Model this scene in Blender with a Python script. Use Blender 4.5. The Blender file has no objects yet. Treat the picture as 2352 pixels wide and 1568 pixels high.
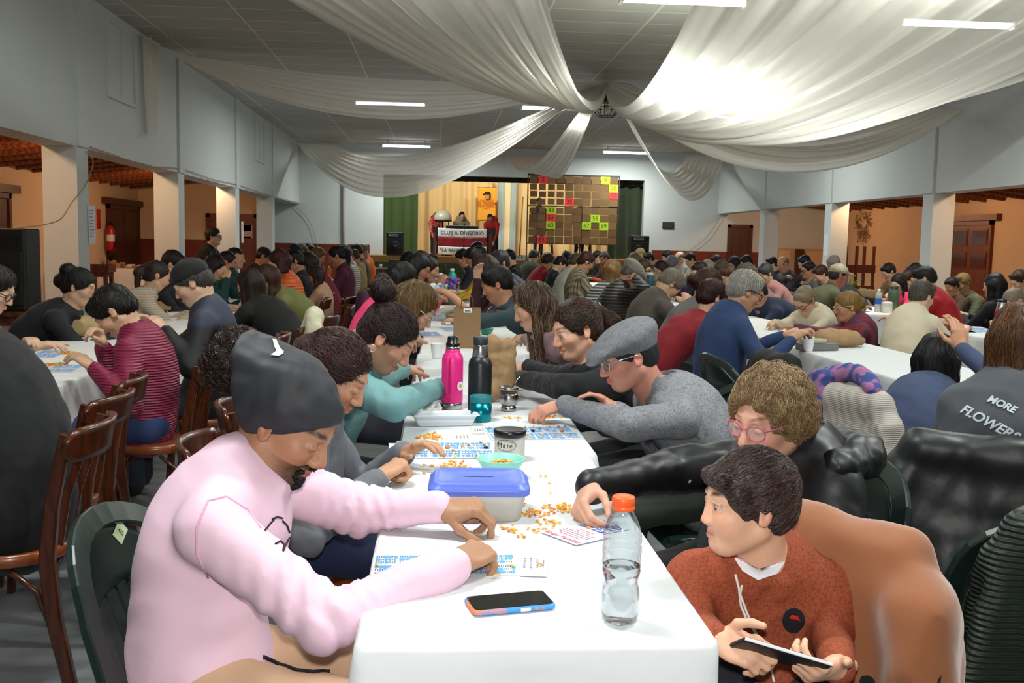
import bpy, math, random
import numpy as np
from mathutils import Vector, Matrix

random.seed(11)
RNG = np.random.default_rng(11)
SC = bpy.context.scene
COL = SC.collection
PI = math.pi

# ------------------------------------------------------------------ camera maths
CX, CY, FOC = 1176., 784., 2295.
YAW, PIT, ROL, EYE = .0741, .0992, .021, 1.46
def _cam():
    cy, sy = math.cos(YAW), math.sin(YAW); cp, sp = math.cos(PIT), math.sin(PIT)
    f = np.array([sy*cp, cy*cp, -sp]); r = np.array([cy, -sy, 0.]); u = np.cross(r, f)
    c, s = math.cos(ROL), math.sin(ROL)
    return r*c+u*s, -r*s+u*c, f
CR, CU, CF = _cam()
CO = np.array([0., 0., EYE])
def _ray(px, py): return CF+CR*(px-CX)/FOC-CU*(py-CY)/FOC
def uz(px, py, z):
    d = _ray(px, py); return CO+d*((z-EYE)/d[2])
def uy(px, py, Y):
    d = _ray(px, py); return CO+d*(Y/d[1])
def ux(px, py, X):
    d = _ray(px, py); return CO+d*(X/d[0])
def V(*a): return np.array(a, float)
def unit(a):
    a = np.asarray(a, float); return a/max(1e-9, np.linalg.norm(a))
def lerp(a, b, t): return np.asarray(a)*(1-t)+np.asarray(b)*t

# ------------------------------------------------------------------ materials
_M = {}
def lin(c):
    if isinstance(c, str):
        c = [int(c[i:i+2], 16)/255. for i in (0, 2, 4)]
        c = [x/12.92 if x <= .04045 else ((x+.055)/1.055)**2.4 for x in c]
    return (c[0], c[1], c[2], 1.)
def mat(name, col='808080', rough=.6, metal=0., bump=0., bscale=40., var=0., vscale=6., stretch=None, attr=None,
        trans=0., emit=0., spec=.5, col2=None, kind=None, alpha=1., sheen=0., ior=1.45, coat=0., sss=0.):
    key = (name, str(col), rough, metal, bump, bscale, var, vscale, str(stretch), attr, trans, emit, spec, str(col2), kind, alpha, sheen)
    if key in _M: return _M[key]
    m = bpy.data.materials.new(name); m.use_nodes = True
    nt = m.node_tree; N = nt.nodes; L = nt.links; b = N['Principled BSDF']
    b.inputs['Base Color'].default_value = lin(col)
    b.inputs['Roughness'].default_value = rough; b.inputs['Metallic'].default_value = metal
    b.inputs['Specular IOR Level'].default_value = spec
    b.inputs['IOR'].default_value = ior
    b.inputs['Coat Weight'].default_value = coat
    if sss:
        b.inputs['Subsurface Weight'].default_value = sss
        b.inputs['Subsurface Radius'].default_value = (.012, .005, .003)
        b.inputs['Subsurface Scale'].default_value = .5
    if sheen:
        b.inputs['Sheen Weight'].default_value = sheen
    if trans: b.inputs['Transmission Weight'].default_value = trans
    if alpha < 1: b.inputs['Alpha'].default_value = alpha
    if emit:
        b.inputs['Emission Color'].default_value = lin(col); b.inputs['Emission Strength'].default_value = emit
    src = None
    tc = N.new('ShaderNodeTexCoord'); mp = N.new('ShaderNodeMapping'); L.new(tc.outputs['Object'], mp.inputs['Vector'])
    if stretch: mp.inputs['Scale'].default_value = stretch
    if attr:
        a = N.new('ShaderNodeAttribute'); a.attribute_name = attr; src = a.outputs['Color']
    def mixc(fac, A, B):
        mx = N.new('ShaderNodeMix'); mx.data_type = 'RGBA'
        if hasattr(fac, 'links'): L.new(fac, mx.inputs[0])
        else: mx.inputs[0].default_value = fac
        for i, s in ((6, A), (7, B)):
            if hasattr(s, 'links'): L.new(s, mx.inputs[i])
            else: mx.inputs[i].default_value = s
        return mx.outputs[2]
    def ramp(fac, a, c):
        r = N.new('ShaderNodeMapRange'); L.new(fac, r.inputs[0]); r.inputs[1].default_value = a; r.inputs[2].default_value = c
        return r.outputs[0]
    def noise(scale, det=3.):
        n = N.new('ShaderNodeTexNoise'); n.inputs['Scale'].default_value = scale; n.inputs['Detail'].default_value = det
        L.new(mp.outputs[0], n.inputs['Vector']); return n.outputs['Fac']
    def wave(scale, axis='Z', dist=1., prof='SIN', dscale=1.):
        w = N.new('ShaderNodeTexWave'); w.bands_direction = axis; w.wave_profile = prof
        w.inputs['Scale'].default_value = scale; w.inputs['Distortion'].default_value = dist
        w.inputs['Detail Scale'].default_value = dscale
        L.new(mp.outputs[0], w.inputs['Vector']); return w.outputs['Fac']
    A = lin(col); base = src if src is not None else None
    c2 = lin(col2) if col2 else tuple(x*.62 for x in A[:3])+(1.,)
    height = None
    if kind == 'wood':
        w = wave(3., 'X', 6., dscale=2.); base = mixc(w, A, c2)
    elif kind == 'boards':
        w = wave(7.2, 'X', .0, 'SAW'); e = ramp(w, .0, .07); n = noise(5.)
        base = mixc(n, A, c2); base = mixc(e, (.02, .008, .004, 1), base); height = e
    elif kind == 'stripe':
        w = wave(10., 'Z', .6); base = mixc(ramp(w, .45, .55), A, c2)
    elif kind == 'bands':
        w = wave(16., 'Z', .3); base = mixc(ramp(w, .4, .6), A, c2)
    elif kind == 'patch':
        n = noise(vscale, 1.); base = mixc(ramp(n, .46, .54), A, c2)
    elif kind == 'plaid':
        w = wave(7., 'DIAGONAL', 1.5); w2 = wave(11., 'Y', 2.)
        base = mixc(ramp(w, .35, .65), A, c2); base = mixc(ramp(w2, .75, .95), base, (.035, .03, .02, 1))
    elif kind == 'speckle':
        n = noise(260., 2.); n2 = noise(60., 2.); base = mixc(ramp(n, .38, .62), A, c2); base = mixc(ramp(n2, .3, .9), base, A); height = n
    elif kind == 'quilt':
        height = wave(vscale, 'Z', 1.2)
    elif kind == 'knit':
        height = noise(170., 2.)
        base = mixc(ramp(height, .3, .6), c2, A)
    elif kind == 'twotone':
        s = N.new('ShaderNodeSeparateXYZ'); L.new(tc.outputs['Object'], s.inputs[0]); base = mixc(ramp(s.outputs[2], vscale-.015, vscale+.015), A, c2)
    elif kind == 'cloth':
        height = noise(7., 3.)
    elif kind == 'marble':
        n = noise(vscale, 8.); base = mixc(ramp(n, .35, .7), A, c2)
    if var and base is None:
        base = mixc(noise(vscale, 4.), A, tuple(x*(1-var) for x in A[:3])+(1.,))
    if base is not None: L.new(base, b.inputs['Base Color'])
    if bump:
        bp = N.new('ShaderNodeBump'); bp.inputs['Strength'].default_value = min(1., bump); bp.inputs['Distance'].default_value = .012 if kind in ('quilt', 'cloth') else .003
        L.new(height if height is not None else noise(bscale), bp.inputs['Height'])
        L.new(bp.outputs[0], b.inputs['Normal'])
    _M[key] = m
    return m

# ------------------------------------------------------------------ objects
def props(o, label=None, cat=None, group=None, kind=None):
    if label: o['label'] = label
    if cat: o['category'] = cat
    if group: o['group'] = group
    if kind: o['kind'] = kind
    return o
def empty(name, loc, label=None, cat=None, group=None, rz=0.):
    o = bpy.data.objects.new(name, None); o.empty_display_size = .1
    o.location = [float(x) for x in loc]; o.rotation_euler = (0, 0, rz); COL.objects.link(o)
    return props(o, label, cat, group)
def npmesh(name, v, quads=None, tris=None, polys=None, mats=(), mi=None, smooth=True, attr=None):
    """v in world coordinates; faces as arrays"""
    me = bpy.data.meshes.new(name)
    v = np.asarray(v, np.float32)
    if polys is not None:
        me.from_pydata([tuple(map(float, p)) for p in v], [], [tuple(int(i) for i in p) for p in polys])
    else:
        q = np.asarray(quads, np.int32).reshape(-1, 4)
        me.vertices.add(len(v)); me.vertices.foreach_set('co', v.ravel())
        me.loops.add(q.size); me.loops.foreach_set('vertex_index', q.ravel())
        me.polygons.add(len(q)); me.polygons.foreach_set('loop_start', np.arange(0, q.size, 4, dtype=np.int32))
        me.update(calc_edges=True)
    for m in mats: me.materials.append(m)
    n = len(me.polygons)
    if mi is not None: me.polygons.foreach_set('material_index', np.asarray(mi, np.int32))
    if smooth is True: me.polygons.foreach_set('use_smooth', np.ones(n, bool))
    elif smooth is not False: me.polygons.foreach_set('use_smooth', np.asarray(smooth, bool))
    if attr is not None:
        a = me.color_attributes.new('col', 'FLOAT_COLOR', 'POINT')
        c = np.ones((len(v), 4), np.float32); c[:, :3] = attr; a.data.foreach_set('color', c.ravel())
    me.update()
    return me
def link(name, me, parent=None, label=None, cat=None, group=None, kind=None, loc=None):
    """me is in world coordinates unless loc given (then me is local to loc)"""
    o = bpy.data.objects.new(name, me); COL.objects.link(o)
    if parent is not None:
        o.parent = parent
    if loc is not None: o.location = [float(x) for x in loc]
    return props(o, label, cat, group, kind)
def childmesh(name, me, parent, label=None):
    """mesh in world coords; parent has pure rotation z + translation"""
    M = Matrix.Translation(parent.location) @ Matrix.Rotation(parent.rotation_euler[2], 4, 'Z')
    me.transform(M.inverted()); o = bpy.data.objects.new(name, me); COL.objects.link(o); o.parent = parent
    return props(o, label)
def dup(root, loc, rz, label=None, group=None, mats=None):
    r = root.copy(); COL.objects.link(r); r.location = [float(x) for x in loc]; r.rotation_euler = (0, 0, rz)
    if label: r['label'] = label
    if group: r['group'] = group
    for ch in list(root.children):
        c = ch.copy(); COL.objects.link(c); c.parent = r
        for g in ch.children:
            d = g.copy(); COL.objects.link(d); d.parent = c
    return r

class MB:
    """collects polygons into one mesh"""
    def __init__(s): s.v = []; s.f = []; s.m = []; s.s = []
    def add(s, v, f, m=0, smooth=True):
        o = len(s.v); s.v += [tuple(map(float, p)) for p in v]
        for q in f: s.f.append(tuple(int(i)+o for i in q)); s.m.append(m); s.s.append(smooth)
        return s
    def box(s, a, b, m=0, R=None, o=None):
        a = np.asarray(a, float); b = np.asarray(b, float)
        P = np.array([[(a, b)[i][0], (a, b)[j][1], (a, b)[k][2]] for k in (0, 1) for j in (0, 1) for i in (0, 1)])
        if R is not None: P = P@np.asarray(R).T
        if o is not None: P = P+np.asarray(o)
        return s.add(P, [(0, 2, 3, 1), (4, 5, 7, 6), (0, 1, 5, 4), (2, 6, 7, 3), (0, 4, 6, 2), (1, 3, 7, 5)], m, False)
    def rbox(s, a, b, r, m=0, R=None, o=None, n=4):
        """box with rounded vertical edges and small chamfer"""
        a = np.asarray(a, float); b = np.asarray(b, float); r = min(r, (b[0]-a[0])/2-1e-5, (b[1]-a[1])/2-1e-5)
        pr = []
        for cx, cy, t0 in ((b[0]-r, b[1]-r, 0), (a[0]+r, b[1]-r, PI/2), (a[0]+r, a[1]+r, PI), (b[0]-r, a[1]+r, 1.5*PI)):
            for i in range(n+1):
                t = t0+PI/2*i/n; pr.append((cx+r*math.cos(t), cy+r*math.sin(t)))
        pr = np.array(pr); c = (a[:2]+b[:2])/2; h = b[2]-a[2]; e = min(r*.35, h*.3)
        L = []
        for z, k in ((a[2], e), (a[2]+e, 0), (b[2]-e, 0), (b[2], e)):
            sz = (b[:2]-a[:2])/2; q = c+(pr-c)*((sz-k)/sz); L.append(np.c_[q, np.full(len(q), z)])
        P = np.concatenate(L)
        if R is not None: P = P@np.asarray(R).T
        if o is not None: P = P+np.asarray(o)
        m_ = len(pr); F = []
        for k in range(3):
            for i in range(m_):
                j = (i+1) % m_; F.append((k*m_+i, k*m_+j, (k+1)*m_+j, (k+1)*m_+i))
        F.append(tuple(range(m_-1, -1, -1))); F.append(tuple(range(3*m_, 4*m_)))
        return s.add(P, F, m, False)
    def tube(s, pts, r, n=8, m=0, cap=True, flat=None, up=(0, 0, 1)):
        """sweep; flat=(w,h) half sizes for rectangular section"""
        pts = np.asarray(pts, float); K = len(pts)
        T = np.gradient(pts, axis=0); T /= np.maximum(1e-9, np.linalg.norm(T, axis=1))[:, None]
        u = np.asarray(up, float)
        if abs(T[0]@u) > .95: u = np.array([1., 0, 0]) if abs(T[0][0]) < .9 else np.array([0, 1., 0])
        X = np.cross(T[0], u); X /= np.linalg.norm(X); P = []
        rr = np.broadcast_to(np.asarray(r, float), (K,))
        for i in range(K):
            X = X-T[i]*(X@T[i]); X /= np.linalg.norm(X); Y = np.cross(X, T[i])
            if flat:
                w, h = flat; w *= rr[i]; h *= rr[i]; ch = min(w, h)*.35
                sec = [(w, h-ch), (w-ch, h), (-w+ch, h), (-w, h-ch), (-w, -h+ch), (-w+ch, -h), (w-ch, -h), (w, -h+ch)]
            else:
                sec = [(rr[i]*math.cos(2*PI*j/n), rr[i]*math.sin(2*PI*j/n)) for j in range(n)]
            P += [pts[i]+X*a+Y*b for a, b in sec]
        n_ = 8 if flat else n; F = []
        for i in range(K-1):
            for j in range(n_):
                k = (j+1) % n_; F.append((i*n_+j, i*n_+k, (i+1)*n_+k, (i+1)*n_+j))
        if cap: F.append(tuple(range(n_-1, -1, -1))); F.append(tuple(range((K-1)*n_, K*n_)))
        return s.add(P, F, m, not flat)
    def lathe(s, prof, c=(0, 0, 0), n=24, m=0, mz=None, cap=True, R=None, wob=None):
        """prof list of (r,z[,mat])"""
        c = np.asarray(c, float); P = []; K = len(prof)
        for p in prof:
            for j in range(n):
                t = 2*PI*j/n; r = p[0]*(1 if wob is None else wob(t, p[1]))
                P.append((r*math.cos(t), r*math.sin(t), p[1]))
        P = np.array(P)
        if R is not None: P = P@np.asarray(R).T
        P = P+c
        o = len(s.v); s.v += [tuple(map(float, p)) for p in P]
        for i in range(K-1):
            mm = prof[i][2] if len(prof[i]) > 2 else m
            for j in range(n):
                k = (j+1) % n; s.f.append((o+i*n+j, o+i*n+k, o+(i+1)*n+k, o+(i+1)*n+j)); s.m.append(mm); s.s.append(True)
        if cap:
            s.f.append(tuple(o+j for j in range(n-1, -1, -1))); s.m.append(prof[0][2] if len(prof[0]) > 2 else m); s.s.append(False)
            s.f.append(tuple(o+(K-1)*n+j for j in range(n))); s.m.append(prof[-1][2] if len(prof[-1]) > 2 else m); s.s.append(False)
        return s
    def grid(s, P, m=0, smooth=True, thick=0., close=False):
        """P [nu,nv,3]"""
        P = np.asarray(P, float); nu, nv = P.shape[:2]
        F = [(i*nv+j, (i+1)*nv+j, (i+1)*nv+j+1, i*nv+j+1) for i in range(nu-1) for j in range(nv-1)]
        if not thick: return s.add(P.reshape(-1, 3), F, m, smooth)
        du = np.gradient(P, axis=0); dv = np.gradient(P, axis=1); n = np.cross(du, dv); n /= np.maximum(1e-9, np.linalg.norm(n, axis=2))[..., None]
        Q = P-n*thick; A = np.concatenate([P.reshape(-1, 3), Q.reshape(-1, 3)]); o = nu*nv
        F += [(o+i*nv+j, o+i*nv+j+1, o+(i+1)*nv+j+1, o+(i+1)*nv+j) for i in range(nu-1) for j in range(nv-1)]
        for i in range(nu-1):
            F.append((i*nv, o+i*nv, o+(i+1)*nv, (i+1)*nv)); j = nv-1; F.append((i*nv+j, (i+1)*nv+j, o+(i+1)*nv+j, o+i*nv+j))
        for j in range(nv-1):
            F.append((j, j+1, o+j+1, o+j)); i = nu-1; F.append((i*nv+j, o+i*nv+j, o+i*nv+j+1, i*nv+j+1))
        return s.add(A, F, m, smooth)
    def ball(s, c, r, m=0, n=12):
        r = np.broadcast_to(np.asarray(r, float), (3,)); P = []; F = []
        k = n//2
        for i in range(k+1):
            for j in range(n):
                a = PI*i/k; t = 2*PI*j/n; P.append(np.asarray(c)+r*np.array([math.sin(a)*math.cos(t), math.sin(a)*math.sin(t), -math.cos(a)]))
        for i in range(k):
            for j in range(n): F.append((i*n+j, i*n+(j+1) % n, (i+1)*n+(j+1) % n, (i+1)*n+j))
        return s.add(P, F, m)
    def mesh(s, name, mats): return npmesh(name, s.v, polys=s.f, mats=mats, mi=s.m, smooth=s.s)
    def obj(s, name, mats, parent=None, label=None, cat=None, group=None, kind=None, loc=None):
        if not isinstance(mats, (list, tuple)): mats = [mats]
        v = s.v
        if loc is not None: s.v = [tuple(np.asarray(p)-np.asarray(loc)) for p in v]
        return link(name, s.mesh(name, mats), parent, label, cat, group, kind, loc)
def rotz(a): c, s_ = math.cos(a), math.sin(a); return np.array([[c, -s_, 0], [s_, c, 0], [0, 0, 1.]])
def rotx(a): c, s_ = math.cos(a), math.sin(a); return np.array([[1, 0, 0], [0, c, -s_], [0, s_, c]])
def roty(a): c, s_ = math.cos(a), math.sin(a); return np.array([[c, 0, s_], [0, 1, 0], [-s_, 0, c]])
def text_mesh(body, size, m, M, name='lettering', parent=None, ext=.0006, label=None, align='CENTER', bold=0.):
    cu = bpy.data.curves.new(name, 'FONT'); cu.body = body; cu.size = size; cu.align_x = align; cu.align_y = 'CENTER'; cu.extrude = ext; cu.offset = bold; cu.resolution_u = 3
    t = bpy.data.objects.new('tmp', cu); COL.objects.link(t)
    dg = bpy.context.evaluated_depsgraph_get(); me = bpy.data.meshes.new_from_object(t.evaluated_get(dg))
    bpy.data.objects.remove(t); bpy.data.curves.remove(cu)
    me.materials.clear(); me.materials.append(m); me.transform(M); me.name = name
    if parent is not None and parent.type == 'EMPTY': return childmesh(name, me, parent, label)
    o = bpy.data.objects.new(name, me); COL.objects.link(o)
    if parent is not None:
        o.parent = parent; o.matrix_parent_inverse = (Matrix.Translation(parent.location) @ Matrix.Rotation(parent.rotation_euler[2], 4, 'Z')).inverted()
    return props(o, label)
def frameM(o, x, y, z):
    M = Matrix.Identity(4)
    for i, c in enumerate((x, y, z, o)):
        for j in range(3): M[j][i] = float(c[j])
    return M

# ------------------------------------------------------------------ signed distance modelling
class SDF:
    def __init__(s): s.ops = []; s.R = np.eye(3); s.o = np.zeros(3); s.k = 1.
    def frame(s, R=None, o=None, k=1.):
        s.R = np.eye(3) if R is None else np.asarray(R, float); s.o = np.zeros(3) if o is None else np.asarray(o, float); s.k = k; return s
    def w(s, p): return s.o+s.R@(np.asarray(p, float)*s.k)
    def cap(s, a, b, ra, rb=None, k=.02, own=0, n=None, sq=1., sub=False, wr=None):
        rb = ra if rb is None else rb
        s.ops.append(('c', s.w(a), s.w(b), ra*s.k, rb*s.k, k*s.k, own, None if n is None else unit(s.R@np.asarray(n, float)), sq, sub, wr)); return s
    def ell(s, c, r, k=.02, own=0, rot=None, sub=False):
        R = s.R if rot is None else s.R@rot
        r = np.broadcast_to(np.asarray(r, float), (3,))*s.k
        s.ops.append(('e', s.w(c), R, r, k*s.k, own, sub)); return s
    def half(s, p, n, k=.01):
        """cut away everything on the +n side of p"""
        s.ops.append(('h', s.w(p), unit(s.R@np.asarray(n, float)), k*s.k)); return s
    def bounds(s):
        lo = np.full(3, 1e9); hi = -lo
        for o in s.ops:
            if o[0] == 'c' and not o[9]:
                r = max(o[3], o[4])+.012
                for p in (o[1], o[2]): lo = np.minimum(lo, p-r); hi = np.maximum(hi, p+r)
            elif o[0] == 'e' and not o[6]:
                e = np.sqrt(((o[2]*o[3])**2).sum(1))+.012; lo = np.minimum(lo, o[1]-e); hi = np.maximum(hi, o[1]+e)
        return lo, hi
    def mesh(s, res, fine=(), fres=None, noise=None, pad=0.):
        lo, hi = s.bounds(); lo -= pad+res; hi += pad+res
        ax = []
        for d in range(3):
            x = [lo[d]]
            iv = [(f[0][d], f[1][d]) for f in fine]
            while x[-1] < hi[d]:
                r = fres if any(a-res < x[-1] < b for a, b in iv) else res
                x.append(x[-1]+r)
            ax.append(np.array(x, np.float32))
        xs, ys, zs = ax
        D = np.full((len(xs), len(ys), len(zs)), .25, np.float32); O = np.zeros(D.shape, np.int8)
        for o in s.ops:
            if o[0] == 'h':
                d = (xs[:, None, None]-o[1][0])*o[2][0]+(ys[None, :, None]-o[1][1])*o[2][1]+(zs[None, None, :]-o[1][2])*o[2][2]
                k = o[3]; h = np.clip(.5+.5*(d-D)/k, 0, 1); D = (D*(1-h)+d*h+k*h*(1-h)).astype(np.float32); continue
            if o[0] == 'c':
                _, a, b, ra, rb, k, own, n, sq, sub, wr = o
                m = max(ra, rb)*max(1., sq)+k+2.5*res
                l_, h_ = np.minimum(a, b)-m, np.maximum(a, b)+m
            else:
                _, c, R, r, k, own, sub = o
                e = np.sqrt(((R*r)**2).sum(1))+k+2.5*res; l_, h_ = c-e, c+e
            sl = []
            for d, x in enumerate(ax):
                i0 = max(0, int(np.searchsorted(x, l_[d]))-1); i1 = min(len(x), int(np.searchsorted(x, h_[d]))+1); sl.append(slice(i0, i1))
            if any(q.stop-q.start <= 0 for q in sl): continue
            sl = tuple(sl); X = xs[sl[0], None, None]; Y = ys[None, sl[1], None]; Z = zs[None, None, sl[2]]
            if o[0] == 'c':
                ba = b-a; L2 = max(1e-9, float(ba@ba)); px, py, pz = X-np.float32(a[0]), Y-np.float32(a[1]), Z-np.float32(a[2])
                t = np.clip((px*ba[0]+py*ba[1]+pz*ba[2])/L2, 0, 1)
                wx, wy, wz = px-t*ba[0], py-t*ba[1], pz-t*ba[2]
                w = np.sqrt(wx*wx+wy*wy+wz*wz)+1e-7; rr = ra+(rb-ra)*t
                if wr is not None:
                    amp, wl, t0, wd = wr; Ln = math.sqrt(L2)
                    ph = t*Ln/wl*2*PI+3.*(px*3.1+py*4.3+pz*2.7)*6
                    rr = rr+amp*np.sin(ph)*np.exp(-((t-t0)/wd)**2)
                if n is None or sq == 1.: dd = w-rr
                else:
                    wn = wx*n[0]+wy*n[1]+wz*n[2]; g = 1./sq
                    wx, wy, wz = wx+n[0]*wn*(g-1), wy+n[1]*wn*(g-1), wz+n[2]*wn*(g-1)
                    w2 = np.sqrt(wx*wx+wy*wy+wz*wz)+1e-7; dd = (w2-rr)*np.clip(w/w2, .2, 5)
            else:
                px, py, pz = X-np.float32(c[0]), Y-np.float32(c[1]), Z-np.float32(c[2])
                k0 = 0.; k1 = 0.
                for i in range(3):
                    q = px*R[0, i]+py*R[1, i]+pz*R[2, i]; k0 = k0+(q/r[i])**2; k1 = k1+(q/r[i]**2)**2
                k0 = np.sqrt(k0); dd = k0*(k0-1)/(np.sqrt(k1)+1e-6)
                dd = np.where(k0 < .05, -float(r.min()), dd)
            B = D[sl]
            if sub:
                nd = -dd; h = np.clip(.5+.5*(nd-B)/k, 0, 1); D[sl] = B*(1-h)+nd*h+k*h*(1-h)
            else:
                if own >= 0: O[sl] = np.where(dd < B, own, O[sl])
                h = np.clip(.5+.5*(B-dd)/k, 0, 1); D[sl] = B*(1-h)+dd*h-k*h*(1-h)
        if noise:
            for amp, f, sx in noise:
                X = xs[:, None, None]*f; Y = ys[None, :, None]*f; Z = zs[None, None, :]*f*sx
                D += (amp*np.sin(X*1.1+1.7*np.sin(Y*.7+Z*.5+1.3)+.6*Z)*np.sin(Y*.9+1.9*np.sin(Z*.8-X*.4)+.5*X+2.)).astype(np.float32)
        D[0] = D[-1] = .2; D[:, 0] = D[:, -1] = .2; D[:, :, 0] = D[:, :, -1] = .2
        return surfnet(D, O, xs, ys, zs)
def surfnet(D, O, xs, ys, zs):
    S = D < 0
    c = S[:-1, :-1, :-1].astype(np.int8)
    for i, j, k in ((1, 0, 0), (0, 1, 0), (0, 0, 1), (1, 1, 0), (1, 0, 1), (0, 1, 1), (1, 1, 1)):
        c = c+S[i:D.shape[0]-1+i, j:D.shape[1]-1+j, k:D.shape[2]-1+k]
    I, J, K = np.nonzero((c > 0) & (c < 8))
    n = len(I); idx = np.full(c.shape, -1, np.int32); idx[I, J, K] = np.arange(n)
    P = np.zeros((n, 3), np.float64); W = np.zeros(n)
    axs = (xs, ys, zs)
    for d in range(3):
        e1, e2 = [q for q in range(3) if q != d]
        for a in (0, 1):
            for b in (0, 1):
                o = [0, 0, 0]; o[e1] = a; o[e2] = b; p = o.copy(); p[d] = 1
                A = D[I+o[0], J+o[1], K+o[2]]; B = D[I+p[0], J+p[1], K+p[2]]
                m = (A < 0) != (B < 0); t = np.where(m, A/np.where(m, A-B, 1), 0)
                q = np.stack([xs[I+o[0]], ys[J+o[1]], zs[K+o[2]]], 1).astype(np.float64)
                st = (I, J, K)[d]; q[:, d] += t*(axs[d][st+1]-axs[d][st])
                P += q*m[:, None]; W += m
    P /= W[:, None]
    own = O[I, J, K]
    for i, j, k in ((1, 0, 0), (0, 1, 0), (0, 0, 1), (1, 1, 1)): own = np.maximum(own, np.where(S[I+i, J+j, K+k], O[I+i, J+j, K+k], 0))
    Q = []
    for d in range(3):
        e1, e2 = (d+1) % 3, (d+2) % 3
        a = [slice(None)]*3; b = [slice(None)]*3; a[d] = slice(0, -1); b[d] = slice(1, None)
        A = S[tuple(a)]; B = S[tuple(b)]; E = np.nonzero(A != B); E = [e.copy() for e in E]
        ok = (E[e1] > 0) & (E[e2] > 0) & (E[e1] < D.shape[e1]-1) & (E[e2] < D.shape[e2]-1)
        E = [e[ok] for e in E]; fl = A[tuple(E)]
        def cell(u, v):
            q = [E[0].copy(), E[1].copy(), E[2].copy()]; q[e1] -= u; q[e2] -= v; return idx[tuple(q)]
        q = np.stack([cell(1, 1), cell(0, 1), cell(0, 0), cell(1, 0)], 1)
        q[~fl] = q[~fl][:, ::-1]; Q.append(q)
    Q = np.concatenate(Q) if Q else np.zeros((0, 4), np.int32)
    return P, Q, own
def relax(P, Q, it=1, lam=.5):
    for _ in range(it):
        A = np.zeros_like(P); C = np.zeros(len(P))
        for i in range(4):
            for j in ((i+1) % 4, (i-1) % 4):
                np.add.at(A, Q[:, i], P[Q[:, j]]); np.add.at(C, Q[:, i], 1)
        P = P*(1-lam)+lam*A/np.maximum(1, C)[:, None]
    return P
def sdf_obj(sd, name, mats, parent, res, fine=(), fres=None, noise=None, rel=1, attr=None, label=None, cat=None):
    P, Q, own = sd.mesh(res, fine, fres, noise)
    if len(P) == 0: return None
    if rel: P = relax(P, Q, rel)
    mi = own[Q[:, 0]]
    mi = np.clip(mi, 0, len(mats)-1)
    at = attr(P, own) if attr else None
    me = npmesh(name, P, quads=Q, mats=mats, mi=mi, attr=at)
    if parent is None: return link(name, me, None, label, cat)
    return childmesh(name, me, parent, label)
# ------------------------------------------------------------------ the hall
XL, XR, HB, HC, YB, YN = -3.90, 7.93, 2.385, 4.06, 28.3, -3.0
XA, XB = -7.0, 11.2           # outer walls of the two side aisles
COLY = [11.5+4.2*k for k in range(-3, 4)]
wallm = mat('painted_plaster_pale', 'cfd5d3', .75, bump=.15, bscale=18., var=.10, vscale=1.2)
peach = mat('painted_plaster_peach', 'd9b590', .8, bump=.12, bscale=14., var=.08, vscale=1.)
floorm = mat('cement_tile_floor', '85878a', .42, kind='marble', col2='67696c', vscale=2.4, stretch=(1, 3., 1), bump=.04, bscale=60)
woodd = mat('dark_door_wood', '54240f', .45, kind='wood', col2='3a170a', stretch=(6, 6, .6))
wains = mat('wainscot_boards', '7c2d14', .45, kind='boards', col2='5e1d0c')
rafterm = mat('rafter_wood', '8a4a22', .6, kind='wood', col2='5c2b12', stretch=(1, 5, 5))

def ceiling_mat():
    m = bpy.data.materials.new('ceiling_panels'); m.use_nodes = True; nt = m.node_tree; N = nt.nodes; L = nt.links; b = N['Principled BSDF']
    tc = N.new('ShaderNodeTexCoord'); br = N.new('ShaderNodeTexBrick'); L.new(tc.outputs['Object'], br.inputs['Vector'])
    br.offset = 0.; br.inputs['Scale'].default_value = 1.; br.inputs['Brick Width'].default_value = 1.2; br.inputs['Row Height'].default_value = .6; br.inputs['Mortar Size'].default_value = .014
    br.inputs['Color1'].default_value = lin('b9bab2'); br.inputs['Color2'].default_value = lin('aeb0a8'); br.inputs['Mortar'].default_value = lin('dcdcd6')
    no = N.new('ShaderNodeTexNoise'); no.inputs['Scale'].default_value = 60; L.new(tc.outputs['Object'], no.inputs['Vector'])
    L.new(br.outputs['Color'], b.inputs['Base Color']); b.inputs['Roughness'].default_value = .9
    bp = N.new('ShaderNodeBump'); bp.inputs['Strength'].default_value = .5; bp.inputs['Distance'].default_value = .02; L.new(br.outputs['Fac'], bp.inputs['Height']); L.new(bp.outputs[0], b.inputs['Normal'])
    return m
def struct(name, mb, m): return mb.obj(name, m, kind='structure')
struct('floor', MB().box((XA-.2, YN-.2, -.1), (XB+.2, YB+4, 0)), floorm)
struct('ceiling', MB().box((XL-.35, YN-.2, HC), (XR+.35, YB+.2, HC+.1)), ceiling_mat())
# upper walls with the beam, pilasters and columns
struct('wall_left', MB().box((XL-.35, YN, HB), (XL, YB, HC)), wallm)
struct('wall_right', MB().box((XR, YN, HB), (XR+.35, YB, HC)), wallm)
for i, y in enumerate(COLY):
    struct('trim_%d' % (i+1), MB().box((XL-.35, y-.35, 0), (XL+.012, y, HB)).box((XL-.005, y-.33, HB), (XL+.035, y-.02, HC)), wallm)
    struct('trim_%d' % (i+11), MB().box((XR-.012, y, 0), (XR+.35, y+.35, HB)).box((XR-.035, y+.02, HB), (XR+.005, y+.33, HC)), wallm)
# outer aisle walls
mb = MB().box((XA-.2, YN, 0), (XA, 24.2, 3.2)); struct('wall_left_aisle', mb, peach)
struct('wall_left_aisle_end', MB().box((XA-.2, 24.0, 0), (XL-.36, 24.2, 3.2)), peach)
struct('wall_right_aisle', MB().box((XB, YN, 0), (XB+.2, YB+.2, 3.2)), peach)
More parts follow.
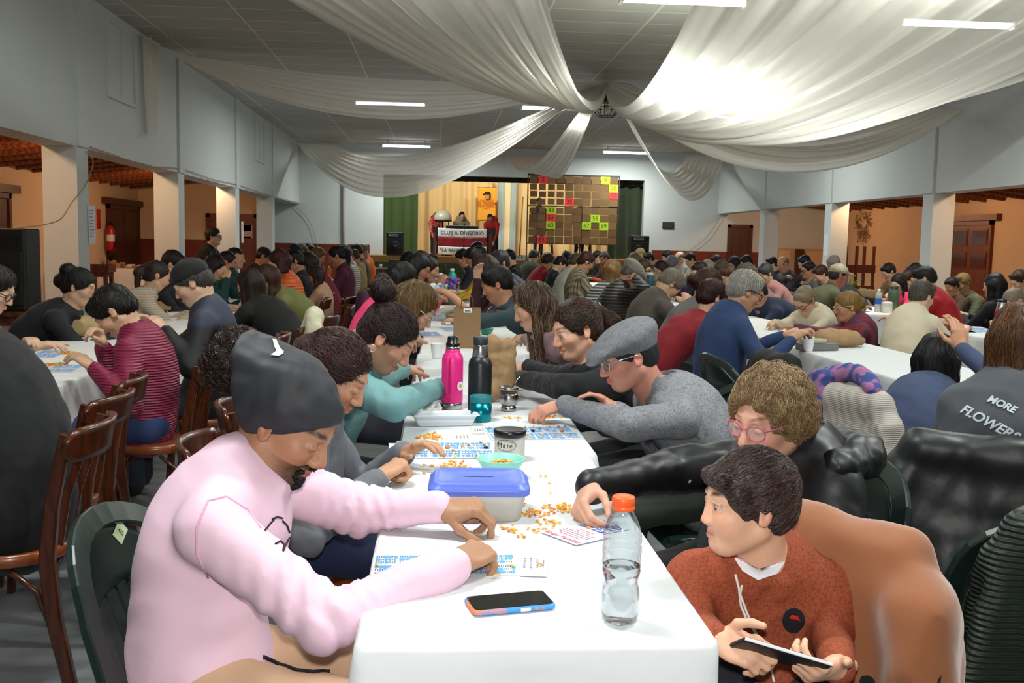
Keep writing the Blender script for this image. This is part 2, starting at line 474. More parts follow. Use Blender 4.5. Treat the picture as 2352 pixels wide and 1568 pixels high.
# end wall with the stage opening
OX0, OX1, OZ0, OZ1 = -1.58, 5.78, 1.04, 3.27
struct('wall_back', MB().box((XA-.2, YB, 0), (OX0, YB+.25, HC)).box((OX1, YB, 0), (XB+.2, YB+.25, HC)).box((OX0, YB, OZ1), (OX1, YB+.25, HC)).box((OX0, YB, 0), (OX1, YB+.25, OZ0)), wallm)
struct('wall_front', MB().box((XA-.2, YN-.2, 0), (XB+.2, YN, HC)), wallm)
struct('baseboard_back', MB().box((-3.9, YB-.03, 0), (-2.75, YB, 1.30)).box((-2.55, YB-.03, 0), (-1.95, YB, 1.30)).box((6.05, YB-.03, 0), (9.25, YB, 1.31)).box((-7, YB-.03, 0), (-4.0, YB, 1.30)), wains)
MB().tube([(-2.66, YB-.05, 0), (-2.66, YB-.05, 3.2)], .045, 12).obj('drain_pipe', mat('pipe_grey', '9c968c', .6), label='pale vertical pipe on the white wall left of the stage', cat='pipe')
struct('baseboard_left', MB().box((XA, 23.97, 0), (-5.45, 24.0, 1.36)), wains)
# aisle roofs of boards on rafters
for s, x0, x1, nm in ((-1, XA, XL-.35, 'ceiling_left_aisle'), (1, XR+.35, XB, 'ceiling_right_aisle')):
    a = (x0, 2.62) if s < 0 else (x0, 2.95); b = (x1, 2.95) if s < 0 else (x1, 2.62); e = 24. if s < 0 else YB
    v = [(a[0], YN, a[1]), (b[0], YN, b[1]), (b[0], e, b[1]), (a[0], e, a[1])]; v += [(p[0], p[1], p[2]+.05) for p in v]
    struct(nm, MB().add(v, [(0, 3, 2, 1), (4, 5, 6, 7), (0, 1, 5, 4), (1, 2, 6, 5), (2, 3, 7, 6), (3, 0, 4, 7)], 0, False), rafterm)
    mb = MB(); y = 3.
    k = 0
    while y < e-.3:
        mb = MB(); d = np.array([b[0]-a[0], 0, b[1]-a[1]]); mb.tube([(a[0], y, a[1]-.075), (b[0], y, b[1]-.075)], 1., flat=(.04, .07)); 
        o = struct('trim_%d' % (40+k if s < 0 else 80+k), mb, rafterm); y += .68; k += 1
# doors of the aisles
def door(n, o, u, w, h, m=woodd, glass=False, lintel=True):
    """o = foot of one jamb, u = unit vector along the wall, facing normal nrm = u x z"""
    o = np.asarray(o, float); u = np.asarray(u, float); nrm = np.cross([0, 0, 1.], u); R = np.stack([u, nrm, [0, 0, 1.]], 1)
    root = empty('door_%d' % n, o); root['kind'] = 'structure'
    def part(nm, f, mm):
        q = MB(); f(q); q.v = [tuple(o+R@np.array(p)) for p in q.v]; return childmesh(nm, q.mesh(nm, [mm]), root)
    part('frame', lambda q: q.box((0, 0, 0), (.09, .07, h)).box((w-.09, 0, 0), (w, .07, h)).box((0, 0, h-.09), (w, .07, h)), m)
    for k in (0, 1):
        x0 = .09+(w-.18)/2*k; x1 = x0+(w-.18)/2-.006
        def leaf(q):
            q.box((x0, .0, 0.01), (x1, .035, h-.09))
            for z in (.15, .62, 1.1, 1.58):
                q.box((x0+.07, .03, z), (x1-.07, .05, z+.36))
        part('leaf', leaf, m)
        if glass:
            for z in (1.12, 1.6): part('pane', lambda q: q.box((x0+.1, .048, z), (x1-.1, .056, z+.3)), mat('door_glass', '5b3a33', .1))
    if lintel: part('lintel', lambda q: q.box((-.25, -.01, h), (w+.25, .12, h+.13)), m)
    return root
door(1, (XA, 16.9, 0), (0, -1, 0), 1.5, 2.08)
door(2, (XA, 23.9, 0), (0, -1, 0), 2.2, 2.08)
door(3, (-4.25, 24.0, 0), (-1, 0, 0), 1.2, 1.98, m=mat('board_door', '7a2c12', .45, kind='boards', col2='5e1d0c'), lintel=False)
door(4, (8.95, YB, 0), (-1, 0, 0), .72, 2.09, lintel=False)
door(5, (XB, 19.6, 0), (0, 1, 0), 1.75, 2.10, m=mat('red_brown_door', '7a3818', .4, kind='wood', col2='5a2610', stretch=(6, 6, .6)), glass=True)
# low masonry counter at the end of the right aisle
struct('trim_22', MB().box((9.6, YB-.12, 0), (11.2, YB, 1.44)), mat('niche_plaster', 'b9a083', .8))
struct('trim_23', MB().box((9.72, YB-.125, 1.0), (10.05, YB-.119, 1.38)).box((10.5, YB-.125, 1.0), (11.05, YB-.119, 1.38)), peach)
tag = props
MB().box((10.18, YB-.3, 0), (10.40, YB-.16, 1.43)).obj('wooden_post', woodd, label='short red-brown wooden post standing at the end of the right aisle', cat='post')

# wall vent, notices and cables
MB().box((6.33, YB-.03, 1.93), (6.66, YB, 2.12)).box((6.35, YB-.04, 1.95), (6.64, YB-.03, 2.10)).obj('wall_vent', mat('vent_brown', '3c3630', .6), label='small dark vent plate on the white wall right of the stage', cat='vent')
def notice(px, py, X, w, h, lab, nrm):
    p = ux(px, py, X); mb = MB().box((-.002, -w/2, -h/2), (.002, w/2, h/2))
    for k in range(9): mb.box((.002*nrm-.0005, -w*.36, h*.36-k*h*.085), (.002*nrm+.0005, w*(.3-.1*(k % 3)), h*.36-k*h*.085+h*.03), 1)
    mb.v = [tuple(np.array(q)+p+np.array([nrm*.006, 0, 0])) for q in mb.v]
    return mb.obj('notice_sheet', [mat('paper', 'dfe1e6', .7), mat('print_grey', '8e92a0', .7)], label=lab, cat='notice', group='notices taped to the columns')
notice(210, 516, XL+.015, .22, .42, 'printed white notice taped to the nearest left column', 1)
notice(556, 533, XL+.015, .2, .42, 'printed white notice taped to the column behind the standing man', 1)
p = uy(1900, 565, 20.0)
mb = MB().box((-.1, -.003, -.22), (.1, 0, .22)); 
for k in range(9): mb.box((-.07, -.0036, .15-k*.04), (.05-.02*(k % 3), -.003, .162-k*.04), 1)
mb.v = [tuple(np.array(q)+np.array([XR-.02, 19.88, p[2]+.02])) for q in mb.v]
mb.v = [tuple(rotz(PI/2)@(np.array(q)-np.array([XR-.02, 19.88, 0]))+np.array([XR-.016, 20.1, 0])) for q in mb.v]
mb.obj('notice_sheet', [mat('paper', 'dfe1e6', .7), mat('print_grey', '8e92a0', .7)], label='printed white notice taped to a right-hand column', cat='notice', group='notices taped to the columns')
p = uz(0, 0, 3.)
MB().box((-4.62, 23.95, 1.42), (-4.38, 23.968, 1.72)).obj('notice_sheet', mat('paper_pink', 'c69a8c', .7), label='pale sheet of paper pinned on the board door', cat='notice', group='notices taped to the columns')
cab = mat('cable_beige', '9c9270', .6)
def cable(pts, lab, r=.006):
    pts = [np.asarray(p, float) for p in pts]; P = []
    for i in range(len(pts)-1):
        for t in np.linspace(0, 1, 8, endpoint=False):
            a = pts[max(0, i-1)]; b = pts[i]; c = pts[i+1]; d = pts[min(len(pts)-1, i+2)]
            P.append(.5*((2*b)+(-a+c)*t+(2*a-5*b+4*c-d)*t*t+(-a+3*b-3*c+d)*t**3))
    P.append(pts[-1]); return MB().tube(P, r, 6).obj('cable', cab, label=lab, cat='cable')
cable([V(XL+.03, 11.4, 2.35)]+[ux(x, y, XL+.045) for x, y in ((214, 372), (196, 425), (165, 465), (140, 502))]+[uy(100, 516, 9.6), uy(60, 521, 9.2), uy(20, 527, 9.)], 'thin cable looping from the nearest left column down to the loudspeaker')
cable([V(XL+.02, 11.35, HB+.03)]+[ux(x, y, XL+.03) for x, y in ((260, 355), (330, 380), (418, 388), (490, 412), (545, 424), (625, 450), (690, 466))], 'thin cable strung along the left beam from column to column')
cable([V(-4.05, YB-.05, 2.36), V(-3.6, YB-.05, 1.9), V(-3.35, YB-.05, 1.1), V(-3.1, YB-.05, .3)], 'thin cable hanging down the white wall left of the stage')
cable([V(8.0, YB-.05, 2.3), V(7.6, YB-.05, 1.7), V(7.05, YB-.05, 1.25), V(6.6, YB-.05, .8)], 'thin cable slanting down the white wall right of the stage')
# high windows boarded on the left wall
for i, (y0, y1) in enumerate(((12.2, 13.3), (21.6, 22.7))):
    r = MB()
    r.box((XL-.01, y0, 3.05), (XL+.03, y0+.06, 3.98)).box((XL-.01, y1-.06, 3.05), (XL+.03, y1, 3.98)).box((XL-.01, y0+.06, 3.05), (XL+.028, y1-.06, 3.11)).box((XL-.01, y0+.06, 3.92), (XL+.028, y1-.06, 3.98)).box((XL, y0+.06, 3.11), (XL+.01, y1-.06, 3.92))
    r.box((XL-.01, y0+.52, 3.11), (XL+.022, y0+.58, 3.92))
    struct('window_%d' % (i+1), r, wallm)

# ------------------------------------------------------------------ fluorescent lamps
tubem = bpy.data.materials.new('lit_tube'); tubem.use_nodes = True
tubem.node_tree.nodes['Principled BSDF'].inputs['Emission Color'].default_value = (.86, .93, 1, 1)
tubem.node_tree.nodes['Principled BSDF'].inputs['Emission Strength'].default_value = 14.
metw = mat('lamp_white', 'd8d8d4', .4)
LAMPS = [(-.92, 18.6, 'second from the left wall in the middle row'), (2.1, 18.55, 'between the drapes in the middle row'), (5.6, 19.1, 'right of the middle row'), (-.9, 26.8, 'nearest the stage on the left'), (4.95, 26.9, 'nearest the stage on the right'), (2.42, 10.2, 'behind the sheer drape right of centre'), (5.55, 10.75, 'at the upper right corner, bare of cloth'), (-.6, 6.6, 'added unseen above the near left drape to light it'), (3.6, 6.6, 'added unseen above the near right drape to light it'), (-.9, 2.6, 'added unseen over the viewer on the left'), (2.4, 2.6, 'added unseen over the viewer'), (5.6, 2.6, 'added unseen over the viewer on the right')]  # unseen lamps over the viewer and near drapes are added to brighten the hall
for x, y, w in LAMPS:
    z = HC-.16
    r = empty('ceiling_lamp', (x, y, z), 'twin tube fluorescent ceiling lamp '+w, 'ceiling lamp', 'fluorescent ceiling lamps')
    childmesh('housing', MB().box((x-.64, y-.07, z+.03), (x+.64, y+.07, z+.075)).box((x-.5, y-.012, z+.07), (x-.47, y+.012, HC)).box((x+.47, y-.012, z+.07), (x+.5, y+.012, HC)).box((x-.66, y-.08, z-.035), (x-.62, y+.08, z+.075)).box((x+.62, y-.08, z-.035), (x+.66, y+.08, z+.075)).mesh('housing', [metw]), r)
    for d in (-.045, .045): childmesh('tube', MB().tube([(x-.62, y+d, z), (x+.62, y+d, z)], .017, 10).mesh('tube', [tubem]), r)
    L = bpy.data.lights.new('tube_light', 'AREA'); L.shape = 'RECTANGLE'; L.size = 1.2; L.size_y = .12; L.energy = 100; L.color = (.95, 1., .97)
    o = bpy.data.objects.new('tube_light', L); COL.objects.link(o); o.location = (x, y, z-.03)
def point(loc, e, col, size=.06, name='bulb_light'):
    L = bpy.data.lights.new(name, 'POINT'); L.energy = e; L.color = col; L.shadow_soft_size = size
    o = bpy.data.objects.new(name, L); COL.objects.link(o); o.location = loc; return o
bulbm = bpy.data.materials.new('lit_bulb'); bulbm.use_nodes = True
bulbm.node_tree.nodes['Principled BSDF'].inputs['Emission Color'].default_value = (1, .62, .28, 1); bulbm.node_tree.nodes['Principled BSDF'].inputs['Emission Strength'].default_value = 18.
for i, (x, y) in enumerate(((-4.62, 9.3), (-4.62, 13.8), (-4.62, 19.2), (8.66, 14.), (8.66, 19.5), (8.66, 25.))):
    z = 2.76
    r = empty('bulb_lamp', (x, y, z), 'warm bare bulb tucked behind the beam under the %s aisle rafters, %s from the viewer' % ('left' if x < 0 else 'right', ('nearest', 'second', 'third')[i % 3]), 'lamp', 'warm bulbs of the side aisles')
    childmesh('socket', MB().lathe([(.03, .13), (.03, .1), (.024, .06), (.022, .0)], (x, y, z), 10).mesh('socket', [mat('socket_black', '181614', .5)]), r)
    childmesh('bulb', MB().lathe([(.012, .0), (.03, -.04), (.034, -.07), (.02, -.1), (.002, -.108)], (x, y, z), 12).mesh('bulb', [bulbm]), r)
    point((x, y, z-.16), 80, (1, .60, .32))
# far room behind the last left bay stays dim: light reaches it through the bay

# ------------------------------------------------------------------ ceiling drapes
def sheer():
    m = bpy.data.materials.new('sheer_white_cloth'); m.use_nodes = True; nt = m.node_tree; N = nt.nodes; L = nt.links
    for n in list(N): N.remove(n)
    out = N.new('ShaderNodeOutputMaterial'); d = N.new('ShaderNodeBsdfDiffuse'); t = N.new('ShaderNodeBsdfTranslucent'); tr = N.new('ShaderNodeBsdfTransparent')
    d.inputs[0].default_value = lin('f4f0e6'); t.inputs[0].default_value = lin('f4f0e6')
    tc = N.new('ShaderNodeTexCoord'); no = N.new('ShaderNodeTexNoise'); no.inputs['Scale'].default_value = 5.; no.inputs['Detail'].default_value = 5; L.new(tc.outputs['Object'], no.inputs['Vector'])
    bp = N.new('ShaderNodeBump'); bp.inputs['Strength'].default_value = .25; bp.inputs['Distance'].default_value = .05; L.new(no.outputs[0], bp.inputs['Height']); L.new(bp.outputs[0], d.inputs['Normal'])
    a = N.new('ShaderNodeMixShader'); a.inputs[0].default_value = .5; L.new(d.outputs[0], a.inputs[1]); L.new(t.outputs[0], a.inputs[2])
    b = N.new('ShaderNodeMixShader'); b.inputs[0].default_value = .13; L.new(a.outputs[0], b.inputs[1]); L.new(tr.outputs[0], b.inputs[2]); L.new(b.outputs[0], out.inputs[0]); return m
sheerm = sheer()
HUB = V(2.60, 16.0, 4.02)
def drape(A, B, sagA, sagB, lab, folds=9, amp=.05, nu=60, nv=72, peak=.5, seed=0, tail=None, bunch=1.0):
    """cloth gathered at the hub, spread between A and B at its far end; sag differs along the two edges"""
    A, B = np.asarray(A, float), np.asarray(B, float); u = np.linspace(0, 1, nu)[:, None, None]; v = np.linspace(0, 1, nv)[None, :, None]
    w = u**(1/bunch)
    E = A*(1-v)+B*v; dirn = (A+B)/2-HUB; side = (B-A); 
    P = HUB+(A+B)/2*0+dirn*u+(E-(A+B)/2)*np.minimum(1, .03+.97*w)
    s = sagA*(1-v)+sagB*v; pk = math.log(.5)/math.log(peak); uu = u**pk
    P = P+np.array([0, 0, -1.])*s*4*uu*(1-uu)
    r = np.random.default_rng(seed); ph = r.uniform(0, 6.28, 4)
    f = np.sin(v*2*PI*folds+ph[0]+1.5*np.sin(u*3+ph[1]))+.6*np.sin(v*2*PI*folds*2.3+ph[2]+2*u)+.5*np.sin(v*2*PI*folds*.37+ph[3])
    env = amp*(np.exp(-u*2.2)*1.1+.38)*np.minimum(1, u*14)*np.minimum(1, (1-u)*6+.3)
    n = unit(np.cross(unit(dirn), unit(side+1e-6)))
    P = P+f*env*(n*.5+np.array([0, 0, .8]))
    return MB().grid(P).obj('ceiling_drape', sheerm, label=lab, cat='drape', group='white drapes gathered at the ceiling centre')
drape((-2.9, 5.0, 4.0), (0.1, 4.8, 4.0), .80, .95, 'broad white ceiling drape sweeping toward the viewer at upper left', 9, .040, seed=1, peak=.45)
drape((1.75, 5.0, 4.0), (5.9, 5.6, 4.0), .95, 1.35, 'broad white ceiling drape sweeping toward the viewer at upper right', 9, .036, seed=2, peak=.45)
drape((XL+.02, 13.3, 4.0), (XL+.02, 14.6, 4.02), .85, .2, 'white ceiling drape running from the centre to the left wall', 7, .04, seed=3, peak=.55)
drape((XL+.1, 27.2, 3.95), (-2.9, 28.2, 4.0), 1.6, .6, 'long white ceiling drape running to the far left corner', 8, .045, seed=4, peak=.56)
drape((1.75, 28.1, 3.86), (2.95, 28.1, 3.9), .75, .95, 'short white ceiling drape hanging toward the middle of the stage wall', 6, .045, seed=5, peak=.62)
drape((6.9, 28.2, 3.98), (XR-.1, 27.4, 3.95), .8, 1.5, 'white ceiling drape running to the far right corner', 8, .045, seed=6, peak=.58)
drape((XR-.02, 12.4, 3.95), (XR-.02, 11.0, 3.98), .55, .8, 'white ceiling drape running to the right wall at the picture edge', 6, .05, seed=7, peak=.5)
drape((XR-.02, 14.9, 3.6), (XR-.02, 16.0, 3.8), 1.1, .5, 'lower white ceiling drape running to the right wall behind the others', 6, .05, seed=8, peak=.5)
# loose tail of cloth hanging on the left wall
u = np.linspace(0, 1, 30)[:, None]; v = np.linspace(-1, 1, 20)[None, :]
P = np.stack([XL+.09+.05*np.sin(v*9+u*2)*(1-.3*u)+0*u, 13.75+(.28-.13*u)*v, 4.0-1.22*u+0*v+.05*np.sin(v*3)*u], 2)
MB().grid(P).obj('ceiling_drape', sheerm, label='loose tail of white cloth hanging down the left wall', cat='drape')
# pendant lantern under the hub
blk = mat('lantern_black', '191919', .45, metal=.4)
hz = 3.50; hx, hy = 2.64, 16.2
r = empty('pendant_lantern', (hx, hy, hz), 'black wire pendant lantern hanging below the gathered drapes', 'pendant lamp')
childmesh('rod', MB().tube([(hx, hy, 4.05), (hx, hy, hz+.34)], .012, 8).mesh('rod', [blk]), r)
childmesh('canopy', MB().lathe([(.02, .36), (.05, .33), (.06, .28), (.15, .24), (.155, .22)], (hx, hy, hz), 20).mesh('canopy', [blk]), r)
q = MB()
for k in range(10):
    t = 2*PI*k/10; q.tube([(hx+ra*math.cos(t), hy+ra*math.sin(t), hz+zz) for ra, zz in ((.15, .225), (.20, .14), (.19, .06), (.13, .0))], .006, 6)
for ra, zz in ((.20, .13), (.13, 0.)): q.tube([(hx+ra*math.cos(2*PI*k/24), hy+ra*math.sin(2*PI*k/24), hz+zz) for k in range(25)], .007, 6, cap=False)
childmesh('cage', q.mesh('cage', [blk]), r)
childmesh('bulb', MB().ball((hx, hy, hz+.11), (.055, .055, .075)).mesh('bulb', [mat('bulb_glass', 'd8c9a0', .2)]), r)
# ------------------------------------------------------------------ stage
stm = mat('stage_boards', 'a5742f', .5, kind='boards', col2='8a5e22')
struct('floor_stage', MB().box((OX0-.4, 26.9, 0), (OX1+.4, YB-.002, 1.03)).box((OX0, YB-.002, .9), (OX1, 32.6, 1.04)), stm)
struct('wall_stage', MB().box((OX0-.6, 32.4, 0), (OX1+.6, 32.6, 4.6)).box((OX0-.6, YB+.25, 1.04), (OX0-.4, 32.4, 4.6)).box((OX1+.4, YB+.25, 1.04), (OX1+.6, 32.4, 4.6)), mat('stage_wall', 'b59a6a', .8))
struct('ceiling_stage', MB().box((OX0-.6, YB+.25, 4.55), (OX1+.6, 32.6, 4.7)), mat('stage_wall', 'b59a6a', .8))
skirt = mat('green_skirting_cloth', '3c4a24', .8)
MB().box((OX0-.38, 26.87, .0), (OX1+.38, 26.9, .86)).obj('stage_skirt', skirt, label='dark green cloth covering the front face of the stage', cat='stage skirt')
def curtain(x0, x1, y, z0, z1, col, lab, folds, amp, seed, name='stage_curtain', nz=14, dx=.03):
    r = np.random.default_rng(seed); nx = int((x1-x0)/dx)+2
    x = np.linspace(x0, x1, nx)[:, None]; z = np.linspace(0, 1, nz)[None, :]
    ph = r.uniform(0, 6.28, 4); t = (x-x0)
    f = np.sin(t*folds+ph[0]+.8*np.sin(t*2.1+ph[1]))+.5*np.sin(t*folds*1.73+ph[2]+z*.6)+.3*np.sin(t*folds*.47+ph[3])
    P = np.stack([x+0*z, y+f*amp*(.55+.45*(1-z)), z0+(z1-z0)*z+0*x], 2)
    return MB().grid(P).obj(name, mat('curtain_'+col, col, .85, sheen=.2), label=lab, cat='curtain')
curtain(OX0-.3, OX1+.3, 31.9, 1.05, 4.3, 'e0cfa4', 'long cream backdrop curtain across the back of the stage', 13., .09, 1)
curtain(OX0-.1, -.62, 28.75, 1.05, 4.2, '3f5220', 'dark green side curtain at the left of the stage', 21., .06, 2)
curtain(4.85, OX1+.25, 28.75, 1.05, 4.2, '2f3c22', 'dark green side curtain at the right of the stage', 21., .06, 3)
curtain(OX0-.3, OX1+.3, 28.62, 3.13, 3.6, '2e2615', 'narrow dark valance along the top of the stage opening', 17., .03, 4, nz=4)
def spot(loc, tgt, e, col, ang=1.2, size=.15):
    L = bpy.data.lights.new('stage_light', 'SPOT'); L.energy = e; L.color = col; L.spot_size = ang; L.spot_blend = .6; L.shadow_soft_size = size
    o = bpy.data.objects.new('stage_light', L); COL.objects.link(o); o.location = loc
    o.rotation_euler = (Vector(tgt)-Vector(loc)).to_track_quat('-Z', 'Y').to_euler(); return o
for x in (-.4, 1.3, 3.0, 4.6):
    r = empty('stage_lamp', (x, 29.6, 4.25), 'warm lamp hanging above the stage, at %.1f m from its left side' % (x+1.6), 'lamp', 'stage lamps hidden behind the valance')
    childmesh('housing', MB().lathe([(.05, .3), (.06, .1), (.11, -.06), (.10, -.06), (.05, .1)], (x, 29.6, 4.25), 14).mesh('housing', [blk]), r)
    childmesh('bulb', MB().ball((x, 29.6, 4.25), .05).mesh('bulb', [bulbm]), r)
    spot((x, 29.6, 4.15), (x+.1, 31.9, 2.3), 180, (1, .80, .54), 1.9)
# flag hanging on the backdrop
p0, p1 = uy(1143, 412, 31.55), uy(1187, 412, 31.55)
for nm, a, b, bb, c, l in (('flag', 1143, 1187, 1190, None, 1),):
    top = uy(1165, 411, 31.55)[2]; bot = 1.12
    root = empty('hanging_flag', ((p0[0]+p1[0])/2, 31.55, bot), 'tall light blue and white flag hanging in front of the cream curtain', 'flag')
    for k, (f0, f1, cc) in enumerate(((0, .36, '9fbdcc'), (.36, .66, 'e9dfc0'), (.66, 1, '9fbdcc'))):
        u = np.linspace(0, 1, 10)[:, None]; v = np.linspace(0, 1, 20)[None, :]
        xa = p0[0]+(p1[0]-p0[0])*(f0+(f1-f0)*u)
        wst = 1-.12*v if k != 1 else 1-.65*(1-v)*.0-.0*v
        cxm = (p0[0]+p1[0])/2
        sh = 1-.25*(1-v)*(1 if k == 1 else 0)
        P = np.stack([cxm+(xa-cxm)*(1-.1*(1-v))+.02, 31.55+.03*np.sin(xa*18+v*2), bot+(top-bot)*v+0*u], 2)
        childmesh('stripe', MB().grid(P, thick=.004).mesh('stripe', [mat('flag_'+cc, cc, .8)]), root, ('pale blue stripe', 'white stripe', 'pale blue stripe')[k])
# yellow pennant with a small portrait and red lettering
bx0, bz1 = uy(1098, 430, 31.3)[[0, 2]]; bx1, bz0 = uy(1138, 507, 31.3)[[0, 2]]
root = empty('yellow_banner', ((bx0+bx1)/2, 31.3, bz0), 'narrow yellow banner with a dark hat emblem and red lettering on the backdrop', 'banner')
u = np.linspace(0, 1, 12)[:, None]; v = np.linspace(0, 1, 20)[None, :]
childmesh('cloth', MB().grid(np.stack([bx0+(bx1-bx0)*u+0*v, 31.3+.015*np.sin(u*9+v*3), bz0+(bz1-bz0)*v-.04*np.abs(u-.5)*(1-v)], 2), thick=.004).mesh('cloth', [mat('banner_yellow', 'e3a93a', .8)]), root)
bc = (bx0+bx1)/2; bw = bx1-bx0; bh = bz1-bz0
q = MB(); q.lathe([(.10, 0), (.10, .006)], (bc+.02, 31.27, bz1-.27*bh/1.05), 14, R=rotx(PI/2))
childmesh('portrait_face', q.mesh('portrait_face', [mat('portrait_skin', 'c08050', .8)]), root)
q = MB(); q.box((bc-.13, 31.255, bz1-.215), (bc+.12, 31.27, bz1-.19)).box((bc-.07, 31.255, bz1-.19), (bc+.10, 31.27, bz1-.13)).box((bc+.07, 31.255, bz1-.34), (bc+.12, 31.27, bz1-.2))
childmesh('portrait_hat', q.mesh('portrait_hat', [mat('emblem_black', '1c1a14', .8)]), root)
redl = mat('red_lettering', 'a83418', .8); grl = mat('dark_lettering', '3c3a2c', .8)
FM = lambda x, y, z: frameM((x, y, z), (1, 0, 0), (0, 0, 1), (0, -1, 0))
text_mesh('AGRUPACION', .068, grl, FM(bc, 31.26, bz0+bh*.61), parent=root)
text_mesh('EL FOGON', .115, redl, FM(bc, 31.26, bz0+bh*.53), parent=root, bold=.002)
text_mesh('DE LOS GAUCHOS', .064, redl, FM(bc, 31.26, bz0+bh*.45), parent=root, bold=.001)
text_mesh('DIVISORIO', .045, grl, FM(bc, 31.26, bz0+bh*.37), parent=root)
MB().tube([(bc-.0, 31.3, bz1), (bc-.28, 31.3, bz1)], .01, 6).tube([(bc, 31.3, bz1), (bc+.28, 31.3, bz1)], .01, 6).obj('banner_rod', woodd, label='thin rod holding up the yellow banner', cat='rod')
# the club banner over the musicians' table
X0, Z1 = uy(1006, 523, 27.5)[[0, 2]]; X1, Z0 = uy(1117, 585, 27.5)[[0, 2]]
root = empty('club_banner', ((X0+X1)/2, 27.5, Z0), 'white and red club banner hanging in front of the musicians table', 'banner')
def bcloth(v0, v1, m, nm):
    u = np.linspace(0, 1, 26)[:, None]; v = np.linspace(v0, v1, 8)[None, :]
    zz = Z0+(Z1-Z0)*v+.025*((u-.5)**2*4-1)*(1-.3*v)
    childmesh(nm, MB().grid(np.stack([X0+(X1-X0)*u+0*v, 27.5+.012*np.sin(u*17)+.008*np.sin(u*31+v*5), zz], 2), thick=.004).mesh(nm, [m]), root)
bcloth(.66, 1, mat('banner_white', 'e6e4e0', .8), 'upper_band'); bcloth(.31, .66, mat('banner_red', '8e1a22', .8), 'red_band'); bcloth(0, .31, mat('banner_white', 'e6e4e0', .8), 'lower_band')
bx = (X0+X1)/2; H_ = Z1-Z0
text_mesh('CLUB A. DIVISORIO', .135, grl, FM(bx, 27.465, Z0+H_*.81), parent=root, bold=.003)
text_mesh('"LA BANDA QUE', .125, grl, FM(bx-.13, 27.465, Z0+H_*.13), parent=root, bold=.003)
# musicians table behind it
root = empty('wooden_table', (bx, 28.0, 1.04), 'dark wooden table with square legs holding the club banner on stage', 'table')
tz = 1.04
childmesh('tabletop', MB().box((X0-.14, 27.6, tz+.70), (X1+.16, 28.3, tz+.74)).mesh('tabletop', [woodd]), root)
for x in (X0-.13, X1+.08):
    for y in (27.62, 28.2): childmesh('leg', MB().box((x, y, tz), (x+.07, y+.07, tz+.70)).mesh('leg', [mat('table_leg_red_brown', '5a2a18', .5)]), root)
# keyboard on its stand
p = uy(1060, 517, 28.0)
root = empty('keyboard', (bx, 27.95, tz+.74), 'black electronic keyboard standing in front of the middle musician', 'keyboard')
childmesh('case', MB().rbox((bx-.45, 27.8, tz+.745), (bx+.45, 28.1, tz+.83), .02).mesh('case', [blk]), root)
childmesh('keys', MB().box((bx-.42, 27.79, tz+.832), (bx+.42, 27.92, tz+.84)).mesh('keys', [mat('keys_white', 'd8d8d8', .4)]), root)
# drum on a stand
d = uy(1017, 494, 28.5)
root = empty('drum', (d[0], 28.5, tz), 'pale upturned kettle drum on a stand beside the red-shirted musician', 'drum')
childmesh('shell', MB().lathe([(.02, .26), (.12, .24), (.21, .17), (.25, .08), (.255, .0), (.245, -.03)], (d[0], 28.5, d[2]-.12), 28).mesh('shell', [mat('drum_shell', 'b7b29a', .3)]), root)
childmesh('hoop', MB().lathe([(.2, -.06), (.262, -.05), (.262, -.02), (.2, -.02)], (d[0], 28.5, d[2]-.12), 28).mesh('hoop', [blk]), root)
childmesh('stand', MB().tube([(d[0], 28.5, d[2]-.17), (d[0], 28.5, tz+.3)], .02).tube([(d[0], 28.5, tz+.35), (d[0]-.2, 28.5, tz)], .014).tube([(d[0], 28.5, tz+.35), (d[0]+.2, 28.6, tz)], .014).tube([(d[0], 28.5, tz+.35), (d[0], 28.3, tz)], .014).mesh('stand', [blk]), root)
def micstand(x, y, z0, h, lab):
    root = empty('microphone_stand', (x, y, z0), lab, 'microphone stand')
    childmesh('pole', MB().tube([(x, y, z0+.02), (x, y, z0+h)], .011).mesh('pole', [blk]), root)
    childmesh('base', MB().lathe([(.13, 0), (.13, .015), (.03, .03)], (x, y, z0), 16).mesh('base', [blk]), root)
    childmesh('microphone', MB().tube([(x, y, z0+h), (x+.03, y-.12, z0+h+.03)], [.014, .024], 8).mesh('microphone', [mat('mic_grey', '4a4a4c', .4, metal=.5)]), root)
micstand(uy(1030, 500, 28.3)[0], 28.45, tz, .95, 'black microphone stand beside the drum')
micstand(uy(1066, 520, 27.2)[0], 27.2, 1.03, .86, 'slim microphone stand in front of the club banner')
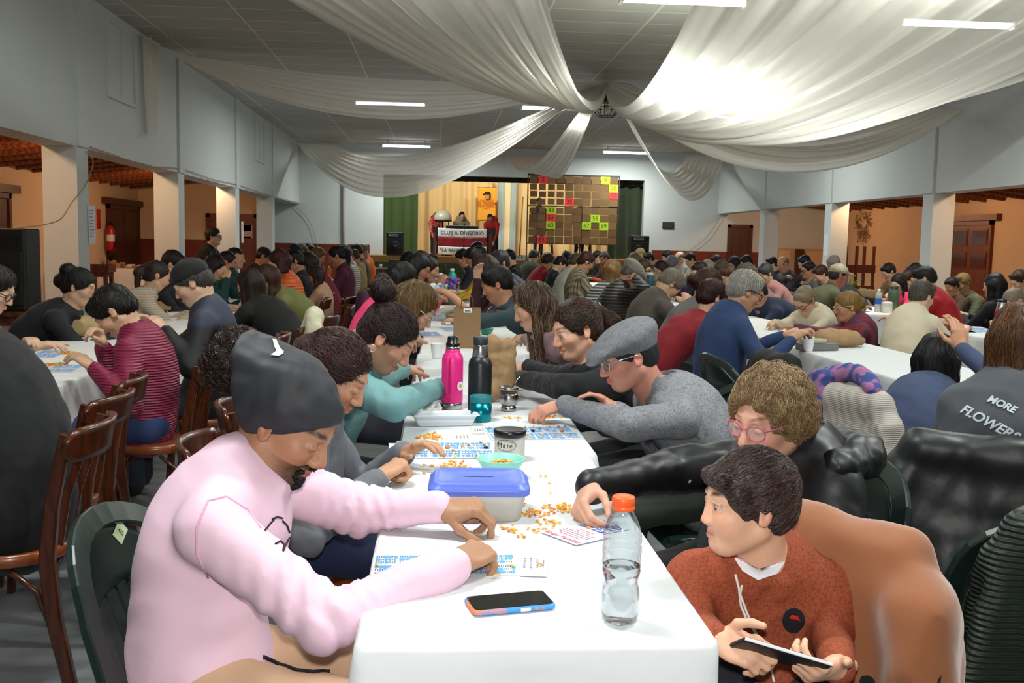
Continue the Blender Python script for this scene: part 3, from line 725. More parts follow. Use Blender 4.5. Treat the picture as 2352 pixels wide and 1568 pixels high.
# stage loudspeakers
grille = mat('speaker_grille', '0e1011', .7, bump=.3, bscale=300)
def speaker(name, x0, x1, y, z0, z1, lab, label=True):
    root = empty(name, ((x0+x1)/2, y, z0), lab, 'loudspeaker')
    D = (x1-x0)*.8; w = x1-x0; h = z1-z0
    childmesh('cabinet', MB().rbox((x0, y-D/2, z0), (x1, y+D/2, z1), .03).mesh('cabinet', [mat('speaker_black', '0b0c0d', .55, bump=.2, bscale=200)]), root)
    childmesh('grille', MB().rbox((x0+.03, y-D/2-.015, z0+.05), (x1-.03, y-D/2+.01, z1-h*.27), .02).mesh('grille', [grille]), root)
    childmesh('woofer', MB().lathe([(w*.36, 0), (w*.36, .02), (w*.33, .024), (w*.12, .008), (w*.1, .02), (.005, .03)], ((x0+x1)/2, y-D/2-.012, z0+h*.36), 28, R=rotx(PI/2)).mesh('woofer', [blk]), root)
    childmesh('horn', MB().box((x0+w*.15, y-D/2-.012, z1-h*.23), (x1-w*.15, y-D/2+.005, z1-h*.08)).mesh('horn', [blk]), root)
    if label: childmesh('name_plate', MB().box((x0+w*.18, y-D/2-.016, z1-h*.16), (x1-w*.30, y-D/2-.010, z1-h*.15)).box((x0+w*.18, y-D/2-.016, z1-h*.09), (x1-w*.30, y-D/2-.010, z1-h*.08)).box((x0+w*.17, y-D/2-.016, z1-h*.16), (x0+w*.2, y-D/2-.010, z1-h*.08)).mesh('name_plate', [mat('plate_white', 'c9ced2', .4)]), root)
    return root
a, b = uy(888, 533, 27.3), uy(927, 585, 27.3); speaker('loudspeaker', a[0], b[0], 27.3, 1.03, a[2], 'black loudspeaker on the left end of the stage')
a, b = uy(1446, 541, 27.3), uy(1487, 590, 27.3); speaker('loudspeaker', a[0], b[0], 27.3, 1.03, a[2], 'black loudspeaker on the right end of the stage')
a, b = uy(1102, 563, 29.2), uy(1143, 590, 29.2); speaker('loudspeaker', a[0], b[0], 29.2, 1.04, 1.72, 'small dark amplifier behind the seated right-hand musician', False)
# sign on the stage edge
a, b = uy(1173, 585, 26.8), uy(1206, 598, 26.8)
root = empty('white_sign', ((a[0]+b[0])/2, 26.8, b[2]), 'small white sign with a dark horseshoe emblem on the stage front', 'sign')
childmesh('board', MB().box((a[0], 26.79, b[2]), (b[0], 26.82, a[2])).mesh('board', [mat('sign_white', 'cdd4d8', .6)]), root)
cx, cz = a[0]+(b[0]-a[0])*.66, (a[2]+b[2])/2
childmesh('horseshoe', MB().tube([(cx+.05*math.sin(t), 26.785, cz+.012+.055*math.cos(t)) for t in np.linspace(-2.55, 2.55, 16)], .011, 6).mesh('horseshoe', [mat('emblem_navy', '20304a', .6)]), root)
MB().tube([uy(1200, 507, 31.0)*[1, 0, 0]+[0, 31., 2.85], V(uy(1193, 583, 30.6)[0], 30.6, 1.05)], .02, 8).obj('wooden_stick', mat('stick_wood', '7a5a2c', .6), label='long wooden stick leaning against the cream curtain', cat='stick')

# ------------------------------------------------------------------ the numbers board
BY = 27.85
bl, tl = uy(1217, 557, BY), uy(1217, 404, BY); br = uy(1414, 558, BY)
bx0, bx1, bz0, bz1 = tl[0]-.01, br[0]+.02, bl[2]-.01, tl[2]+.02
root = empty('number_board', ((bx0+bx1)/2, BY, 1.03), 'big rack of brown cards showing the numbers called, on the stage', 'number board')
fm = mat('rack_dark_metal', '2b2a26', .5)
childmesh('frame', MB().box((bx0-.05, BY, 1.03), (bx0-.02, BY+.03, bz1)).box((bx1+.02, BY, 1.03), (bx1+.05, BY+.03, bz1)).box((bx0-.05, BY, bz1), (bx1+.05, BY+.03, bz1+.05)).box((bx0-.05, BY+.01, bz0-.02), (bx1+.05, BY+.025, bz0)).box((bx0-.05, BY+.01, bz0+(bz1-bz0)*.545), (bx1+.05, BY+.025, bz0+(bz1-bz0)*.56)).mesh('frame', [fm]), root)
q = MB()
for k in range(10):
    z = bz1-(bz1-bz0)*k/9.; q.tube([(bx0-.03, BY+.018, z), (bx1+.03, BY+.018, z)], .004, 5)
childmesh('cords', q.mesh('cords', [mat('cord_pale', 'c4b58a', .8)]), root)
cards = {(0, 1): ('2', 'r'), (0, 8): ('9', 'g'), (1, 9): ('20', 'g'), (2, 9): ('30', 'r'), (3, 4): ('35', 'r'), (4, 2): ('43', 'g'), (5, 2): ('53', 'r'), (5, 7): ('58', 'g'), (6, 2): ('63', 'g'), (6, 6): ('67', 'g'), (6, 8): ('69', 'g'), (8, 1): ('82', 'r')}
cw, chh = (bx1-bx0)/10, (bz1-bz0)/9.15
cr, cg, cb = mat('card_red', 'e8363a', .7), mat('card_green', 'a6cc1e', .7), [mat('card_brown', '6b4f2c', .8), mat('card_brown_b', '614726', .8), mat('card_brown_c', '735632', .8)]
for i in range(9):
    for j in range(10):
        cx = bx0+cw*(j+.5)+random.uniform(-.008, .008); cz = bz1-chh*(i+.5)-(.035 if i > 3 else 0)+random.uniform(-.008, .008); ro = random.uniform(-.02, .02)
        k = cards.get((i, j)); g = .028 if (j < 4 and 0 < i < 5) else .006; y = BY-.008+random.uniform(-.004, .004)
        if k: g = -.004; y -= .014; ro *= 2
        M = roty(ro); h = (cw/2-g, chh/2-g*.8)
        mb = MB().box((-h[0], -.003, -h[1]), (h[0], .003, h[1]), R=M, o=(cx, y, cz))
        c = childmesh('number_card', mb.mesh('number_card', [cr if k and k[1] == 'r' else cg if k else random.choice(cb)]), root, ('%s card reading %s' % ('red' if k[1] == 'r' else 'lime green', k[0])) if k else None)
        if k:
            t = text_mesh(k[0], .17, mat('numeral_ink', '2a2320' if k[1] == 'r' else '3d4a10', .8), FM(cx, y-.005, cz+.003), name='numeral', parent=root)
            t.parent = c; t.matrix_parent_inverse = Matrix.Identity(4)
# table with mixing desk and cases before the stage
root = empty('wooden_table', (-1.55, 25.3, 0), 'long dark table with equipment standing before the left end of the stage', 'table')
childmesh('tabletop', MB().box((-2.4, 24.9, .70), (-.55, 25.7, .74)).mesh('tabletop', [woodd]), root)
for x in (-2.35, -1.5, -.62):
    for y in (24.95, 25.58): childmesh('leg', MB().box((x, y, 0), (x+.06, y+.06, .70)).mesh('leg', [mat('table_leg_red_brown', '5a2a18', .5)]), root)
for x0, x1, h, l in ((-2.3, -1.65, .2, 'black equipment case at the left of the table before the stage'), (-1.25, -.72, .22, 'black equipment case with a pale label on the table before the stage')):
    root = empty('equipment_case', ((x0+x1)/2, 25.2, .742), l, 'equipment case')
    childmesh('body', MB().rbox((x0, 25.0, .742), (x1, 25.5, .742+h), .02).mesh('body', [mat('case_black', '121315', .5)]), root)
    childmesh('handle', MB().tube([((x0+x1)/2-.08, 24.99, .86), ((x0+x1)/2-.06, 24.965, .86), ((x0+x1)/2+.06, 24.965, .86), ((x0+x1)/2+.08, 24.99, .86)], .008, 6).mesh('handle', [blk]), root)
    if x0 > -1.5: childmesh('label', MB().box((x0+.14, 24.993, .77), (x0+.36, 25.0, .90)).mesh('label', [mat('case_label', '8d949a', .6)]), root)
MB().lathe([(.03, 0), (.038, .1)], (-1.45, 25.1, .742), 12).obj('cup', mat('cup_white', 'e6e6e6', .5), label='white cup between the two black cases before the stage', cat='cup')

# ------------------------------------------------------------------ left aisle furniture
wood = mat('brown_table_wood', '5f2e17', .45, kind='wood', col2='3d1a0c', stretch=(1, 8, 8))
def table(loc, w, d, h, lab, m=wood, name='wooden_table', apron=True):
    x, y = loc; root = empty(name, (x, y, 0), lab, 'table')
    childmesh('tabletop', MB().box((x-w/2, y-d/2, h-.035), (x+w/2, y+d/2, h)).mesh('tabletop', [m]), root)
    if apron: childmesh('apron', MB().box((x-w/2+.05, y-d/2+.05, h-.12), (x+w/2-.05, y+d/2-.05, h-.036)).mesh('apron', [m]), root)
    for sx in (-1, 1):
        for sy in (-1, 1):
            a, b = x+sx*(w/2-.07), y+sy*(d/2-.07); childmesh('leg', MB().tube([(a, b, h-.036), (a, b, .0)], [1, .7], flat=(.035, .035)).mesh('leg', [m]), root)
    return root
table((-3.72, 9.0), .7, .6, .78, 'brown wooden table carrying the loudspeaker at the left edge')
a, b = uy(0, 525, 9.), uy(80, 683, 9.)
speaker('loudspeaker', b[0]-.42, b[0], 9.0, .782, a[2]+.005, 'large black loudspeaker on a wooden table at the left edge', False)
table((-6.4, 18.6), 1.0, .45, .80, 'small brown table with a low gallery against the left aisle wall')
MB().box((-6.9, 18.4, .80), (-5.9, 18.42, .9)).box((-6.9, 18.8, .80), (-5.9, 18.82, .9)).box((-6.9, 18.42, .80), (-6.88, 18.8, .9)).box((-5.92, 18.42, .80), (-5.9, 18.8, .9)).obj('tray', wood, label='shallow wooden tray on the small table by the left aisle wall', cat='tray')
# fire extinguisher on the left aisle wall
e = ux(238, 535, XA); ey = e[1]
root = empty('fire_extinguisher', (XA+.14, ey, 1.05), 'red fire extinguisher hanging on the left aisle wall beside the dark door', 'fire extinguisher')
redp = mat('extinguisher_red', 'b01518', .3)
childmesh('cylinder', MB().lathe([(.075, 0), (.085, .03), (.085, .42), (.06, .5), (.025, .54)], (XA+.14, ey, 1.1), 18).mesh('cylinder', [redp]), root)
childmesh('valve', MB().lathe([(.022, .54), (.022, .6)], (XA+.14, ey, 1.1), 10).box((XA+.05, ey-.012, 1.69), (XA+.26, ey+.012, 1.71)).mesh('valve', [blk]), root)
childmesh('hose', MB().tube([(XA+.16, ey, 1.68), (XA+.28, ey-.05, 1.55), (XA+.27, ey-.06, 1.3), (XA+.2, ey-.05, 1.12)], .012, 8).mesh('hose', [blk]), root)
childmesh('label', MB().lathe([(.086, .2), (.086, .34)], (XA+.14, ey, 1.1), 18, cap=False).mesh('label', [mat('label_cream', 'd8d2bc', .6)]), root)
MB().box((XA, ey-.42, 1.55), (XA+.01, ey-.2, 1.95)).obj('wall_sign', redp, label='red and white safety sign beside the fire extinguisher', cat='sign')
# folded brown rack of upright bars in the right aisle
root = empty('stacked_furniture', (8.6, 20.0, 0), 'dark wooden rack with upright posts standing in the right aisle', 'rack')
for k, x in enumerate((8.30, 8.52, 8.68, 8.88)): childmesh('post', MB().box((x, 20.0, 0), (x+.05, 20.05, 1.52)).mesh('post', [woodd]), root)
for z in (.55, .98): childmesh('rail', MB().box((8.28, 20.01, z), (8.95, 20.04, z+.16)).mesh('rail', [woodd]), root)
# dry wreath / stain-like decoration on the right aisle wall
p = ux(1985, 520, XB); q = MB(); r = np.random.default_rng(5)
for k in range(60):
    a = r.uniform(0, 6.28); d = r.uniform(.05, .3); y, z = p[1]+math.cos(a)*d*1.2, p[2]+math.sin(a)*d*1.1; b = a+r.uniform(-1, 1)
    q.tube([(XB-.02, y, z), (XB-.06-r.uniform(0, .05), y+.12*math.cos(b), z+.12*math.sin(b)), (XB-.03, y+.24*math.cos(b+.4), z+.22*math.sin(b+.4))], .008, 5)
q.obj('dried_branches', mat('dry_twigs', '8a6444', .8), label='dried brown branches fixed on the orange wall of the right aisle', cat='branches')
root = empty('potted_plant', (8.15, 19.6, 0), 'green potted plant beside the dark rack in the right aisle', 'plant')
childmesh('pot', MB().lathe([(.14, 0), (.19, .3), (.2, .34), (.17, .34)], (8.15, 19.6, 0), 16).mesh('pot', [mat('terracotta', '8a4a2c', .8)]), root)
q = MB()
for k in range(60):
    a = r.uniform(0, 6.28); e1 = r.uniform(.1, .42); h = r.uniform(.55, .98); b = V(8.15, 19.6, .33); t = V(8.15+e1*math.cos(a), 19.6+e1*math.sin(a), h); m_ = lerp(b, t, .6)+[0, 0, .1]
    q.tube([b, m_, t], [.004, .022, .003], 4, flat=(1, .15))
childmesh('foliage', q.mesh('foliage', [mat('leaf_green', '45702a', .5)]), root)
# ------------------------------------------------------------------ tables under white cloths
clothm = mat('white_tablecloth', 'dadddf', .75, kind='cloth', bump=.6)
cloth2 = mat('white_tablecloth_far', 'e4e4e2', .8)
def cloth(x0, x1, y0, y1, z, drop, lab, seed=0, wave=.012, m=clothm, ds=(1, 1, 1, 1), crease=0.):
    r = np.random.default_rng(seed); pts = []; step = .035
    rad = .02
    def arc(cx, cy, t0):
        for k in range(4): t = t0+PI/2*k/3; pts.append((cx+rad*math.cos(t), cy+rad*math.sin(t), math.cos(t), math.sin(t)))
    for k in range(1, int((y1-y0)/step)): pts.append((x1, y0+step*k, 1, 0))
    arc(x1-rad, y1-rad, 0)
    for k in range(1, int((x1-x0)/step)): pts.append((x1-step*k, y1, 0, 1))
    arc(x0+rad, y1-rad, PI/2)
    for k in range(1, int((y1-y0)/step)): pts.append((x0, y1-step*k, -1, 0))
    arc(x0+rad, y0+rad, PI)
    for k in range(1, int((x1-x0)/step)): pts.append((x0+step*k, y0, 0, -1))
    arc(x1-rad, y0+rad, 1.5*PI)
    pts = np.array(pts); n = len(pts); s = np.arange(n)*step
    ph = r.uniform(0, 6.28, 5)
    per = 2*PI/(n*step)
    f = sum(np.sin(s*per*round(w/per)+ph[k])*a for k, (w, a) in enumerate(((9, 1), (17, .6), (31, .35), (4.5, .7))))
    rows = []
    for dz, off, wv in ((0, -.004, 0), (-.003, .0, 0), (-.012, .005, 0), (-.05, .008, .25), (-.12, .012, .5), (-.22, .016, .8), (-drop*.8, .02, 1), (-drop, .022, 1.15)):
        d = off+wave*f*wv
        rows.append(np.c_[pts[:, 0]+pts[:, 2]*d, pts[:, 1]+pts[:, 3]*d, np.full(n, z+dz)+(.012*np.sin(s*3+ph[4]) if dz == -drop else 0)])
    P = np.concatenate(rows); F = []; R_ = len(rows)
    for i in range(R_-1):
        for j in range(n): F.append((i*n+j, (i+1)*n+j, (i+1)*n+(j+1) % n, i*n+(j+1) % n))
    F.append(tuple(range(n)))
    mb = MB(); mb.add(P, F[:-1], 0, True); mb.add(rows[0], [tuple(range(n))], 0, False)
    return mb.obj('tablecloth', m, label=lab, cat='tablecloth', group='white cloths on the long tables')
legm = mat('trestle_metal', '4a4a4a', .5, metal=.6)
topm = mat('tabletop_board', 'a08a68', .6)
def ltable(x0, x1, y0, y1, lab, clab, seed, drop=.34, m=cloth2, far=False, z=.76):
    root = empty('long_table', ((x0+x1)/2, (y0+y1)/2, 0), lab, 'table', 'long tables under white cloths')
    childmesh('tabletop', MB().box((x0+.01, y0+.01, z-.03), (x1-.01, y1-.01, z-.003)).mesh('tabletop', [topm]), root)
    for x in (x0+.08, x1-.08):
        for y in (y0+.25, y1-.25): childmesh('leg', MB().tube([(x, y, z-.03), (x, y, 0)], .02, 8).mesh('leg', [legm]), root)
    return cloth(x0, x1, y0, y1, z, drop, clab, seed, m=m)
# centre row
ltable(-.135, .505, 1.68, 3.25, 'nearest table of the centre row, under the phone and the water bottle', 'white cloth on the nearest end of the centre table', 1, m=clothm)
ltable(-.125, .535, 3.262, 6.2, 'second table of the centre row, under the pink thermos', 'white cloth under the pink and black thermoses', 2, m=clothm)
ltable(-.11, .60, 6.215, 9.05, 'third table of the centre row, under the paper gift bag', 'white cloth under the brown paper gift bag', 3)
ltable(-.20, .47, 10.25, 13.4, 'fourth table of the centre row, beyond the gap', 'white cloth whose front fold shows beyond the gap in the centre row', 4)
ltable(-.24, .43, 13.42, 16.6, 'farthest table of the centre row', 'white cloth on the farthest centre table', 5)
# left row
ltable(-2.45, -1.74, 4.45, 7.5, 'nearest table of the left row beside the maroon jacket', 'white cloth with bunched corner beside the maroon jacket', 6)
ltable(-2.45, -1.74, 7.52, 10.6, 'second table of the left row', 'white cloth under the flat paper bag in the left row', 7)
ltable(-2.4, -1.70, 10.62, 13.7, 'third table of the left row', 'white cloth at the third table of the left row', 8)
ltable(-2.35, -1.65, 13.72, 17.2, 'farthest table of the left row', 'white cloth at the far end of the left row', 9)
# right rows
ltable(2.50, 3.20, 4.75, 7.2, 'nearest table of the first right row, behind the curly haired woman', 'large white cloth running back behind the curly haired woman', 10, drop=.42, m=clothm)
ltable(2.50, 3.20, 7.22, 10.3, 'second table of the first right row, by the white haired man', 'white cloth beside the white haired man', 11)
ltable(2.55, 3.25, 11.0, 14., 'third table of the first right row', 'white cloth at the third table of the first right row', 12)
ltable(2.55, 3.25, 14.02, 18., 'farthest table of the first right row', 'white cloth at the far end of the first right row', 13)
ltable(4.47, 5.2, 5.6, 8.35, 'nearest table of the second right row, under the red thermos', 'white cloth under the red thermos', 14)
ltable(4.6, 5.35, 10.6, 12.9, 'table of the second right row with the green bottle', 'white cloth with its short end facing the viewer, under the green bottle', 15)
ltable(4.75, 5.5, 13.8, 17.5, 'far table of the second right row', 'white cloth at the far table of the second right row', 16)
ltable(6.6, 7.3, 12.2, 16., 'outermost table of the right rows', 'white cloth on the outermost right table', 17)
# counter table in the left aisle
a, b = uz(222, 617, .76), uz(334, 617, .76)
ltable(a[0], b[0]+.1, a[1], a[1]+.75, 'counter table in the left aisle', 'white cloth reaching the floor on the counter in the left aisle', 18, drop=.72)

# ------------------------------------------------------------------ chairs
cwood = mat('bentwood_brown', '4a200d', .28, kind='wood', col2='391808', stretch=(3, 3, 1.2), coat=.3)
cedge = mat('bentwood_seat', '7a3c18', .3, coat=.4)
def make_bentwood():
    r = empty('bentwood_chair', (0, 0, 0), 'x', 'chair')
    def part(nm, mb, m=cwood, lab=None): return childmesh(nm, mb.mesh(nm, [m]), r, lab)
    s = MB(); n = 28; prof = [((.205+.012*math.cos(2*t))*math.cos(t), (.205+.012*math.cos(2*t))*math.sin(t)) for t in np.linspace(0, 2*PI, n, endpoint=False)]
    P = [(x*k, y*k, z) for z, k in ((.415, .97), (.42, 1), (.45, 1), (.456, .96), (.452, .86)) for x, y in prof]
    s.add(P, [(i*n+j, i*n+(j+1) % n, (i+1)*n+(j+1) % n, (i+1)*n+j) for i in range(4) for j in range(n)]); s.add(P[-n:], [tuple(range(n))], 0, False)
    part('seat', s, cedge)
    for sg in (-1, 1):
        part('leg', MB().tube([(.175, sg*.15, .418), (.19, sg*.165, .2), (.21, sg*.18, 0)], [1.05, .95, .75], flat=(.019, .019)))
        part('leg', MB().tube([(-.27, sg*.19, 0), (-.215, sg*.178, .25), (-.195, sg*.172, .44), (-.215, sg*.175, .62), (-.265, sg*.185, .84)], [.9, 1.05, 1.1, 1., .8], flat=(.017, .022)))
        part('spindle', MB().tube([(-.19, sg*.055, .44), (-.222, sg*.058, .62), (-.285, sg*.062, .80)], 1., flat=(.007, .013)))
        part('brace', MB().tube([(.17, sg*.152, .41), (.05, sg*.165, .37), (-.1, sg*.17, .36), (-.205, sg*.176, .27)][::-1] if False else [(.19, sg*.166, .24), (.14, sg*.166, .35), (.06, sg*.166, .405)], .009, 6))
        part('brace', MB().tube([(-.212, sg*.172, .2), (-.16, sg*.17, .34), (-.08, sg*.166, .405)], .010, 6))
    part('brace', MB().tube([(-.215, -.17, .19), (-.20, -.15, .31), (-.19, -.08, .39), (-.185, 0, .41), (-.19, .08, .39), (-.20, .15, .31), (-.215, .17, .19)], .010, 6))
    y = np.linspace(-.215, .215, 19)[:, None]; z = np.linspace(0, 1, 6)[None, :]
    rnd = np.sqrt(np.maximum(0, 1-np.maximum(0, (np.abs(y)-.175)/.04)**2)); hh = .052*(.35+.65*rnd)
    P = np.stack([-.335+.062*(y/.215)**2*1.2-.02*z+0*y, y+0*z, .80+hh*(2*z-1)+.006*np.cos(y*7)], 2)
    part('top_rail', MB().grid(P, thick=-.018))
    return r
gp = mat('green_plastic', '14241f', .3, spec=.6); gpl = mat('chair_tag', 'b9c7a0', .6)
def make_plastic():
    r = empty('plastic_chair', (0, 0, 0), 'x', 'chair')
    def part(nm, mb, m=gp, lab=None): return childmesh(nm, mb.mesh(nm, [m]), r, lab)
    u = np.linspace(-1, 1, 15)[:, None]; v = np.linspace(0, 1, 12)[None, :]
    P = np.stack([.25-.47*v+0*u, u*(.235-.02*v), .435-.035*(1-u**2)*np.sin(v*PI)*1+.0*v-.03*np.clip(.12-v, 0, 1)/.12], 2)
    part('seat', MB().grid(P, thick=.008))
    def back(t, z): return -.20-.13*(z-.42)/.42-.05*(1-t*t)*(.5+.5*(z-.42)/.42)+.02
    def bw(z): return .235-.012*math.sin((z-.42)*4)
    fr = MB()
    path = [(back(-1, .40), -.235, .40)]+[(back(-1, z), -bw(z)-.01, z) for z in (.5, .6, .7)]+[(back(-math.cos(a), .72+.13*math.sin(a)), -.225*math.cos(a), .72+.13*math.sin(a)) for a in np.linspace(.15, PI-.15, 13)]+[(back(1, z), bw(z)+.01, z) for z in (.7, .6, .5)]+[(back(1, .40), .235, .40)]
    fr.tube(path, 1., flat=(.026, .010), up=(1, 0, 0))
    part('back_frame', fr)
    us = np.linspace(-1, 1, 15)[:, None]; vs = np.linspace(0, 1, 6)[None, :]
    A = us*PI/2*.92; zz = .66+.0*vs+(np.cos(A)*.175)*vs; 
    Pp = np.empty((15, 6, 3))
    for i in range(15):
        for j in range(6):
            y = us[i, 0]*.215*(1-.1*vs[0, j]**2); z = .70+vs[0, j]*(.145*math.cos(us[i, 0]*1.45)+.0)
            Pp[i, j] = (back(us[i, 0], z), y, z)
    part('head_panel', MB().grid(Pp, thick=.008))
    for k in range(7):
        t = -.75+.25*k; part('slat', MB().tube([(back(t, z), t*.225, z) for z in (.40, .5, .6, .71)], 1., flat=(.019, .005), up=(1, 0, 0)))
    for sg in (-1, 1):
        part('leg', MB().tube([(.205, sg*.215, .43), (.245, sg*.24, 0)], [1.3, .8], flat=(.022, .022)))
        part('leg', MB().tube([(-.20, sg*.225, .44), (-.30, sg*.26, 0)], [1.3, .8], flat=(.024, .024)))
    return r
protos = {}
def chair(kind, x, y, th, label, group=None, z=0.):
    if kind not in protos:
        p = make_bentwood() if kind == 'b' else make_plastic(); protos[kind] = p
        p.location = (x, y, z); p.rotation_euler = (0, 0, th); p['label'] = label
        if group: p['group'] = group
        return p
    return dup(protos[kind], (x, y, z), th, label, group)
D2R = PI/180
# coats hung over chair backs
def coat(x, y, th, label, m, zt=.86, zb=.35, w=.25, sleeves=True, name='coat', noise=((.006, 26, .5), (.004, 55, .6)), spread=1.15, res=.012, extra=None, mats=None, zo=0., seed=0, sag=.06, inner=.2):
    sd = SDF(); sd.frame(rotz(th), (x, y, zo)); r = np.random.default_rng(seed+int(abs(x*100)))
    n = 9
    for i in range(n):
        u = -1+2*i/(n-1); zz = zt-.05-sag*u*u; b = zb+r.uniform(-.01, .03); bk = r.uniform(-.008, .010)
        sd.cap((-.350+bk, u*w*.84, zz), (-.405+bk*1.5, u*w*spread, b), .042, .046, k=.05, n=(1, 0, 0), sq=.7)
        sd.cap((-.315, u*w*.84, zz+.01), (-.235+.03*(inner > .4), u*w*.82, zz-inner), .036, .034, k=.05, n=(1, 0, 0), sq=.7)
    sd.cap((-.345, -w*.6, zt-.03), (-.345, w*.6, zt-.03), .055, k=.04)
    if sleeves:
        for s in (-1, 1): sd.cap((-.345, s*w*.80, zt-.12), (-.415, s*w*.95*spread, zb+.15), .052, .042, k=.02, wr=(.008, .06, .5, .6))
    if extra: extra(sd)
    return sdf_obj(sd, name, mats or [m], None, res, noise=noise, rel=1, label=label, cat='coat')
# ------------------------------------------------------------------ people
def skinmat(): return mat('skin', 'c08a6a', .48, attr='col', bump=.12, bscale=260, spec=.45, sss=.06)
def hexc(h): return np.array(lin(h)[:3])
def gauss(q, c, r):
    d = (q-np.asarray(c))/np.asarray(r); return np.exp(-(d*d).sum(1))
def head_ops(sd, hi=True, eyes='down', fem=False, fat=1., nose=1., child=False, smile=0.):
    sd.ell((-.016, 0, .030), (.098, .077, .086), k=.02)
    sd.ell((.030, 0, -.040), (.058*(.96 if fem else 1), .057*fat, .074), k=.03)
    if child: sd.ell((.045, .03, -.045), .035, k=.03).ell((.045, -.03, -.045), .035, k=.03)
    sd.ell((.066, 0, -.098), (.022, .024 if fem else .028, .02), k=.03)
    for s in (1, -1):
        sd.cap((-.012, s*.056, -.058), (.052, s*.022, -.100), .015*fat, .013, k=.03)
        sd.ell((.058, s*.040, -.026), (.024, .020, .018), k=.03)
    sd.cap((.080, -.028, .022), (.080, .028, .022), .0105 if fem or child else .0135, k=.02)
    sd.cap((.086, 0, .010), (.106 if not child else .100, 0, -.034), .0075*nose, .0125*nose, k=.014)
    for s in (1, -1): sd.ell((.097, s*.0125*nose, -.040), (.011, .0085, .008), k=.008)
    if hi:
        for s in (1, -1):
            sd.ell((.099, s*.033, .001), (.017, .020, .0125), k=.012, sub=True)
            if eyes == 'down':
                sd.ell((.0785, s*.0325, -.001), (.0135, .0155, .0125), k=.004)
                sd.ell((.094, s*.0325, -.0065), (.006, .013, .0016), k=.002, sub=True)
            else:
                sd.ell((.0765, s*.0325, -.001), (.0125, .0135, .0110), k=.001, own=1)
                sd.cap((.0865, s*.020, .0045), (.0815, s*.045, .0030), .0064, .0058, k=.003)
                sd.cap((.0862, s*.021, -.0088), (.0815, s*.044, -.0078), .0056, .0050, k=.003)
        z = -.066; lx = .0045 if child else 0
        sd.cap((.0945-lx, 0, z+.004), (.084-lx, .021, z-.001+smile*.006), .0062, .0035, k=.005); sd.cap((.0945-lx, 0, z+.004), (.084-lx, -.021, z-.001+smile*.006), .0062, .0035, k=.005)
        sd.cap((.0925-lx, -.008, z-.0075), (.0925-lx, .008, z-.0075), .0075, k=.006)
        sd.cap((.101-lx, -.017, z-.0015), (.101-lx, .017, z-.0015), .002, k=.003, sub=True)
        for s in (1, -1): sd.ell((.104, s*.0065, -.047), (.006, .0035, .003), k=.003, sub=True)
    for s in (1, -1):
        sd.ell((-.014, s*.0785, -.010), (.019, .0085, .031), k=.008, rot=rotz(s*.35)@roty(-.2))
        if hi:
            sd.ell((-.008, s*.088, -.006), (.0115, .0075, .019), k=.005, sub=True, rot=rotz(s*.35)@roty(-.2))
            sd.cap((-.004, s*.079, -.012), (-.001, s*.0795, -.030), .004, .006, k=.004)
FING = (((.088, .029), (.043, .026, .020)), ((.092, .0095), (.047, .030, .021)), ((.088, -.0105), (.043, .028, .020)), ((.079, -.029), (.034, .021, .018)))
POSES = {'rest': ((18, 24, 14), (22, 28, 16), (26, 30, 16), (30, 34, 18)), 'pinch': ((48, 42, 22), (54, 48, 24), (62, 58, 30), (68, 62, 30)),
         'fist': ((70, 85, 45), (74, 88, 45), (78, 90, 45), (80, 90, 45)), 'flat': ((4, 8, 5), (4, 8, 5), (6, 10, 5), (8, 12, 6)),
         'reach': ((24, 48, 30), (30, 52, 30), (38, 55, 30), (46, 60, 30)), 'grip': ((36, 62, 40), (40, 64, 40), (44, 66, 40), (50, 66, 40))}
def hand_ops(sd, wrist, f, up, ts, pose='rest', k=1., fat=1., thumb=None):
    f = unit(f); up = unit(np.asarray(up, float)-f*np.dot(up, f)); y = np.cross(up, f)
    R0, o0, k0 = sd.R, sd.o, sd.k
    sd.frame(np.stack([f, y, up], 1), wrist, k)
    sd.cap((-.03, 0, 0), (.02, 0, 0), .027, .026, k=.012, n=(0, 0, 1), sq=.72)
    sd.ell((.052, 0, .0), (.050, .040, .0165*fat), k=.014)
    sd.ell((.034, ts*.026, -.010), (.032, .018, .015), k=.014)
    sd.cap((.084, ts*.030, .001), (.077, -ts*.030, .0), .0105*fat, .0095*fat, k=.010)
    for (bx, by), L in FING:
        i = [a[0][1] for a in FING].index(by); cur = POSES[pose][i]
        p = np.array([bx, ts*by, .002]); a = 0.; sp = ts*by*1.6*(.4 if pose in ('pinch', 'fist', 'grip') else 1); r = .0094 if i < 3 else .0082
        for j in range(3):
            a += cur[j]*PI/180; d = np.array([math.cos(a), sp*math.cos(a), -math.sin(a)]); q = p+d*L[j]
            sd.cap(p, q, r*fat, r*.92*fat, k=.004 if j else .007); p = q; r *= .90
    th = thumb or {'rest': ((.62, .72, -.25), (.86, .42, -.28), (.95, .2, -.22)), 'pinch': ((.62, .48, -.62), (.80, .08, -.60), (.85, -.12, -.5)), 'fist': ((.6, .5, -.6), (.75, -.2, -.6), (.6, -.7, -.4)),
          'flat': ((.6, .78, -.1), (.85, .5, -.1), (.95, .3, -.1)), 'reach': ((.66, .5, -.55), (.85, .15, -.5), (.9, 0, -.43)), 'grip': ((.45, .75, -.5), (.8, .25, -.55), (.85, .0, -.5))}[pose]
    p = np.array([.022, ts*.028, -.008]); r = .0125
    for j, L in enumerate((.040, .032, .026)):
        d = unit((th[j][0], ts*th[j][1], th[j][2])); q = p+d*L; sd.cap(p, q, r*fat, r*.86*fat, k=.006); p = q; r *= .86
    sd.R, sd.o, sd.k = R0, o0, k0
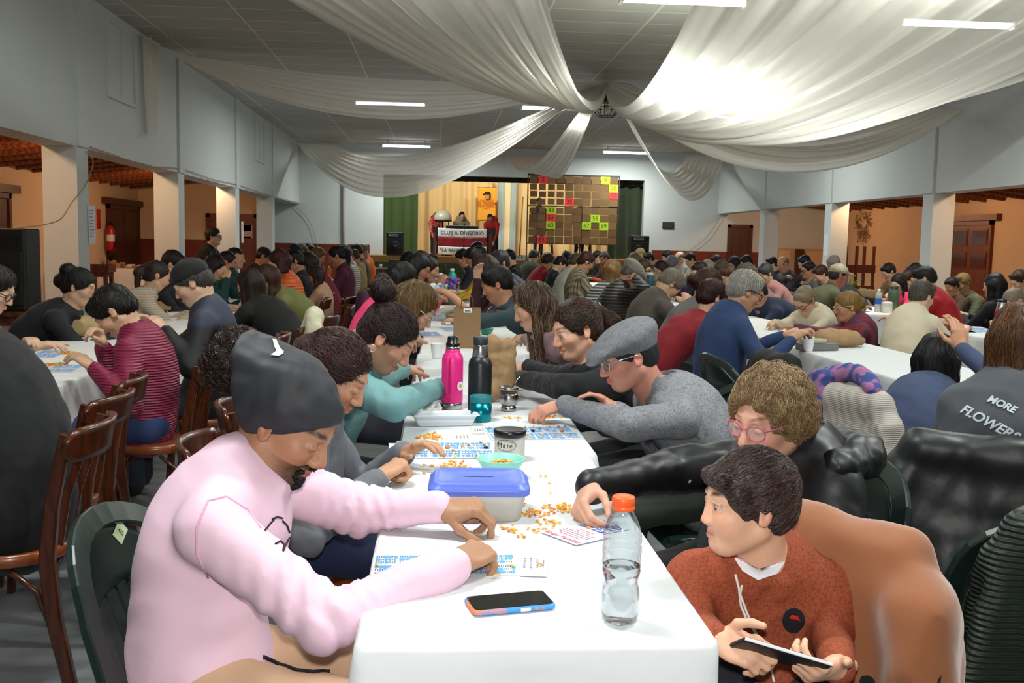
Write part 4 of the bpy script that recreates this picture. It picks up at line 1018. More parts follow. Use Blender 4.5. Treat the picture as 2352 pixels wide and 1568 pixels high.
def ik(S, W, a, b, pole):
    d = W-S; L = np.linalg.norm(d)
    if L > (a+b)*.985: W = S+d/L*(a+b)*.985; d = W-S; L = np.linalg.norm(d)
    t = (a*a-b*b+L*L)/(2*L); h = math.sqrt(max(1e-6, a*a-t*t)); u = d/L; p = np.asarray(pole, float); p = unit(p-u*np.dot(p, u))
    return S+u*t+p*h, W
def kd(P):
    import mathutils.kdtree
    t = mathutils.kdtree.KDTree(len(P))
    for i, p in enumerate(P): t.insert(p, i)
    t.balance(); return t
def vnormals(P, Q):
    n = np.cross(P[Q[:, 2]]-P[Q[:, 0]], P[Q[:, 3]]-P[Q[:, 1]]); N = np.zeros_like(P)
    for i in range(4): np.add.at(N, Q[:, i], n)
    return N/np.maximum(1e-12, np.linalg.norm(N, axis=1))[:, None]
def strands(P, Q, root, H, R, n, length, mats, flow='down', rad=.0008, curl=0., crown=(-.06, 0, .11), seed=0, lift=.003, seg=7, k=1., wild=.25, goal=(-.11, 0, .05)):
    """thin tapering hairs lying along the surface of the hair volume"""
    N = vnormals(P, Q); T = kd(P); r = np.random.default_rng(seed); idx = r.integers(0, len(P), n); V_ = []; F = []; MI = []
    cw = H+R@(np.asarray(crown)*k); gw = H+R@(np.asarray(goal)*k)
    for si, i in enumerate(idx):
        p = P[i].copy(); nn = N[i]; pts = []; rr = r.normal(size=3)*wild; L = length*r.uniform(.5, 1.2); ph = r.uniform(0, 6.28)
        for j in range(seg):
            if flow == 'down': g = unit(p-cw)*.7+np.array([0, 0, -.75])
            elif flow == 'world': g = np.array([0, 0, -1.])
            elif flow == 'back': g = unit(gw-p)
            elif flow == 'front': g = R@np.array([.8, 0, -.15])*.9+unit(p-cw)*.5
            else: g = unit(p-cw)
            g = g+rr; g = unit(g-nn*np.dot(g, nn)*.9)
            s = np.cross(nn, g)
            off = (s*math.sin(ph+j*1.5)+nn*(1+math.cos(ph+j*1.5))*.6)*curl
            pts.append(p+nn*(lift*(1+.3*math.sin(ph+j)))+off)
            p = p+g*L/seg; _, ii, _ = T.find(p); nn = N[ii]; d = p-P[ii]; p = p-nn*np.dot(d, nn)
        pts = np.array(pts); o = len(V_)
        t = np.gradient(pts, axis=0); t /= np.maximum(1e-9, np.linalg.norm(t, axis=1))[:, None]
        x = np.cross(t, nn); x /= np.maximum(1e-9, np.linalg.norm(x, axis=1))[:, None]; y = np.cross(x, t)
        for j in range(seg):
            q = rad*(1-.75*(j/(seg-1))**2)
            for a in (0, 2.094, 4.188): V_.append(pts[j]+(x[j]*math.cos(a)+y[j]*math.sin(a)*.8)*q)
        for j in range(seg-1):
            for a in range(3): F.append((o+j*3+a, o+j*3+(a+1) % 3, o+j*3+3+(a+1) % 3, o+j*3+3+a)); MI.append(si % len(mats))
    me = npmesh('hair_strands', np.array(V_), quads=np.array(F), mats=mats, mi=MI); return childmesh('hair_strands', me, root)
def hairmat(c, b=.35): return mat('hair_'+c, c, .55, bump=b, bscale=42., stretch=(7, 7, 1.1), var=.45, vscale=30, spec=.35)
def hair_ops(sd, style, H, R, k, th, L=.3, v=.009, fem=False):
    fw = V(math.cos(th), math.sin(th), 0); lf = V(-math.sin(th), math.cos(th), 0)
    def wl(p): return np.linalg.solve(R, (np.asarray(p)-H))/k   # world -> head frame
    smooth = style in ('bun', 'pony', 'pulled')
    if smooth: v = .007
    if style == 'curly': v = .017
    if style == 'buzz': v = .005
    sd.ell((-.018, 0, .033), (.097+v, .077+v*.9, .086+v), k=.01)
    if style in ('curly', 'bob', 'long'): sd.ell((-.045, 0, -.01), (.075+v, .078+v, .08), k=.03)
    elif style != 'bald': sd.ell((-.05, 0, -.02), (.062+v*.6, .066+v*.6, .06), k=.02)
    hl = .058 if not smooth else .066
    sd.ell((.108, 0, hl-.085), (.068 if style != 'curly' else .082, .092, .085 if style != 'curly' else .098), k=.012, sub=True)
    sd.ell((.060, 0, -.075), (.085, .12, .075), k=.012, sub=True)
    if style == 'bald':
        sd.ell((.02, 0, .10), (.13, .10, .075), k=.01, sub=True)
    if style in ('short', 'buzz', 'bald', 'pulled', 'bun', 'pony'):
        for s in (1, -1): sd.ell((.000, s*.092, -.026), (.031, .028, .036), k=.008, sub=True)
    sd.half((-.04, 0, -.078 if style not in ('buzz',) else -.055), unit((.35, 0, -1)), .012)
    if style == 'short':
        sd.cap((.055, -.035, .085), (.055, .035, .088), .018, k=.03)
    if style == 'fringe':
        sd.cap((.078, -.045, .058), (.080, .045, .062), .015, k=.02)
        for s in (1, -1): sd.cap((.045, s*.070, .03), (.03, s*.072, -.012), .014, .007, k=.02)
    if style == 'bun':
        sd.ell((-.125, 0, .115), (.046, .050, .044), k=.006); sd.ell((-.15, .02, .14), (.03, .03, .026), k=.01)
    if style == 'lowbun': sd.ell((-.125, 0, .0), (.042, .05, .045), k=.015)
    if style == 'pony':
        p = V(-.115, 0, .045); sd.ell(p, .026, k=.015)
        a = H+R@(p*k); b = a-fw*.07+V(0, 0, -.05); c = b-fw*.0+V(0, 0, -L)
        sd.cap(p, wl(b), .024, .032, k=.015); sd.cap(wl(b), wl(c), .033, .014, k=.02)
    if style in ('bob', 'long'):
        e = .10 if style == 'bob' else L
        for s in (1, -1):
            a = V(-.005, s*.074, .0); aw = H+R@(a*k); bw = aw+V(0, 0, -e)+lf*s*.012-fw*(.02 if style == 'bob' else .035)
            sd.cap(a, wl(bw), .026, .026 if style == 'bob' else .02, k=.03)
            a = V(-.065, s*.045, -.01); aw = H+R@(a*k); bw = aw+V(0, 0, -e*.98)+lf*s*.01-fw*(.01 if style == 'bob' else .05)
            sd.cap(a, wl(bw), .046, .034, k=.03)
        a = V(-.085, 0, -.01); aw = H+R@(a*k); bw = aw+V(0, 0, -e)-fw*(.0 if style == 'bob' else .055); sd.cap(a, wl(bw), .045, .035, k=.03)
PEOPLE = []
def person(lab, head, Y, th, pitch=25, hy=0, roll=0, sk='b98566', hair=('short', '1d1410'), top=('sweater', '3a3f48', 'cloth', None), legs='1f2530', hands=(None, None), poses=('rest', 'rest'), k=1., hip=None, fat=1.,
           fem=False, eyes='down', hat=None, glasses=None, beard=None, coll='crew', L=.3, H=None, lod=None, sh=None, elbows=(None, None), hup=(None, None), hdir=(None, None), strand=0, stand=False, noshow_legs=False, chairk=None,
           neck=None, shoe='1a1a1c', nose=1., smile=0., flow='down', smats=None, sleeve=1., noise=None, bun=None, curl=0., thumbs=(None, None), zfloor=0., child=False, slrad=1., slen=.07, sq=.68, lipc=None, handk=1., knee=None, chairlab=None, chairth=None, wstr=.0011, bulge=None, hem=.02, wra=1.):
    t_ = th*PI/180
    fw = V(math.cos(t_), math.sin(t_), 0); lf = V(-math.sin(t_), math.cos(t_), 0); up = V(0, 0, 1)
    if H is None: H = uy(head[0], head[1], Y)
    Rh = rotz(t_+hy*PI/180)@roty(pitch*PI/180)@rotx(roll*PI/180)
    if lod is None: lod = 0 if Y < 3.1 else 1 if Y < 4.6 else 2 if Y < 8.5 else 3 if Y < 13 else 4
    res = (.010, .012, .015, .019, .024)[lod]; hr = (.0036, .0046, .0075, .011, .015)[lod]; sr = (.0095, .011, .015, .02, .026)[lod]; rr = (.0055, .006, .009, .013, .017)[lod]
    # spine
    N = H+Rh@(V(-.045, 0, -.15)*k)*.55+(H-fw*.045*k-up*.155*k-H)*.45 if neck is None else np.asarray(neck, float)
    hz = .54*(.4+.6*k) if not stand else .92*k+zfloor
    if hip is None:
        hz0 = hz+(0 if stand else zfloor); dz = N[2]-hz0; LL = .545*k; hh = math.sqrt(max(0., LL*LL-dz*dz)) if dz < LL else 0.
        hip = V(N[0], N[1], 0)-fw*min(hh, .42)*(1 if not stand else .15); hip[2] = hz0
    hip = np.asarray(hip, float)
    base = V(hip[0], hip[1], zfloor)
    root = empty('person', base, lab, 'person', rz=0.)
    root.rotation_euler[2] = t_
    C1 = hip+up*.20*k-fw*.035*k; S3 = N-up*.015*k
    def bez(t): return (1-t)**3*hip+3*(1-t)**2*t*(hip+up*.19*k-fw*.03*k)+3*(1-t)*t*t*(lerp(hip, S3, .72)-fw*.055*k)+t**3*S3
    sw = (.158 if fem else .178)*k if sh is None else sh
    Sc = bez(.90)
    SR, SL = Sc-lf*sw-up*.025*k+fw*.01, Sc+lf*sw-up*.025*k+fw*.01
    # arms
    a_, b_ = .285*k, .255*k
    W = []; E = []
    for i, (S, s) in enumerate(((SR, -1), (SL, 1))):
        h = hands[i]
        if h is None: tgt = V(S[0], S[1], 0)+fw*.36*k-lf*s*.10*k+up*(.80 if not stand else .95)
        elif len(h) == 3 and abs(h[0]) > 30: tgt = uy(*h)
        elif len(h) == 2: tgt = uz(h[0], h[1], .80)
        else: tgt = np.asarray(h, float)
        if elbows[i] is not None:
            e = np.asarray(elbows[i], float); e = S+unit(e-S)*a_*1.0 if False else e; w = tgt
        else:
            e, w = ik(S, tgt, a_, b_, -up*.8+lf*s*.6-fw*.3)
        E.append(e); W.append(w)
    # body
    sd = SDF()
    T = [0, .22, .45, .68, .88, 1.]
    rad = [.135, .120, .125, .13, .105, .06]
    for i in range(5): sd.cap(bez(T[i]), bez(T[i+1]), rad[i]*k*fat*.92, rad[i+1]*k*fat*.92, k=.04, n=fw, sq=sq)
    sd.cap(SR, SL, .045*k, k=.04)
    for i, (S, s) in enumerate(((SR, -1), (SL, 1))):
        sd.cap(S, E[i], .040*k, .034*k, k=.02); sd.cap(E[i], W[i], .034*k, .0255*k*handk, k=.015)
        f = hdir[i] if hdir[i] is not None else unit(W[i]-E[i])*1.0+V(0, 0, -.15)
        hand_ops(sd, W[i], f, hup[i] if hup[i] is not None else up, 1 if i == 0 else -1, poses[i], k=k*.98*handk, fat=1.05 if lod < 2 else 1.25, thumb=thumbs[i])
    sd.frame(Rh, H, k)
    nk = (.050 if fem else .056)*(fat**.5)
    sd.frame(); sd.cap(H+Rh@(V(-.030, 0, -.055)*k), N-up*.03*k+fw*.012, nk*k, (nk+.004)*k, k=.03)
    sd.frame(Rh, H, k); head_ops(sd, lod < 3, eyes, fem, fat**.35, nose, child, smile)
    sd.frame()
    skc, brow = hexc(sk), hexc(hair[1] if hair[1] else '2a1d16')*.8
    def attr(P, own):
        q = ((P-H)@Rh)/k; c = np.tile(skc, (len(P), 1)); near = (np.abs(q) < .16).all(1)
        def mixm(m, col):
            nonlocal c
            m = (np.clip(m, 0, 1)*near)[:, None]; c = c*(1-m)+np.asarray(col)*m
        sy = np.stack([q[:, 0], np.abs(q[:, 1]), q[:, 2]], 1)
        red = skc*np.array([1.12, .72, .66])
        mixm(gauss(sy, (.07, .042, -.03), (.03, .025, .022))*.55, red); mixm(gauss(q, (.112, 0, -.036), (.016, .014, .012))*.5, red); mixm(gauss(sy, (-.014, .085, -.01), (.025, .02, .035))*.4, red)
        if lod < 3:
            lp = hexc(lipc) if lipc else skc*np.array([.92, .52, .50]); zc = -.067+np.minimum(1, sy[:, 1]/.02)**2*(.002+smile*.005)
            m = np.exp(-((q[:, 2]-zc)/.0085)**4)*np.exp(-(sy[:, 1]/.022)**6)*(q[:, 0] > .07); mixm(m*(.8 if fem or child else .5), lp)
            m = np.exp(-((q[:, 2]+.0675-np.minimum(1, sy[:, 1]/.02)**2*smile*.006)/.0016)**2)*np.exp(-(sy[:, 1]/.021)**6)*(q[:, 0] > .07); mixm(m*.75, lp*.3)
            zb = .0255+.006*np.sin(np.clip((sy[:, 1]-.012)/.04, 0, 1)*PI*.8)
            m = np.exp(-((q[:, 2]-zb)/(.0042 if fem else .0055))**4)*np.exp(-((sy[:, 1]-.033)/.021)**6)*(q[:, 0] > .05); mixm(m*(.75 if fem else .85), brow)
            m = gauss(sy, (.09, .033, -.006), (.02, .017, .0022))*(q[:, 0] > .06) if eyes == 'down' else gauss(sy, (.09, .033, .006), (.02, .017, .0022))*(q[:, 0] > .06)
            mixm(m*.8, brow*.6); mixm(gauss(sy, (.085, .033, -.012), (.02, .018, .008))*.22, skc*.6)
        if eyes != 'down' and lod < 3:
            e = (own == 1) & near; mixm(e*1., (.50, .47, .44)); d = np.sqrt((sy[:, 1]-.0335)**2+(q[:, 2]+.001)**2); mixm(e*(d < .0072), (.05, .03, .02)); mixm(e*(d < .003), (.005, .005, .005))
        if beard:
            bc = hexc(beard[0])
            n = .5+.5*np.sin(q[:, 0]*900+np.sin(q[:, 1]*700)*3)*np.sin(q[:, 2]*800+2)
            reg = np.exp(-((sy[:, 1])/.062)**6)*(q[:, 2] < -.052+.3*np.maximum(0, .03-q[:, 0]))*np.clip((q[:, 0]+.02)/.03, 0, 1)*(q[:, 2] > -.14)
            reg = reg*(1-np.exp(-((q[:, 2]+.067)/.010)**4)*np.exp(-(sy[:, 1]/.022)**4))
            reg = np.maximum(reg, np.exp(-((q[:, 2]+.055)/.006)**4)*np.exp(-(sy[:, 1]/.03)**6)*(q[:, 0] > .07))
            mixm(reg*beard[1]*(.75+.25*n), bc)
        return c
    fine = [(H-.15*k, H+.15*k)]
    if lod < 3:
        for i in range(2): fine.append((W[i]-.03-.17*k*(0), W[i]+.0)) if False else fine.append((np.minimum(W[i]-.05, W[i]+unit(W[i]-E[i])*.17*k-.08), np.maximum(W[i]+.05, W[i]+unit(W[i]-E[i])*.17*k+.08)))
    sdf_obj(sd, 'body', [skinmat()], root, res, fine, hr if lod < 3 else hr, attr=attr, rel=1 if lod < 2 else 0)
    # upper garment
    nm, col, kind = top[:3]; col2 = top[3] if len(top) > 3 else None
    tm = top[4] if len(top) > 4 and top[4] is not None else gm(nm, col, kind, col2)
    g = SDF(); rt = [.150, .142, .145, .148, .118, .062]
    for i in range(5): g.cap(bez(T[i]), bez(T[i+1]), rt[i]*k*fat, rt[i+1]*k*fat, k=.05*k, n=fw, sq=sq+.04)
    if bulge: g.ell(bez(bulge[0])+fw*bulge[1], bulge[2], k=.06)
    g.cap(hip+up*.02, hip-up*hem+fw*.02, .150*k*fat, (.152 if hem < .05 else .185)*k*fat, k=.03*k, n=fw, sq=sq+.10)
    g.cap(SR, SL, .058*k*fat**.5, k=.05*k, n=fw, sq=.85)
    g.cap(N-up*.02*k, SR, .048*k, .05*k, k=.03); g.cap(N-up*.02*k, SL, .048*k, .05*k, k=.03)
    thick = {'jacket': .014, 'coat': .014, 'puffer_jacket': .02, 'sweatshirt': .011}.get(nm, .008)
    for i, (S, s) in enumerate(((SR, -1), (SL, 1))):
        g.cap(S, E[i], (.050*slrad+thick)*k, (.042*slrad+thick)*k, k=.03*k, wr=(.0050*wra*k, slen, 1., .45) if lod < 3 else None)
        if sleeve > 0:
            d = W[i]-E[i]; w_ = E[i]+d*sleeve*(1-.012/max(.05, np.linalg.norm(d)))
            g.cap(E[i], w_, (.040*slrad+thick)*k, (.030*slrad**.5+thick*.8)*k, k=.012*k, wr=(.0045*wra*k, slen*.8, .05, .5) if lod < 3 else None)
            if lod < 2:
                g.cap(w_-unit(d)*.045, w_, (.033+thick*.6)*k, (.031+thick*.6)*k, k=.006, own=1)
    nr = (nk+.010)*k
    if coll in ('crew', 'hood', 'shirt'):
        for j in range(14):
            a0, a1 = 2*PI*j/14, 2*PI*(j+1)/14
            q0 = N+fw*(math.cos(a0)*nr*1.02+.008)+lf*math.sin(a0)*nr-up*(.020+.022*math.cos(a0)-.01)*k; q1 = N+fw*(math.cos(a1)*nr*1.02+.008)+lf*math.sin(a1)*nr-up*(.020+.022*math.cos(a1)-.01)*k
            g.cap(q0, q1, .012*k, k=.012, own=1 if coll != 'hood' else 0)
    if coll in ('turtle', 'high'):
        g.cap(N-up*.03*k+fw*.01, N+up*(.045 if coll == 'turtle' else .03)*k+fw*.012, (nk+.016)*k, (nk+(.016 if coll == 'turtle' else .024))*k, k=.02)
        g.cap(N-up*.0*k+fw*.012, N+up*.2*k+fw*.02, (nk+.006)*k, (nk+.02)*k, k=.006, sub=True)
    if coll == 'hood':
        for s in (-1, 1):
            g.cap(N-fw*.065*k-up*.03*k, N+lf*s*.085*k-up*.012*k-fw*.01*k, .045*k, .03*k, k=.03); g.cap(N+lf*s*.085*k-up*.012*k, N+fw*.07*k+lf*s*.03*k-up*.06*k, .028*k, .02*k, k=.02)
        g.cap(N-fw*.075*k-up*.04*k, N-fw*.10*k-up*.11*k, .06*k, .045*k, k=.03, n=fw, sq=.6)
    nz = noise if noise is not None else ((.004, 24, .6), (.0022, 55, .8)) if lod < 3 else ((.004, 22, .6),)
    own1 = tm if not smats else smats
    sdf_obj(g, nm, [tm, own1], root, sr, noise=nz, rel=1)
    # legs
    if not noshow_legs:
        t = SDF(); lk = k*(.5+.5*fat)
        for s in (-1, 1):
            hj = hip+lf*s*.085*k-up*.01
            if stand:
                kn = hip+lf*s*.09*k-up*.42*k+fw*.02; an = V(hip[0], hip[1], zfloor+.09)+lf*s*.095*k
            else:
                kz = .50*(.4+.6*k)+zfloor; kn = V(hip[0], hip[1], 0)+fw*.40*k+lf*s*.12*k+up*kz; an = V(kn[0], kn[1], zfloor+.09)-fw*.03-up*0
                if knee is not None: kn = kn+fw*knee; an = an+fw*knee
            t.cap(hj, kn, .092*lk, .066*lk, k=.03); t.cap(kn, an, .062*lk, .048*lk, k=.03)
            if lod >= 2: t.cap(an-up*.045, an-up*.055+fw*.14*k, .035, .03, k=.01, own=1)
            elif True:
                so = SDF(); so.cap(an-up*.035-fw*.03, an-up*.052+fw*.15*k, .038*k, .034*k, k=.02, n=up, sq=.8); so.cap(an+up*.01, an-up*.03, .045*k, .04*k, k=.02)
                so.half(an-up*.085, (0, 0, -1), .01)
                sdf_obj(so, 'shoe', [mat('shoe_'+shoe, shoe, .6)], root, .009)
        t.cap(hip-lf*.05*k, hip+lf*.05*k, .118*lk, k=.04)
        sdf_obj(t, 'trousers', [gm('trousers', legs, 'cloth', None), mat('shoe_'+shoe, shoe, .6)], root, sr*1.4, noise=((.004, 22, .7),), rel=1)
    # hair, hats, glasses
    hs = None
    if hair[0] and hair[0] != 'none':
        h = SDF(); h.frame(Rh, H, k); hair_ops(h, hair[0], H, Rh, k, t_, L)
        if hat: h.half((0, 0, .032), (-.1, 0, 1), .01)
        if bun is not None: h.ell(bun[0], bun[1], k=.012)
        nz = ((.0055, 95, 1), (.004, 60, 1)) if hair[0] == 'curly' else ((.003, 70, .4),) if hair[0] in ('long', 'bob') else ((.0018, 90, .6),)
        if lod >= 3: nz = nz+((.005, 48, .5), (.003, 110, 1))
        P, Q, own = h.mesh(rr, noise=nz); P = relax(P, Q, 1)
        hm = hairmat(hair[1]); childmesh('hair', npmesh('hair', P, quads=Q, mats=[hm]), root)
        if not strand and lod == 2: strand = 420
        if strand:
            c2 = hair[2] if len(hair) > 2 else hair[1]
            strands(P, Q, root, H, Rh, strand, .07*k if hair[0] not in ('long',) else .16, [mat('strand_'+hair[1], hair[1], .38), mat('strand_'+c2, c2, .38)], flow=flow, curl=curl, k=k, seed=len(PEOPLE), rad=wstr if lod < 2 else .0017)
    if hat:
        s = SDF(); s.frame(Rh, H, k); hm = gm('hat', hat[1], hat[2] if len(hat) > 2 else 'cloth', hat[3] if len(hat) > 3 else None)
        if hat[0] == 'cap':
            s.ell((-.014, 0, .045), (.108, .090, .088), k=.01); s.half((0, 0, .024), unit((.10, 0, -1)), .006)
            s.ell((.112, 0, .040), (.085, .072, .010), k=.010, rot=roty(.16)); s.ell((-.014, 0, .132), .008, k=.004)
        elif hat[0] == 'flat':
            s.ell((-.022, 0, .062), (.120, .100, .060), k=.02, rot=roty(.12)); s.ell((.075, 0, .050), (.075, .084, .026), k=.035, rot=roty(.26))
            s.ell((-.032, 0, .030), (.092, .088, .074), k=.02); s.half((0, 0, .010), unit((.05, 0, -1)), .008); s.ell((.112, 0, .026), (.048, .066, .009), k=.016, rot=roty(.34))
        elif hat[0] == 'beanie':
            s.ell((-.02, 0, .05), (.110, .09, .092), k=.01); s.half((0, 0, .02), (0, 0, -1), .006)
        sdf_obj(s, 'hat', [hm], root, (.005, .006, .009, .012, .016)[lod], noise=((.0015, 60, 1),))
    if glasses:
        q = MB(); gmt = mat('glasses_'+glasses[0], glasses[0], .3, metal=glasses[1] if len(glasses) > 1 else 0.)
        def w(p): return H+Rh@(np.asarray(p)*k)
        R_ = .0235
        for s in (1, -1):
            q.tube([w((.1005-.010*(abs(R_*math.cos(a)+.033)/.057)**2, s*(.033+R_*1.08*math.cos(a)), -.004+R_*.86*math.sin(a))) for a in np.linspace(0, 2*PI, 19)], .0018*k if lod < 2 else .003, 6, cap=False)
            q.tube([w((.092, s*.058, .006)), w((.05, s*.079, .008)), w((-.01, s*.084, .006)), w((-.03, s*.083, -.012))], .0019*k if lod < 2 else .003, 6)
        q.tube([w((.100, -.010, .002)), w((.104, 0, .006)), w((.100, .010, .002))], .0018*k, 6)
        childmesh('glasses', q.mesh('glasses', [gmt]), root)
        if lod < 2:
            q = MB()
            for s in (1, -1):
                P = [w((.1005-.010*(abs(R_*.96*math.cos(a)+.033)/.057)**2, s*(.033+R_*1.04*math.cos(a)), -.004+R_*.82*math.sin(a))) for a in np.linspace(0, 2*PI, 18, endpoint=False)]; q.add(P, [tuple(range(18))], 0, False)
            tint = glasses[2] if len(glasses) > 2 else 'f4f4f4'
            gl = mat('lens_'+tint, tint, .02, alpha=.16 if tint == 'f4f4f4' else .5, spec=.6); childmesh('lens', q.mesh('lens', [gl]), root)
    info = dict(root=root, H=H, R=Rh, N=N, hip=hip, fw=fw, lf=lf, W=W, E=E, S=(SR, SL), bez=bez, th=t_, k=k, tm=tm)
    PEOPLE.append(info)
    if chairk:
        cpos = hip-fw*.02; chair(chairk, cpos[0], cpos[1], t_ if chairth is None else chairth*PI/180, (('bentwood chair ' if chairk == 'b' else 'dark green plastic chair ')+(chairlab or 'under the '+lab)), 'bentwood chairs' if chairk == 'b' else 'green plastic chairs', z=zfloor)
    return info
def gm(nm, col, kind='cloth', col2=None):
    if kind == 'leather': return mat('leather_'+col, col, .46, kind='cloth', bump=.5, spec=.6)
    if kind == 'quilt': return mat('quilted_'+col, col, .5, kind='quilt', bump=.6 if nm != 'coat' else .3, vscale=11. if nm == 'puffer_jacket' else 24. if nm == 'jacket' else 44.)
    if kind == 'knit': return mat('knit_'+col, col, .85, kind='knit', col2=col2, bump=.5)
    if kind in ('speckle', 'plaid', 'stripe', 'patch', 'bands'): return mat(kind+'_'+col, col, .85, kind=kind, col2=col2, bump=.2 if kind == 'speckle' else 0, vscale=14.)
    if kind == 'twotone': return mat('twotone_'+col, col, .7, kind='twotone', col2=col2, vscale=.98)
    return mat('cloth_'+col, col, .85, kind='cloth', bump=.35, sheen=.03)
# ------------------------------------------------------------------ the crowd behind (row by row)
S1, S2, S3, S4 = 'c49a7c', 'b07f60', 'd0a88c', '9c6c4e'
DK, BR, LB, BL, GR, WH, RD, AU = '120d0b', '2a1a12', '4a3020', '8a6a3c', '6e6a64', 'a8a49a', '3a140e', '5e3418'
def far(lab, px, py, Y, th, hair, top, **kw):
    kw.setdefault('chairk', 'b' if px < 900 else None)
    kw.setdefault('fem', hair[0] in ('long', 'bob', 'bun', 'pony', 'curly'))
    kw.setdefault('pitch', 28)
    hx = kw.pop('hx', None)
    if hx is not None: kw['hip'] = V(hx, Y, .56)
    kw.setdefault('sk', (S1, S2, S3)[(px*7+py) % 3])
    i = person(lab, (px, py), Y, th, hair=hair, top=top, **kw); i['root']['group'] = 'people at the long tables'; return i
sw = lambda c, k='cloth', c2=None, n='sweater': (n, c, k, c2)
jk = lambda c, k='cloth', c2=None: ('jacket', c, k, c2)
# left row, right side (facing the left wall)
far('person in maroon quilted jacket bent low over the corn', 262, 716, 4.95, 180, ('short', DK), jk('7c1a3c', 'quilt'), pitch=48, hands=((236, 796, 4.86), (215, 845, 4.7)), poses=('pinch', 'rest'), hip=(-1.42, 4.98, .55), coll='high', fat=1.12, legs='26355c', eyes='down', fem=True, elbows=(None, None))
far('person in black cap and navy hooded jacket facing left', 440, 648, 5.65, 184, ('short', '4a4440'), jk('101113', 'twotone', '2b3144'), pitch=30, hat=('cap', '1b1a1a'), coll='hood', fat=1.2, hip=(-1.30, 5.7, .55), hands=((350, 745, 5.5), (380, 760, 5.4)))
far('person with long dark brown hair seen from behind, black top', 572, 652, 8.2, 150, ('long', BR), sw('121214'), L=.42, pitch=15, fat=1.05)
far('person with long brown hair in olive green jacket bending left', 612, 640, 9.0, 196, ('long', '3a2012'), jk('6f7040'), L=.46, pitch=38, hy=15)
far('person in orange puffer jacket with dark red hair', 640, 601, 10.2, 185, ('bob', RD), ('puffer_jacket', 'd0602c', 'quilt', None), pitch=25)
far('child in black jacket with short dark hair, ear showing', 676, 600, 11.2, 190, ('short', DK), jk('101620'), pitch=20, k=.95)
far('child with brown bob in beige top, purple coat behind', 725, 632, 10.6, 170, ('bob', '2e1a10'), sw('b08a70'), k=.82, pitch=30)
far('person in maroon top with long dark hair behind the beige child', 706, 604, 11.6, 182, ('long', BR), sw('6a1626'), L=.4)
far('person in burgundy jacket with long dark ponytail at the left row', 772, 588, 12.4, 184, ('pony', '14101a'), jk('4e1432'), L=.4, fat=1.08)
far('person with grey hair in white padded coat', 791, 583, 14.2, 184, ('short', '7c7c7c'), ('puffer_jacket', 'b0aaa4', 'quilt', None))
far('child with light brown hair in beige hooded top', 812, 590, 14.8, 175, ('short', '4c3620'), sw('a8935c'), k=.88, coll='hood')
far('person with dark brown hair behind the beige hooded child', 818, 579, 16.0, 180, ('short', '2c1c12'), sw('5a4a3a'))
far('bald person in bright orange top near the far left row', 832, 576, 16.6, 178, ('bald', '8a6a58'), sw('d0661c'), hy=-20)
# left row, left side (facing right)
far('person in grey top with glasses at the left picture edge', -12, 662, 5.5, 0, ('bob', '20140f'), sw('77797e', 'stripe', '8a8c90'), glasses=('181818',), hip=(-2.86, 5.6, .55), hands=((70, 800, 5.3), (60, 790, 5.4)))
far('person in black hooded jacket with curly dark bun', 182, 658, 6.9, 2, ('lowbun', '16100d'), jk('17171c'), coll='hood', pitch=18, bun=((-.10, 0, .08), (.05, .06, .05)), fat=1.05)
far("person in cream fleece with brown ponytail and pink scarf", 362, 634, 8.5, 25, ("pony", BR), sw("b3a890", "bands", "a08f84"), L=.22, pitch=22, coll="high")
far('person with dark hair half hidden behind the black cap', 398, 606, 9.6, 5, ('short', DK), sw('1b1d22'))
far('person in teal top with dark hair and gold hair clip', 496, 613, 10.4, -5, ('bob', '1e1010'), sw('12403f'), pitch=22, hands=((520, 640, 10.3), None))
far('person resting face on hand beside the teal top', 524, 602, 11.3, 0, ('pulled', '22120e'), sw('143c3c'), pitch=10, hands=((533, 618, 11.2), None), fem=True)
far('person with very short black hair looking right in profile', 542, 592, 12.2, 0, ('buzz', '0e0b0a'), sw('17343a'), pitch=5)
far('person in black cap before the left column', 606, 589, 14.2, 5, ('short', DK), jk('15161a'), hat=('cap', '0f0f14'))
far('person in dark cap with white band by the wainscot', 678, 581, 15.6, 0, ('short', DK), jk('1a1c24'), hat=('beanie', '14161e'))
far('person in mottled green cap by the wainscot', 693, 578, 16.6, 0, ('short', BR), jk('4a3a2c'), hat=('cap', '3a3e28', 'patch', '5a5a3c'))
far('person with black hair at the far end of the left row', 710, 576, 17.2, 0, ('short', DK), sw('705038'))
far('person with fair curly hair by the red wainscot', 731, 589, 14.6, -2, ('curly', '7a5c30'), sw('3a2230'), pitch=25)
# centre row, left side
far('person with dark curls in neon pink top', 925, 641, 7.4, -12, ('bob', DK), sw('f2457a'), hx=-.58, pitch=25, sk=S2, chairk=None, hands=((1010, 688, 7.3), (1000, 692, 7.2)))
far('person in blue and white sweater with black hair', 962, 616, 8.7, -8, ('bob', '100c0b'), sw('d8d8d8', 'patch', '4a7ab8'), hx=-.56, pitch=22, sk=S4, chairk=None, hands=((1010, 655, 8.6), None))
far('person in cream cardigan with hand on chin', 985, 618, 9.7, -10, ('long', BR), sw('b8b2a4', 'knit', '8a8478'), hx=-.56, L=.3, chairk=None, pitch=15)
far('person with grey streaked dark hair behind the blue sweater', 968, 603, 11.0, 0, ('short', '33302e'), sw('3c3c44'), hx=-.66, chairk=None)
far('person with dark hair behind the neon pink top', 940, 603, 11.8, 0, ('short', DK), sw('23232a'), hx=-.70, chairk=None)
far('child in blue and white striped shirt looking at the viewer', 991, 601, 13.0, -55, ('short', '120e0c'), sw('dfe4ea', 'patch', '3f6fc4'), hip=V(-.46, 13.3, .5), k=.84, pitch=5, chairk=None, eyes='open')
